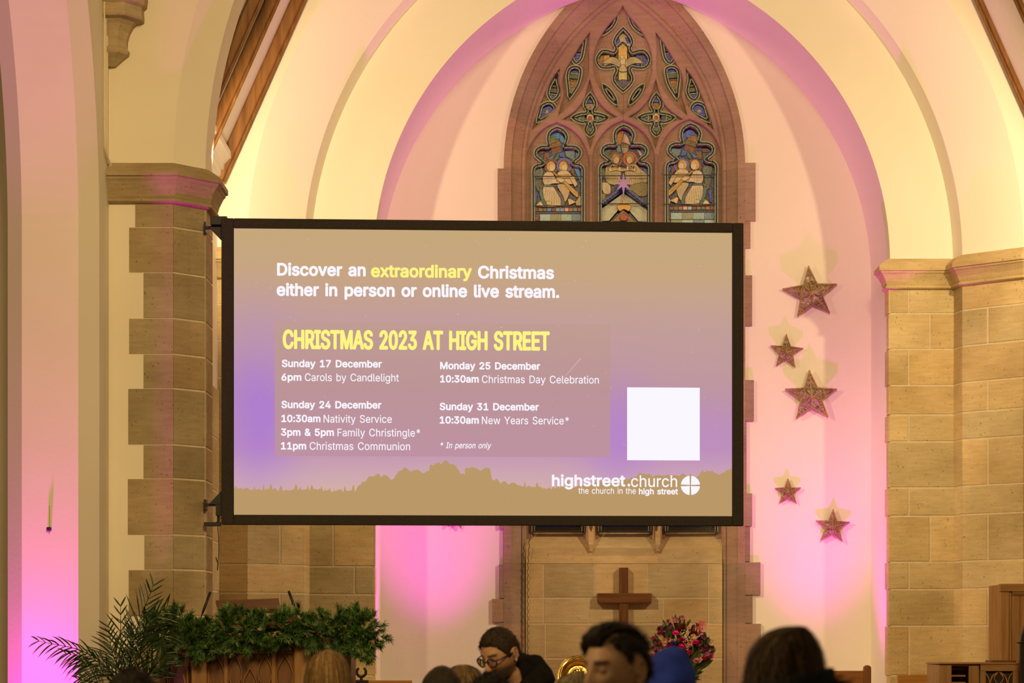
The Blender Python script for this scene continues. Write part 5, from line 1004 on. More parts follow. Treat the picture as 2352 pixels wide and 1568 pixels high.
for i in range(70): m.ball(fp(fr.gauss(1573, 5.5), fr.gauss(1463, 8), fr.uniform(-.14, -.08)), 0.0042, nu=6, nv=4, col=lin(236, 214, 180))
for i in range(14): m.ball(fp(fr.gauss(1590, 5), fr.gauss(1460, 4), -.14), 0.0042, nu=6, nv=4, col=lin(236, 214, 180))
o = m.build('gypsophila', PETAL, fa); o['kind'] = 'stuff'

# ------------------------------------------------------------------ pulpit with carved panels
yp = 13.6; XL, XR = PX(443, yp), PX(710, yp); ZP = PZ(1462, yp)
pu = thing('pulpit', 'carved dark oak pulpit under the evergreen garland', 'pulpit', ((XL + XR) / 2, 13.9, 0))
PL = [(PX(371, 13.86), 13.86), (XL, yp), (XR, yp), (PX(806, 13.9), 13.9)]
back = [(PX(806, 13.9), 14.32), (PX(371, 13.86), 14.32)]
m = MB(); pl = PL + back
m.loft([[Vector((x, y + .02, z)) for x, y in pl] for z in (0.0, ZP - 0.04)], cap=True); m.build('body', wood_mat('pulpit_oak', (0.12, 0.05, 0.016), (0.20, 0.088, 0.028)), pu)
cxm = (XL + XR) / 2
for nm, z0, z1, k in (('top_rail', ZP - 0.05, ZP, 1.03), ('plinth', 0.0, 0.14, 1.03)):
    m = MB(); m.loft([[Vector((cxm + (x - cxm) * k, 14.1 + (y - 14.1) * k, z)) for x, y in pl] for z in (z0, z1)], cap=True)
    m.build(nm, OAKD_X, pu, bevel=0.006)
def on_face(p0, p1):
    p0, p1 = Vector((*p0, 0)), Vector((*p1, 0)); u = (p1 - p0); L = u.length; u = u / L; n = Vector((u.y, -u.x, 0))
    return L, (lambda a, z, o: p0 + u * a + n * o + Vector((0, 0, z)))
def post(x, y, name='post', w_=0.048):
    m = MB(); m.box(x - w_, x + w_, y - 0.035, y + 0.05, 0.0, ZP - 0.05); m.build(name, OAKM, pu, bevel=0.006)
post(PX(459, yp), yp); post(PX(694, yp), yp)
def flame_panel(p0, p1, a0, a1, cols):
    """panel of flowing ogee bars standing proud of the dark ground"""
    L, q = on_face(p0, p1); m = MB(); r = 0.006
    x0, x1 = a0 * L, a1 * L; zt, zb = ZP - 0.10, 0.3; w_ = (x1 - x0) / cols
    for e in (x0, x1): m.tube([q(e, zt, .004), q(e, zb, .004)], 0.008, 6)
    m.tube([q(x0, zt, .004), q(x1, zt, .004)], 0.008, 6)
    n = 6; H = w_ * 2.4
    for c in range(cols):
        xc = x0 + w_ * (c + .5)
        z = zt - 0.01 - (H * .35 if c % 2 else 0)
        while z > zb:
            for s in (1, -1):
                pts = []
                for i in range(13):
                    t_ = i / 12; zz_ = z - H * t_; ww = w_ * .46 * math.sin(math.pi * t_) ** 1.2; pts.append(q(xc + s * ww, min(max(zz_, zb), zt), .006))
                m.tube(pts, r, 5)
                pts = []
                for i in range(9):
                    t_ = i / 8; zz_ = z - H * (.5 + .72 * t_); ww = w_ * (.46 - .44 * t_ ** .8 + .2 * math.sin(math.pi * t_)); pts.append(q(xc + s * min(ww, w_ * .48), min(max(zz_, zb), zt), .006))
                m.tube(pts, r * .8, 5)
            z -= H
    m.build('carved_panel', wood_mat('carved_oak', (0.20, 0.09, 0.026), (0.30, 0.14, 0.045)), pu, smooth=True)
Lf = XR - XL
flame_panel((XL, yp + .012), (XR, yp + .012), (478 - 443) / 267, (516 - 443) / 267, 1); flame_panel((XL, yp + .012), (XR, yp + .012), (522 - 443) / 267, (626 - 443) / 267, 3); flame_panel((XL, yp + .012), (XR, yp + .012), (633 - 443) / 267, (675 - 443) / 267, 1)
flame_panel((PL[0][0], PL[0][1] + .012), (PL[1][0], PL[1][1] + .012), .22, .84, 1); flame_panel((PL[2][0], PL[2][1] + .012), (PL[3][0], PL[3][1] + .012), .16, .8, 1)
L, q = on_face((XL, yp), (XR, yp))
for px in (519, 629):
    m = MB(); m.box(PX(px, yp) - 0.012, PX(px, yp) + 0.012, yp - 0.012, yp + 0.03, 0.14, ZP - 0.05); m.build('panel_stile', OAKM, pu, bevel=0.004)
for px, y in ((374, 13.84), (800, 13.87)):
    m = MB(); m.box(PX(px, y) - 0.02, PX(px, y) + 0.02, y - 0.01, y + 0.05, 0.0, ZP - 0.05); m.build('corner_post', OAKM, pu, bevel=0.005)
# book rest, seen from underneath
bk = thing('book_rest', 'dark sloping wooden book rest above the pulpit garland', 'book rest', (PX(571, 13.85), 13.9, ZP))
a, b, c_, d_ = P(496, 1388, 14.05), P(641, 1383, 14.05), P(646, 1407, 13.80), P(504, 1413, 13.80)
up_ = Vector((0, -0.02, 0.028))
m = MB(); m.add([a, b, c_, d_, a + up_, b + up_, c_ + up_, d_ + up_], [(0, 1, 2, 3), (4, 5, 6, 7), (0, 1, 5, 4), (1, 2, 6, 5), (2, 3, 7, 6), (3, 0, 4, 7)]); m.build('board', OAKD_X, bk, bevel=0.004)
m = MB(); m.tube([(PX(580, 13.92), 13.95, ZP + .001), (PX(580, 13.92), 13.95, ZP + .04), P(578, 1398, 13.93)], 0.025, 10); m.build('support_post', OAKD, bk)
for k, (pts, lb) in enumerate((([(459, 1436), (461, 1420), (465, 1408), (483, 1359)], 'thin black gooseneck microphone leaning right, left of the book rest'), ([(683, 1425), (680, 1405), (676, 1392), (663, 1357)], 'thin black gooseneck microphone leaning left, right of the book rest'))):
    v = [P(x, y, 13.8) for x, y in pts]; v = [Vector((v[0].x, 13.8, ZP - .001))] + v
    t = thing('gooseneck_microphone', lb, 'microphone', tuple(v[0]), 'microphones on the pulpit')
    m = MB(); m.tube(v[:4], 0.0045, 8); m.tube([v[0], v[0] + Vector((0, 0, .02))], 0.012, 10); m.build('gooseneck', BLACK, t, smooth=True)
    m = MB(); m.tube([v[3], v[3].lerp(v[4], .15), v[4]], [0.006, 0.0085, 0.0085], 8); m.build('microphone_head', BLACK, t, smooth=True)

# ------------------------------------------------------------------ evergreen garland
ga = thing('evergreen_garland', 'thick green pine garland with cones and red berries draped over the pulpit rail', 'garland', (cxm, yp, ZP))
NEED = pmat('pine_needles', (1, 1, 1), (1, 1, 1), 9, 0.55, attr=True, spec=0.3)
gr = random.Random(11); m = MB()
# centre line with half height: the right end hangs down the side
CL = [(368, 1452, 36), (395, 1440, 42), (420, 1462, 52), (450, 1476, 40), (480, 1470, 42), (515, 1448, 46), (550, 1444, 46), (590, 1452, 42), (630, 1446, 36), (670, 1438, 38), (710, 1442, 40), (750, 1452, 42), (790, 1450, 50), (825, 1440, 44), (845, 1462, 40), (838, 1500, 28)]
tufts = []
for i in range(len(CL) - 1):
    (xa, ya, ha), (xb, yb, hb) = CL[i], CL[i + 1]
    for k in range(62):
        u = gr.random(); px = xa + (xb - xa) * u; py = ya + (yb - ya) * u; h = ha + (hb - ha) * u
        a = gr.uniform(0, 6.2832); rr = math.sqrt(gr.uniform(.05, 1)) * h * .92; ctr = P(px, py, yp - .07)
        o = Vector((math.cos(a) * rr * .0027, -abs(gr.gauss(0, .07)) + .02, math.sin(a) * rr * .0027)); tufts.append((ctr + o, (o + Vector((gr.uniform(-.04, .04), -.06, gr.uniform(-.03, .05)))).normalized()))
for p, d in tufts:
    base = gr.choice(((38, 62, 24), (50, 74, 32), (64, 88, 44), (84, 104, 62), (42, 70, 26), (30, 48, 20))); lc = tuple(1.9 * x for x in lin(*base))
    sp_ = d.orthogonal().normalized(); sq = d.cross(sp_); Lt = gr.uniform(.05, .085)
    for k in range(44):
        u = gr.random(); a = gr.uniform(0, 6.2832); q0 = p + d * Lt * u * .7; dd = (d * gr.uniform(.45, 1.1) + (sp_ * math.cos(a) + sq * math.sin(a)) * gr.uniform(.25, .8)).normalized(); ln = gr.uniform(.024, .046)
        sd = dd.cross(Vector((0, 1, 0.3))); sd = (sd.normalized() if sd.length > 1e-3 else Vector((1, 0, 0))) * 0.0017
        f = gr.uniform(.6, 1.7); m.add([q0 + sd, q0 - sd, q0 + dd * ln - sd * .4, q0 + dd * ln + sd * .4], [(0, 1, 2, 3)], tuple(x * f for x in lc))
m.build('needles', NEED, ga, fix=False)['kind'] = 'stuff'
m = MB(); m.tube([P(x, y, yp - .02) for x, y, h in CL], 0.012, 6); m.build('garland_stem', pmat('green_wire_stem', (0.02, 0.035, 0.012)), ga)
CONE = pmat('pine_cone', (0.09, 0.042, 0.018), (0.16, 0.08, 0.035), 30, 0.7)
for px, py, ax in ((389, 1420, (.1, -.3, 1)), (622, 1433, (.5, -.8, .3)), (671, 1425, (-.2, -1, .2)), (748, 1474, (.2, -1, -.2)), (420, 1496, (.3, -1, -.3))):
    c = P(px, py, yp - .16); m = MB(); Rm = Vector(ax).to_track_quat('Z', 'Y').to_matrix()
    for i in range(60):
        u = i / 59; a = i * 2.4; rr = .021 * math.sin(math.pi * (.12 + .8 * u)); p = c + Rm @ Vector((rr * math.cos(a), rr * math.sin(a), (u - .5) * .055)); d = Rm @ Vector((math.cos(a), math.sin(a), .5)); leaf(m, p - d * .004, p + d * .009, .012, 0, (1, 1, 1), 2, Rm @ Vector((-math.sin(a), math.cos(a), 0)))
    m.ball(c, .016, .016, .026, M=Rm); m.build('pine_cone', CONE, ga)
BERRY = pmat('red_berry', (0.20, 0.008, 0.012), (0.30, 0.014, 0.018), 20, 0.25, spec=0.6)
for px, py in ((546, 1437), (645, 1436), (733, 1452), (399, 1456), (790, 1462)):
    m = MB(); n = 9 if px in (546, 645) else 3
    for i in range(n): m.ball(P(px + gr.uniform(-4, 4), py + gr.uniform(-6, 6), yp - .17), .0068, nu=8, nv=6)
    m.build('berry_cluster', BERRY, ga, smooth=True)

# ------------------------------------------------------------------ palm in the corner
pc = Vector((PX(300, 13.1), 13.1, 0)); pa_ = thing('potted_palm', 'feathery green palm in a pot, standing in the corner left of the pulpit', 'plant', tuple(pc))
m = MB(); m.lathe([(0.0, 0.0), (0.14, 0.0), (0.17, 0.26), (0.185, 0.28), (0.185, 0.32), (0.165, 0.32), (0.16, 0.28), (0.0, 0.27)], Matrix.Translation(pc), 28); m.build('pot', pmat('terracotta', (0.22, 0.09, 0.05), (0.28, 0.12, 0.07), 12, 0.7), pa_, smooth=True)
pr = random.Random(21); PALM = pmat('palm_leaf', (0.012, 0.028, 0.008), (0.034, 0.060, 0.018), 9, 0.4, attr=True, spec=0.4)
FR = [([(296, 1640), (300, 1520), (316, 1440), (352, 1345)], 70, 20, .0), ([(300, 1640), (310, 1530), (325, 1450), (384, 1392)], 85, 22, .3), ([(292, 1640), (250, 1540), (190, 1495), (90, 1472)], 60, 22, .4),
      ([(296, 1640), (265, 1555), (215, 1515), (152, 1500)], 62, 18, .5), ([(298, 1640), (285, 1530), (278, 1470), (277, 1392)], 55, 14, 0), ([(302, 1640), (330, 1540), (350, 1480), (390, 1455)], 70, 18, .4),
      ([(305, 1640), (335, 1560), (355, 1530), (380, 1500)], 70, 16, .2), ([(290, 1640), (250, 1560), (220, 1540), (185, 1520)], 60, 18, .6), ([(298, 1640), (275, 1540), (258, 1500), (248, 1440)], 60, 16, .2), ([(300, 1640), (315, 1560), (322, 1500), (338, 1420)], 70, 16, .3),
      ([(296, 1640), (240, 1580), (215, 1565), (180, 1560)], 50, 14, .3), ([(297, 1640), (285, 1575), (272, 1535), (262, 1490)], 60, 14, .1), ([(303, 1640), (322, 1575), (345, 1548), (372, 1535)], 60, 14, .1), ([(299, 1640), (296, 1560), (300, 1500), (308, 1452)], 60, 14, .1)]
for pts, ll, nl, dr in FR:
    y_ = 13.1 + pr.uniform(-.12, .10); p4 = [P(x, yv, y_) for x, yv in pts]; p4 = [pc + Vector((pr.uniform(-.04, .04), 0, .28))] + p4
    sm_ = []
    q4 = [p4[0]] + p4 + [p4[-1] * 2 - p4[-2]]
    for i in range(1, len(q4) - 2):
        for k in range(7):
            t_ = k / 7; A, B, C2, D = q4[i - 1], q4[i], q4[i + 1], q4[i + 2]; sm_.append(0.5 * ((2 * B) + (C2 - A) * t_ + (2 * A - 5 * B + 4 * C2 - D) * t_ * t_ + (3 * B - A - 3 * C2 + D) * t_ ** 3))
    sm_.append(p4[-1]); m = MB(); n = len(sm_)
    m.tube(sm_, [0.007 * (1 - .8 * i / n) for i in range(n)], 5, tuple(lin(70, 84, 34)), cap=False)
    nl = int(nl * .75)
    for j in range(nl):
        u = .45 + .55 * j / (nl - 1); i = min(n - 2, int(u * (n - 1))); b_ = sm_[i].lerp(sm_[i + 1], u * (n - 1) - i); t_ = (sm_[i + 1] - sm_[i]).normalized(); sd = t_.cross(Vector((0, 1, 0))).normalized()
        L_ = ll * .0031 * (1 - .45 * abs(2 * (u - .45) / .55 - .8)) * pr.uniform(.8, 1.15)
        for s in (1, -1):
            d = (t_ * pr.uniform(.75, 1.0) + sd * s * pr.uniform(.45, .75) + Vector((0, pr.uniform(-.45, .25), 0))).normalized()
            leaf(m, b_, b_ + d * L_, .0105 * pr.uniform(.7, 1.1), dr * L_ * pr.uniform(.6, 1.1), tuple(x * 1.0 for x in tint(.35)), 6)
    m.build('frond', PALM, pa_)

# ------------------------------------------------------------------ stands and stalls
mc = P(830, 1560, 14.6); t = thing('microphone_stand_clip', 'black forked microphone clip on a small box beside the garland', 'microphone clip', (mc.x, 14.6, 0))
m = MB(); pts = [mc + Vector((.031 * math.sin(a) if True else 0, 0, .05 - .031 * math.cos(a))) for a in [R(-150 + 15 * k) for k in range(21)]]
m.tube(pts, [.006] + [.009] * 19 + [.006], 8); m.tube([mc + Vector((0, 0, .02)), mc + Vector((0, 0, -.02))], [.008, .014], 8); m.build('fork', BLACK, t, smooth=True)
m = MB(); m.box(mc.x - .046, mc.x + .046, 14.56, 14.65, mc.z - .05, mc.z - .004); m.build('clip_box', BLACK, t, bevel=.003)
m = MB(); m.tube([(mc.x, 14.6, 0.01), (mc.x, 14.6, mc.z - .05)], .012, 8); m.lathe([(0, 0), (.13, 0), (.13, .012), (.02, .03), (0, .03)], Matrix.Translation((mc.x, 14.6, 0)), 24); m.build('stand', BLACK, t, smooth=False)
def stall(name, label, x0, x1, y, z, slant=0.0, mat=OAK, th=.05):
    t = thing(name, label, 'bench', ((x0 + x1) / 2, y, .35))
    m = MB(); m.add([(x0 + slant, y, .55), (x1, y, .55), (x1, y, z), (x0, y, z), (x0 + slant, y + th, .55), (x1, y + th, .55), (x1, y + th, z), (x0, y + th, z)], [(0, 1, 2, 3), (4, 5, 6, 7), (0, 1, 5, 4), (1, 2, 6, 5), (2, 3, 7, 6), (3, 0, 4, 7)]); m.build('back_panel', mat, t, bevel=.005)
    m = MB(); m.box(x0 + .08, x1 - .08, y - .38, y, .72, .76); m.build('seat', mat, t, bevel=.004)
    for x in (x0 + .09, x1 - .09):
        m = MB(); m.box(x - .03, x + .03, y - .36, y + th, .35, .72); m.build('leg', mat, t, bevel=.004)
    return t
ORANGE = wood_mat('orange_pine', (0.34, 0.14, 0.020), (0.48, 0.22, 0.04), 'x', 0.35)
stall('choir_bench', 'orange wooden bench back left of the sanctuary step, beside the microphone clip', PX(845, 15.2), PX(946, 15.2), 15.2, PZ(1562, 15.2), mat=ORANGE)
stall('choir_bench', 'orange wooden bench back in front of the right stone pier', PX(2061, 16.25), PX(2150, 16.25), 16.25, PZ(1549.5, 16.25), .07, ORANGE)
xb0, xb1 = PX(1880, 15.9), PX(1990, 15.9); zb_ = PZ(1540, 15.9)
t = stall('settle', 'reddish brown wooden settle with a rounded post end, right of the brown haired person', xb0, xb1, 15.9, zb_, mat=wood_mat('red_brown_wood', (0.22, 0.075, 0.015), (0.32, 0.12, 0.028), 'x'))
m = MB(); xq_ = PX(1992, 15.88); zt_ = PZ(1527, 15.88); rr_ = .026
prof = [(xq_ - rr_, .35), (xq_ + rr_, .35), (xq_ + rr_, zt_ - .02)] + [(xq_ + rr_ * math.cos(a), zt_ - .022 + .022 * math.sin(a)) for a in (.5, 1.0, 1.57, 2.1, 2.7)] + [(xq_ - rr_, zt_ - .04)]
m.prism(prof, Matrix(((1, 0, 0, 0), (0, 0, 1, 15.86), (0, 1, 0, 0), (0, 0, 0, 1))), .06); m.build('end_post', wood_mat('red_brown_post', (0.16, 0.055, 0.012), (0.25, 0.09, 0.022)), t, bevel=.006)
# reading desk on the right
yd = 15.3; t = thing('reading_desk', 'oak reading desk with a pierced tracery panel and open shelves, at the right edge', 'desk', (PX(2250, yd), 15.5, .35))
X = lambda px: PX(px, yd)
Z = lambda py: PZ(py, yd)
m = MB(); m.box(X(2157), X(2186), yd, yd + .45, .35, Z(1526)); m.box(X(2226), X(2250), yd + .01, yd + .04, .35, Z(1526)); m.box(X(2251), X(2264), yd - .01, yd + .03, .35, Z(1524)); m.box(X(2326), X(2344), yd - .01, yd + .03, .35, Z(1524)); m.build('stile', OAKM, t, bevel=.004)
m = MB(); m.box(X(2157) - .008, X(2346), yd - .02, yd + .46, Z(1525), Z(1521)); m.box(X(2251), X(2344), yd - .012, yd + .03, Z(1541), Z(1525)); m.box(X(2186), X(2228), yd + .02, yd + .05, Z(1530), Z(1525)); m.build('top_rail', OAKM_X, t, bevel=.004)
m = MB(); m.box(X(2284), X(2342), yd + .1, yd + .3, Z(1521), Z(1516)); m.build('book_ledge', OAKD_X, t, bevel=.004)
m = MB(); m.box(X(2186), X(2344), yd + .42, yd + .45, .35, Z(1526)); m.build('back_board', OAKD, t)
m = MB()
for py in (1536, 1552, 1568, 1590): m.box(X(2188), X(2226), yd + .12, yd + .42, Z(py) - .006, Z(py) + .006)
m.build('shelf', OAKM_X, t)
m = MB(); m.box(X(2228), X(2249), yd + .05, yd + .06, .6, Z(1542)); m.box(X(2264), X(2326), yd + .025, yd + .035, .6, Z(1541)); m.build('dark_panel', pmat('black_oak', (0.020, 0.010, 0.005), (0.03, 0.015, 0.008), 20, 0.6), t)
m = MB()
for px in (2229, 2238, 2248): m.box(X(px) - .004, X(px) + .004, yd + .02, yd + .05, .6, Z(1542))
m.build('slat', OAKM, t)
m = MB()
for s in (1, -1):
    g = lambda u: X(2295) + s * u
    m.tube([(g(.0), yd + .012, Z(1541)), (g(.045), yd + .012, Z(1552)), (g(.07), yd + .012, Z(1575)), (g(.075), yd + .012, Z(1640))], .006, 6); m.tube([(g(.0), yd + .012, Z(1541)), (g(-.035), yd + .012, Z(1556)), (g(-.02), yd + .012, Z(1566)), (g(.03), yd + .012, Z(1580)), (g(.04), yd + .012, Z(1640))], .005, 6); m.tube([(g(.092), yd + .012, Z(1545)), (g(.07), yd + .012, Z(1558)), (g(.066), yd + .012, Z(1572))], .005, 6)
m.build('pierced_tracery', OAKM, t, smooth=True)
# panelled case against the right pier and the dark chair beside it
yk = 16.1; t = thing('panelled_cupboard', 'tall oak panelled cupboard against the right stone pier, cut by the picture edge', 'cupboard', (PX(2360, yk), yk + .2, .35))
X = lambda px: PX(px, yk)
Z = lambda py: PZ(py, yk)
m = MB(); m.box(X(2299), X(2480), yk + .03, yk + .40, .35, Z(1342)); m.build('carcass', OAKM, t)
m = MB(); m.box(X(2298), X(2318), yk, yk + .05, .35, Z(1358)); m.box(X(2318) + .004, X(2324), yk + .012, yk + .05, .35, Z(1358)); m.build('stile', OAKM, t, bevel=.004)
m = MB(); m.box(X(2297), X(2482), yk - .012, yk + .05, Z(1358), Z(1340)); m.build('top_rail', OAKM_X, t, bevel=.004)
m = MB()
for k, py in enumerate((1358, 1361, 1364)): m.box(X(2325), X(2480), yk + .008 * k, yk + .05, Z(py + 3), Z(py))
pts = [(X(2325), Z(1366)), (X(2480), Z(1366)), (X(2480), Z(1368))] + [(X(2480 - 7.75 * i), Z(1368 - (1.6 if i % 2 else 0))) for i in range(1, 20)] + [(X(2325), Z(1368))]
m.prism(pts, Matrix(((1, 0, 0, 0), (0, 0, 1, yk + .016), (0, 1, 0, 0), (0, 0, 0, 1))), .02); m.build('scalloped_moulding', OAKM_X, t)
for k in range(8):
    m = MB(); m.box(X(2325 + 19 * k) + .003, X(2344 + 19 * k) - .003, yk + .022, yk + .04, .4, Z(1367)); m.build('plank', OAKM, t, bevel=.003)
yk = 15.0; t = thing('carved_chair', 'black carved chair back with a pointed arch, at the right edge of the picture', 'chair', (PX(2375, yk), yk, .35))
X = lambda px: PX(px, yk)
Z = lambda py: PZ(py, yk)
m = MB(); pts = [(X(2343), Z(1568)), (X(2343), Z(1480)), (X(2347), Z(1455)), (X(2355), Z(1432)), (X(2372), Z(1405)), (X(2389), Z(1432)), (X(2397), Z(1455)), (X(2401), Z(1480)), (X(2401), Z(1568)), (X(2401), .75), (X(2343), .75)]
m.prism(pts, Matrix(((1, 0, 0, 0), (0, 0, 1, yk), (0, 1, 0, 0), (0, 0, 0, 1))), .05)
DARKW = pmat('blackened_oak', (0.018, 0.010, 0.006), (0.03, 0.017, 0.01), 14, 0.35, 0.1); m.build('chair_back', DARKW, t, bevel=.006)
m = MB(); m.box(X(2337), X(2407), yk - .012, yk + .06, Z(1477), Z(1474)); m.build('crest_moulding', DARKW, t, bevel=.004)
m = MB(); m.box(X(2340), X(2404), yk - .42, yk + .05, .75, .80); m.build('seat', DARKW, t, bevel=.006)
for x in (X(2346), X(2398)):
    for y in (yk - .39, yk + .02):
        m = MB(); m.box(x - .022, x + .022, y - .022, y + .022, .35 if y > 14.95 else 0.0, .75); m.build('leg', DARKW, t, bevel=.004)

# ------------------------------------------------------------------ people
def sstep(a, b, x):
    t = min(1, max(0, (x - a) / (b - a))); return t * t * (3 - 2 * t)
def ga_(x, s): return math.exp(-(x / s) ** 2)
def head_point(d):
    """skull and face: d is a unit direction, front is -y; returns the surface point in metres"""
    x, y, z = d; px, py, pz = x * .077, y * .097, z * .117
    lo = sstep(.05, -1.0, z)
    px *= 1 - .30 * lo
    if y > 0: py *= 1 - .42 * lo
    else: py *= 1 - .10 * lo
    if z > 0: px *= 1 + .04 * math.sin(math.pi * z)
    if y < 0.15:
        fr = sstep(.15, -.55, y); X_ = abs(px)
        py -= fr * (.004 * ga_(pz - .034, .012) * ga_(X_ - .028, .026))                      # brow
        py += fr * (.011 * ga_(X_ - .031, .017) * ga_(pz - .010, .013))                      # eye sockets
        nz_ = .006 + .019 * sstep(.022, -.030, pz)
        py -= fr * nz_ * ga_(px, .0105 + .005 * sstep(0, -.03, pz)) * sstep(.034, .010, pz) * sstep(-.046, -.036, pz) * 1.25
        py -= fr * .008 * ga_(X_ - .013, .008) * ga_(pz + .034, .009)                        # nostril wings
        py -= fr * .004 * ga_(X_ - .045, .018) * ga_(pz + .022, .02)                         # cheekbones
        py -= fr * .008 * ga_(px, .026) * (ga_(pz + .058, .008) + ga_(pz + .071, .007))      # lips
        py += fr * .006 * ga_(px, .026) * ga_(pz + .0645, .004)
        py -= fr * .010 * ga_(px, .024) * ga_(pz + .098, .016)                               # chin
    return Vector((px, py, pz))
NU, NV = 88, 66
def dirs():
    for j in range(NV + 1):
        t = math.pi * j / NV
        for i in range(NU): a = 2 * math.pi * i / NU; yield Vector((math.sin(t) * math.cos(a), math.sin(t) * math.sin(a), math.cos(t)))
DIRS = list(dirs()); HP = [head_point(d) for d in DIRS]
GF = [(j * NU + i, (j + 1) * NU + i, (j + 1) * NU + (i + 1) % NU, j * NU + (i + 1) % NU) for j in range(NV) for i in range(NU)]
SKIN = pmat('skin', (0.92, 0.92, 0.92), (1.06, 1.02, 1.0), 30, 0.5, 0.05, 300, attr=True, spec=0.35)
def skin_mesh(verts, edges, radii, sub=1, ysc=1.0, Mw=None):
    """limb tree grown to a surface with the Skin modifier; returns vertices and faces"""
    me = bpy.data.meshes.new('tmp'); me.from_pydata(verts, edges, [])
    o = bpy.data.objects.new('tmp', me); COL.objects.link(o)
    md = o.modifiers.new('s', 'SKIN'); md.use_smooth_shade = True
    for i, r in enumerate(radii): me.skin_vertices[0].data[i].radius = (r, r) if not isinstance(r, tuple) else r
    me.skin_vertices[0].data[0].use_root = True
    if sub: ss = o.modifiers.new('u', 'SUBSURF'); ss.levels = sub; ss.render_levels = sub
    bpy.context.view_layer.update()
    e = bpy.data.meshes.new_from_object(o.evaluated_get(bpy.context.evaluated_depsgraph_get()))
    vs = [Vector((v.co.x, v.co.y * ysc, v.co.z)) for v in e.vertices]; fs = [tuple(p.vertices) for p in e.polygons]
    bpy.data.objects.remove(o); bpy.data.meshes.remove(me); bpy.data.meshes.remove(e)
    if Mw: vs = [Mw @ v for v in vs]
    return vs, fs
def remesh(vs, fs, vox):
    me = bpy.data.meshes.new('tmp'); me.from_pydata([tuple(v) for v in vs], [], fs); o = bpy.data.objects.new('tmp', me); COL.objects.link(o)
    r = o.modifiers.new('r', 'REMESH'); r.mode = 'VOXEL'; r.voxel_size = vox; r.use_smooth_shade = True
    s = o.modifiers.new('k', 'SMOOTH'); s.factor = .5; s.iterations = 2
    bpy.context.view_layer.update()
    e = bpy.data.meshes.new_from_object(o.evaluated_get(bpy.context.evaluated_depsgraph_get())); bpy.data.objects.remove(o); bpy.data.meshes.remove(me); return e
def face_colour(p, skin, beard, brow):
    """p in head space: lips, brows, eyes, shaved jaw"""
    c = Vector(skin); X_ = abs(p.x)
    if p.y < .02:
        b = beard * sstep(-.030, -.055, p.z) * sstep(.03, -.03, p.y) if beard else 0
        if beard: b = max(b, beard * .8 * ga_(p.z + .05, .008) * sstep(.03, .02, X_))
        c = c.lerp(Vector((.055, .038, .026)), min(.8, b))
        if p.y < -.05:
            l = ga_(p.z + .0645, .011) * sstep(.028, .018, X_); c = c.lerp(Vector((.36, .15, .11)), .7 * l)
            br_ = sstep(.008, .004, abs(p.z - .033 + .10 * max(0, X_ - .036))) * sstep(.010, .015, X_) * sstep(.056, .048, X_); c = c.lerp(Vector(brow), .92 * br_)
            ey = sstep(.0035, .0015, abs(p.z - .008 + .02 * (X_ - .031))) * sstep(.016, .013, abs(X_ - .031)); c = c.lerp(Vector((.02, .014, .01)), .85 * ey)
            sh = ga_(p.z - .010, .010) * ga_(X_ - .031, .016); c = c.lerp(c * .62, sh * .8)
    return c
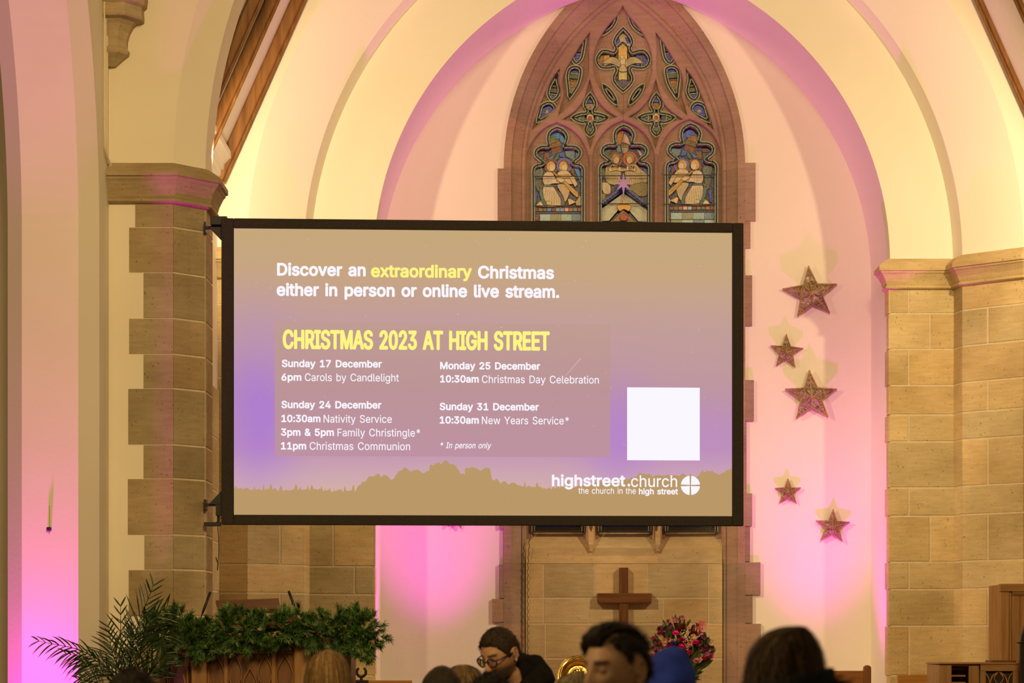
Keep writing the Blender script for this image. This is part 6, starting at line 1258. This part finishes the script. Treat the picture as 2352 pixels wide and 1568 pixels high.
def person(px, pytop, y, yaw, label, skin=(.46, .27, .165), pitch=0, hair_th=.008, body_yaw=None, coat=(.02, .02, .024), trousers=(.02, .022, .03), beard=0, brow=(.03, .02, .014), lean=0.0, vox=.0085, collar=True):
    ztop = PZ(pytop, y); Hc = Vector((PX(px, y), y, ztop - .115 - hair_th + .012 * abs(math.sin(R(pitch)))))
    Mh = Matrix.Translation(Hc) @ Matrix.Rotation(R(yaw), 4, 'Z') @ Matrix.Rotation(R(pitch), 4, 'X')
    by = yaw if body_yaw is None else body_yaw
    Rb = Matrix.Rotation(R(by), 4, 'Z'); fwd = Rb @ Vector((0, -1, 0))
    root = Hc - fwd * (.035 + lean); root = Vector((root.x, root.y, 0)); k = Hc.z / 1.635
    Mb = Matrix.Translation(root) @ Rb @ Matrix.Scale(k, 4)
    t = thing('person', label, 'person', tuple(root), None)
    hl = Mb.inverted() @ Hc; nk = Mb.inverted() @ (Mh @ Vector((0, .025, -.07)))
    V = [(0, 0, .93), (0, 0, 1.08), (0, 0, 1.27), (0, .01, 1.42), tuple(Vector((nk.x, nk.y + .02, nk.z)).lerp(Vector((0, .012, 1.44)), .45)), tuple(nk)]
    E = [(0, 1), (1, 2), (2, 3), (3, 4), (4, 5)]; RR = [.14, .12, .15, .085, .056, .05]
    for s in (1, -1):
        b = len(V); V += [(s * .165, .01, 1.385), (s * .225, .05, 1.11), (s * .19, -.09, .93)]; E += [(2, b), (b, b + 1), (b + 1, b + 2)]; RR += [.062, .045, .036]
        b = len(V); V += [(s * .09, 0, .86), (s * .1, -.02, .48), (s * .1, .02, .09), (s * .11, -.13, .045)]; E += [(0, b), (b, b + 1), (b + 1, b + 2), (b + 2, b + 3)]; RR += [.095, .06, .042, .04]
    vs, fs = skin_mesh(V, E, RR, 1, .86, Mb)
    b = len(vs); vs += [Mh @ p for p in HP]; fs += [tuple(i + b for i in f) for f in GF]
    eb = MB()
    for s in (1, -1):                                    # ears: helix, lobe and bowl
        eo = Vector((s * .077, .006, -.004)); pts = []
        for q in range(11):
            a = R(-70 + 27 * q); pts.append(eo + Vector((s * (.008 + .004 * math.sin(a)), .014 + .016 * math.cos(a) * -1 * -1 - .006, .004 + .030 * math.sin(a))))
        eb.tube([Mh @ p for p in pts], [.0045] * 11, 6); eb.ball(Mh @ (eo + Vector((s * .001, .008, .002))), .007, .018, .027, M=(Mh.to_3x3() @ Matrix.Rotation(R(s * 18), 3, 'Z')))
        eb.ball(Mh @ (eo + Vector((s * .004, .0, -.030))), .006, .009, .010)
        eb.ball(Mh @ Vector((s * .031, -.0755, .0085)), .0125)
    b = len(vs); vs += [Vector(v) for v in eb.v]; fs += [tuple(i + b for i in f) for f in eb.f]
    me = remesh(vs, fs, vox); inv = Mh.inverted()
    at_ = me.color_attributes.new('Col', 'FLOAT_COLOR', 'POINT'); buf = []
    for v in me.vertices:
        q = inv @ v.co; c = face_colour(q, skin, beard, brow) if q.length < .2 else Vector(skin); buf += [c[0], c[1], c[2], 1.0]
    at_.data.foreach_set('color', buf)
    for v in me.vertices: v.co = v.co - root
    me.name = 'body'; link('body', me, SKIN, t)
    V = [(0, 0, .95), (0, 0, .72), (0, 0, 1.10), (0, 0, 1.28), (0, .012, 1.405)]; E = [(0, 1), (0, 2), (2, 3), (3, 4)]; RR = [.175, .185, .158, .178, .105]
    for s in (1, -1):
        b = len(V); V += [(s * .185, .01, 1.375), (s * .25, .05, 1.10), (s * .20, -.09, .90)]; E += [(3, b), (b, b + 1), (b + 1, b + 2)]; RR += [.085, .066, .056]
    vs, fs = skin_mesh(V, E, RR, 2, .86, Mb)
    m = MB(); m.v = [tuple(v + Vector((0, 0, 0)) + Vector([.008 * noise.noise(v * 9 + Vector((7 * i, 0, 0))) for i in range(3)])) for v in vs]; m.f = fs; m.c = [(1, 1, 1)] * len(fs)
    cm = pmat('coat_cloth', tuple(x * .8 for x in coat), tuple(x * 1.25 for x in coat), 14, .9, .25, 120, spec=.1)
    m.build('coat', cm, t, smooth=True)
    V = [(0, 0, .86)]; E = []; RR = [.16]
    for s in (1, -1):
        b = len(V); V += [(s * .095, 0, .80), (s * .1, -.02, .46), (s * .1, .015, .11)]; E += [(0, b), (b, b + 1), (b + 1, b + 2)]; RR += [.105, .078, .066]
    vs, fs = skin_mesh(V, E, RR, 1, .9, Mb); m = MB(); m.v = [tuple(v) for v in vs]; m.f = fs; m.c = [(1, 1, 1)] * len(fs)
    m.build('trousers', pmat('trouser_cloth', trousers, tuple(x * 1.3 for x in trousers), 20, .85), t, smooth=True)
    if collar:
        m = MB(); pts = []
        for q in range(25):
            a = 6.2832 * q / 24; pts.append(Mb @ Vector((.085 * math.sin(a), .02 + .080 * math.cos(a), 1.435 + .025 * math.cos(a))))
        m.tube(pts, .03, 8, cap=False); m.build('collar', cm, t, smooth=True)
    return t, Mh, Mb
def hair_mat(name, c1, c2, rough=.45): return pmat(name, tuple(x for x in c1), tuple(x for x in c2), 60, rough, .5, 260, attr=True, spec=.18)
def hairline(d):
    a = math.atan2(abs(d.x), -d.y); K = [(0, .60), (.45, .60), (.8, .50), (1.1, .22), (1.28, -.06), (1.42, -.10), (1.5, .16), (1.85, .10), (2.15, -.28), (2.6, -.55), (3.15, -.62)]
    for (a0, v0), (a1, v1) in zip(K, K[1:]):
        if a <= a1: return v0 + (v1 - v0) * (a - a0) / (a1 - a0)
    return K[-1][1]
def cap_hair(t, Mh, mat, thick, keep=None, name='hair', rough=.002, seed=0, scale=60):
    """hair standing off the scalp where keep(d) > 0; thick(d) in metres, feathered at the edge"""
    m = MB(); vs = []; ok = []
    for d, p in zip(DIRS, HP):
        e = keep(d) if keep else d.z - hairline(d)
        th = thick(d) * sstep(0, .16, e) + .001
        n = noise.noise(d * scale * .12 + Vector((seed, 0, 0))) * rough * 2 + noise.noise(d * scale * .5) * rough
        vs.append(Mh @ (p + d * max(.0008, th + n * sstep(0, .2, e)))); ok.append(e > 0)
    fs = [f for f in GF if all(ok[i] for i in f)]
    m.add(vs, fs); return m.build(name, mat, t, smooth=True, fix=False)
def fuzz(t, Mh, mat, keep, thick, count, ln, col, seed, wd=.0011, comb=(0, .5, -.2), name='hair_strands', spread=.5):
    """single hairs rooted all over the scalp"""
    rs = random.Random(seed); m = MB(); R3 = Mh.to_3x3(); ct = 0
    while ct < count:
        k = rs.randrange(len(DIRS)); d = DIRS[k]
        if keep(d) <= .03 or rs.random() > math.sqrt(max(.02, 1 - d.z * d.z)): continue
        ct += 1; p = HP[k] + d * thick(d) * .7 + Vector([rs.uniform(-.003, .003) for _ in range(3)])
        v = (d * (1 - spread) + Vector(comb) * spread * 1.3 + Vector([rs.uniform(-.4, .4) for _ in range(3)])).normalized(); L = ln * rs.uniform(.5, 1.2); sd = v.cross(d)
        sd = (sd.normalized() if sd.length > 1e-3 else Vector((1, 0, 0))) * wd
        q1 = p + v * L * .5; q2 = p + (v * 1.0 - d * .15 + Vector((0, 0, -.15))) * L; f = rs.uniform(.5, 1.5)
        m.add([Mh @ (p + sd), Mh @ (p - sd), Mh @ (q1 - sd), Mh @ (q1 + sd), Mh @ (q2 + sd * .3), Mh @ (q2 - sd * .3)], [(0, 1, 2, 3), (3, 2, 5, 4)], tuple(x * f for x in col))
    o = m.build(name, mat, t, fix=False); o['kind'] = 'stuff'; return o
def long_hair(t, Mh, mat, secs, cols, nstr, seed, gap=0.0, wave=.0, frizz=.004, name='long_hair'):
    """hair falling from the crown: secs are (height, half width, half depth, back shift, side shift) in head space; strands lie over a shell"""
    rs = random.Random(seed); m = MB(); N_ = 40
    def ring_pt(u, a, off=0.0):
        i = min(len(secs) - 2, int(u)); f = u - i; s0, s1 = secs[i], secs[i + 1]; z, rx, ry, by, bx = [s0[k] + (s1[k] - s0[k]) * f for k in range(5)]
        return Vector((bx + (rx + off) * math.sin(a), by + (ry + off) * math.cos(a), z))
    a0, a1 = -math.pi + gap, math.pi - gap
    rows = [[Mh @ ring_pt(u * (len(secs) - 1) / 24 if u < 24 else len(secs) - 1.001, a0 + (a1 - a0) * k / N_, -.004) for k in range(N_ + 1)] for u in range(25)]
    m.loft(rows, tuple(x * .7 for x in cols[0]), closed=False)
    sh = m.build(name, mat, t, smooth=True, fix=False)
    m = MB()
    for k in range(nstr):
        a = rs.uniform(a0, a1); off = rs.uniform(-.003, frizz); c = cols[rs.randrange(len(cols))]; f = rs.uniform(.65, 1.35); c = tuple(x * f for x in c); ph = rs.uniform(0, 6.28); u0 = rs.uniform(0.0, .5); u1 = (len(secs) - 1.01) * rs.uniform(.8, 1)
        pts = []; da = rs.uniform(-.12, .12)
        for q in range(11):
            u = u0 + (u1 - u0) * q / 10; pts.append(Mh @ ring_pt(u, a + da * q / 10 + wave * math.sin(ph + q * .9), off + frizz * .6 * math.sin(ph * 2 + q)))
        nrm = (Mh.to_3x3() @ Vector((math.sin(a), math.cos(a), .2))).normalized()
        m.ribbon(pts, .0035 * rs.uniform(.5, 1.3), nrm, c)
    o = m.build('hair_strands', mat, t, fix=False); o['kind'] = 'stuff'
H_BLACK = hair_mat('black_hair', (.7, .7, .7), (1.3, 1.3, 1.3)); C_BLACK = (.014, .010, .007)
def tint_mesh(o, c):
    at_ = o.data.color_attributes['Col']; at_.data.foreach_set('color', list((c[0], c[1], c[2], 1.0)) * len(at_.data))

# man with glasses, head bowed
t, Mh, Mb = person(1150, 1443, 10.0, -44, 'bearded man in black glasses with close-cropped brown hair, head bowed, dark hooded coat', (.40, .22, .125), 27, .007, -30, (.007, .0065, .007), beard=.75, lean=.06, vox=.0055)
kp = lambda d: d.z - hairline(d)
th_ = lambda d: .006 + .005 * max(0, d.z)
tint_mesh(cap_hair(t, Mh, H_BLACK, th_, rough=.0012), (.026, .016, .008)); fuzz(t, Mh, H_BLACK, kp, th_, 3000, .012, (.028, .017, .008), 1, .0009, (0, -.3, .3))
m = MB()
for s in (1, -1):
    ctr = Vector((s * .0335, -.1025, .004)); loop = []
    for q in range(21):
        a = 6.2832 * q / 20; loop.append(Mh @ (ctr + Vector((.0265 * math.cos(a) * (1.05 if math.sin(a) > 0 else .95), .006 * abs(math.cos(a)) * (1 if s * math.cos(a) > 0 else 0), .0205 * math.sin(a)))))
    m.tube(loop, .0034, 6, cap=False); m.tube([Mh @ Vector((s * .0600, -.097, .013)), Mh @ Vector((s * .074, -.080, .014)), Mh @ Vector((s * .083, -.02, .012)), Mh @ Vector((s * .084, .012, .002))], .0034, 6)
m.tube([Mh @ Vector((-.008, -.1045, .010)), Mh @ Vector((0, -.109, .013)), Mh @ Vector((.008, -.1045, .010))], .0022, 6)
gl_ = m.build('glasses', BLACK, t, smooth=True)
GLS = bpy.data.materials.new('lens_glass'); GLS.use_nodes = True; b_ = GLS.node_tree.nodes['Principled BSDF']; b_.inputs['Transmission Weight'].default_value = 1; b_.inputs['Roughness'].default_value = .02; b_.inputs['IOR'].default_value = 1.05
for s in (1, -1):
    m = MB(); ctr = Vector((s * .0335, -.1025, .004)); q_ = [Mh @ (ctr + Vector((.0255 * math.cos(a), 0, .0195 * math.sin(a)))) for a in [6.2832 * k / 20 for k in range(20)]]; m.add(q_, [tuple(range(20))]); m.build('lens', GLS, gl_, fix=False)
def hood_roll(t, Mb, name, mat, rad=.13, z=1.44, tube=.05, amp=.02, back=.03, seed=0):
    m = MB(); secs = []
    for q in range(33):
        a = 6.2832 * q / 32; c = Mb @ Vector((rad * math.sin(a), back + rad * .85 * math.cos(a), z + .05 * math.cos(a))); rr = tube * (1 + .25 * math.cos(a)); o = Mb.to_3x3() @ Vector((math.sin(a), math.cos(a), 0)); o.normalize(); sec = []
        for k in range(14):
            b = 6.2832 * k / 14; p = c + (o * math.cos(b) + Vector((0, 0, 1)) * math.sin(b) * 1.15) * rr; p += Vector([amp * noise.noise(p * 11 + Vector((seed, i * 9, 0))) for i in range(3)]); sec.append(p)
        secs.append(sec)
    m.loft(secs); return m.build(name, mat, t, smooth=True)
DARKC = pmat('black_wool', (.005, .0045, .005), (.010, .009, .009), 24, .95, .4, 160, spec=.08)
hood_roll(t, Mb, 'hood', DARKC, .115, 1.50, .058, .028, .035, 2); hood_roll(t, Mb, 'scarf', DARKC, .088, 1.475, .040, .016, -.005, 6)

# spiky dark hair in front of him
t, Mh, Mb = person(1128, 1549, 7.8, 0, 'person with tousled black hair directly in front of the man in glasses', (.36, .2, .12), 0, .02, vox=.011)
kp0 = lambda d: d.z + .1
tint_mesh(cap_hair(t, Mh, H_BLACK, lambda d: .018, kp0, rough=.006, seed=4), C_BLACK); fuzz(t, Mh, H_BLACK, kp0, lambda d: .016, 900, .040, C_BLACK, 5, .0016, (-.5, .2, .3), spread=.4)

# front man in profile with parted black hair
t, Mh, Mb = person(1418, 1431, 6.0, -52, 'man in profile with short black side-parted hair, nearest the camera, below the cross', (.47, .28, .165), 6, .018, -60, (.03, .03, .035), beard=.25, brow=(.014, .010, .007), vox=.0045)
part = lambda d: d.x - .30 - .18 * (d.y + .6)
kt = lambda d: min((d.z - max(.34, hairline(d)) ) * 1.0, .055 - part(d) * .9 if part(d) > -.2 else 1)
ks = lambda d: min(d.z - (hairline(d) + (.30 if abs(math.atan2(abs(d.x), -d.y) - 1.5) < .5 else .16)), (part(d) - .10) * 1.4)
kb = lambda d: min(d.z - hairline(d) - .10, -(part(d)) - .05 if d.z > .35 else 1.0) if d.x < .3 or d.y > .35 else -1
tint_mesh(cap_hair(t, Mh, H_BLACK, lambda d: .012 + .018 * sstep(.2, -.7, d.y) + .004 * d.z, kt, 'top_hair', .003, 3), C_BLACK); fuzz(t, Mh, H_BLACK, kt, lambda d: .012 + .018 * sstep(.2, -.7, d.y), 1500, .034, C_BLACK, 7, .0011, (.2, .75, .1), spread=.75)
tint_mesh(cap_hair(t, Mh, H_BLACK, lambda d: .008, ks, 'side_hair', .0016, 5), C_BLACK); fuzz(t, Mh, H_BLACK, ks, lambda d: .006, 900, .018, C_BLACK, 8, .001, (0, .7, -.4), spread=.75)
tint_mesh(cap_hair(t, Mh, H_BLACK, lambda d: .008, kb, 'back_hair', .0016, 6), C_BLACK)
kf = lambda d: d.z - hairline(d)
fuzz(t, Mh, H_BLACK, kf, lambda d: .0005, 2600, .005, (.030, .021, .014), 9, .0006, (0, .4, -.5), 'cropped_stubble')

# balding head behind him
t, Mh, Mb = person(1425, 1428, 8.7, 180, 'person with a balding brown head just behind the man in profile', (.36, .21, .13), 0, .002, vox=.011)
fuzz(t, Mh, H_BLACK, lambda d: d.z - hairline(d), lambda d: .0005, 1500, .007, (.07, .045, .03), 12, .0008)

# dark round heads
t, Mh, Mb = person(1015, 1530, 8.5, 172, 'person with a close-cut black head of hair, left of the man in glasses', (.34, .19, .11), 0, .006, coat=(.03, .03, .035), vox=.011)
tint_mesh(cap_hair(t, Mh, H_BLACK, lambda d: .006, lambda d: d.z + .5, rough=.0012), (.022, .016, .010)); fuzz(t, Mh, H_BLACK, lambda d: d.z + .4, lambda d: .005, 1800, .008, (.026, .019, .012), 13, .0009)
t, Mh, Mb = person(302, 1535, 7.0, 178, 'person with black thinning hair, below the palm in the left corner', (.36, .21, .12), 0, .010, coat=(.03, .03, .035), vox=.011)
kk = lambda d: min(d.z + .5, .02 + ((d.x - .12) ** 2 + (d.y - .25) ** 2) * 2.2)
tint_mesh(cap_hair(t, Mh, H_BLACK, lambda d: .010, kk, rough=.003, seed=8), C_BLACK); fuzz(t, Mh, H_BLACK, lambda d: d.z + .4, lambda d: .008, 1500, .022, C_BLACK, 14, .0011)

# long fair hair, seen from behind, in front of the pulpit
H_FAIR = hair_mat('golden_brown_hair', (.8, .8, .8), (1.2, 1.2, 1.2))
t, Mh, Mb = person(753, 1491, 9.4, 180, 'person with long straight golden brown hair, seen from behind in front of the pulpit', (.45, .27, .17), 0, .012, coat=(.05, .04, .035), vox=.011, collar=False)
long_hair(t, Mh, H_FAIR, [(.128, .004, .004, .0, .0), (.122, .030, .034, 0, 0), (.105, .058, .066, 0, 0), (.075, .080, .090, 0, 0), (.035, .094, .105, 0, 0), (-.02, .103, .112, -.002, 0), (-.08, .112, .115, -.01, 0), (-.15, .126, .110, -.02, 0), (-.24, .138, .10, -.03, 0), (-.33, .130, .085, -.04, 0)], [(.15, .085, .026), (.21, .125, .042), (.26, .165, .062), (.11, .058, .018), (.18, .10, .032)], 900, 3, .0, .02, .004)
# fair head behind the cropped one
t, Mh, Mb = person(1064, 1526, 9.2, 160, 'person with wavy fair hair, partly behind the cropped black head', (.45, .27, .17), 0, .012, coat=(.05, .045, .04), vox=.011, collar=False)
long_hair(t, Mh, H_FAIR, [(.128, .004, .004, 0, 0), (.120, .034, .036, 0, 0), (.10, .064, .070, 0, 0), (.06, .088, .096, 0, 0), (0, .102, .110, 0, 0), (-.07, .118, .115, 0, .01), (-.16, .126, .11, -.01, .01), (-.26, .118, .10, -.02, .01)], [(.14, .085, .032), (.22, .14, .055), (.10, .055, .02)], 600, 5, 0, .08, .008)
# ash hair low in front of the brass dish
t, Mh, Mb = person(1322, 1543, 7.2, 150, 'person with ash blond hair, low in front of the brass dish', (.45, .27, .17), 0, .012, coat=(.05, .05, .07), vox=.011, collar=False)
long_hair(t, Mh, H_FAIR, [(.128, .004, .004, 0, 0), (.120, .030, .036, 0, 0), (.10, .052, .070, 0, 0), (.06, .072, .096, 0, 0), (0, .080, .110, 0, 0), (-.07, .086, .115, 0, 0), (-.16, .088, .11, -.01, 0)], [(.20, .15, .075), (.27, .21, .11), (.12, .085, .04)], 500, 6, 0, .05, .006)
# brown hair with dark headband, nearest on the right
H_BROWN = hair_mat('dark_brown_hair', (.7, .7, .7), (1.3, 1.3, 1.3))
t, Mh, Mb = person(1806, 1440, 5.5, 178, 'person with thick dark brown hair and a dark headband, nearest the camera on the right', (.45, .27, .17), 0, .016, coat=(.02, .025, .028), vox=.011, collar=False)
BC = [(.05, .026, .011), (.075, .040, .016), (.03, .016, .008), (.06, .032, .016), (.10, .058, .022)]
long_hair(t, Mh, H_BROWN, [(.134, .006, .006, 0, -.022), (.130, .022, .034, 0, -.016), (.117, .048, .066, 0, -.006), (.094, .068, .09, 0, -.002), (.066, .083, .10, 0, .001), (.03, .091, .108, 0, .002), (-.01, .096, .114, 0, .004), (-.08, .108, .118, 0, .010), (-.16, .122, .118, -.01, .010), (-.26, .125, .11, -.02, .005)], BC, 1300, 8, 0, .10, .011)
m = MB(); secs = []
for q in range(33):
    a = 6.2832 * q / 32; c0 = Mh @ Vector((.112 * math.sin(a), .118 * math.cos(a), -.018 - .02 * math.sin(a))); secs.append([c0 + (Mh.to_3x3() @ Vector((math.sin(a) * x, math.cos(a) * x, z))) for x, z in ((.004, -.028), (.010, -.022), (.011, .0), (.010, .022), (.004, .028), (-.004, .024), (-.004, -.024))])
m.loft(secs); m.build('headband', pmat('dark_teal_knit', (.008, .012, .013), (.014, .02, .022), 60, .9, .5, 180), t, smooth=True)
m = MB(); m.ball(Mh @ Vector((.026, .124, -.030)), .020, .008, .014, M=Mh.to_3x3()); m.build('white_clip', pmat('white_plastic', (.5, .45, .4), rough=.4), t, smooth=True)
m = MB(); rs = random.Random(4)
for k in range(160):
    p = Vector((-.115, .02, -.03)) + Vector([rs.gauss(0, .012) for _ in range(3)]); d = Vector((-rs.uniform(.2, 1), rs.uniform(-.2, .6), rs.uniform(-.6, .5))).normalized(); L = rs.uniform(.02, .05); m.ribbon([Mh @ p, Mh @ (p + d * L * .5 + Vector((0, 0, .006))), Mh @ (p + d * L)], .0026, (0, -1, .2), tuple(x * rs.uniform(.8, 2.2) for x in (.06, .04, .016)))
m.build('loose_curls', H_BROWN, t, fix=False)['kind'] = 'stuff'
# person in a raised royal blue hood
BLUEC = pmat('royal_blue_fleece', (.008, .020, .20), (.016, .038, .32), 12, .9, .3, 140)
t, Mh, Mb = person(1540, 1494, 7.5, 170, 'person in a royal blue hooded coat with the hood up, before the flowers', (.45, .27, .17), 0, .02, coat=(.010, .028, .24), vox=.011, collar=False)
m = MB(); secs = []
for j in range(25):
    u = j / 24; th = math.pi * (.02 + .62 * u); zc = .150 * math.cos(th) if th < 1.57 else .150 * math.cos(th) * 1.7; rr = math.sin(min(th, 1.65)) * (1 + .25 * max(0, u - .6)); sec = []
    for k in range(40):
        a = 6.2832 * k / 40; p = Vector((.100 * rr * math.sin(a) + .035 * u - .012, .122 * rr * math.cos(a), zc)); p += Vector((math.sin(a), math.cos(a), 0)) * (.010 * noise.noise(Vector((p.x * 16 + p.z * 11, p.y * 12, p.z * 7))) + .004 * math.sin(7 * p.z * 9 + 26 * p.x)) * rr; sec.append(Mh @ p)
    secs.append(sec)
m.loft(secs); m.build('hood', BLUEC, t, smooth=True)
hood_roll(t, Mb, 'neck_folds', BLUEC, .14, 1.43, .06, .03, .02, 5)
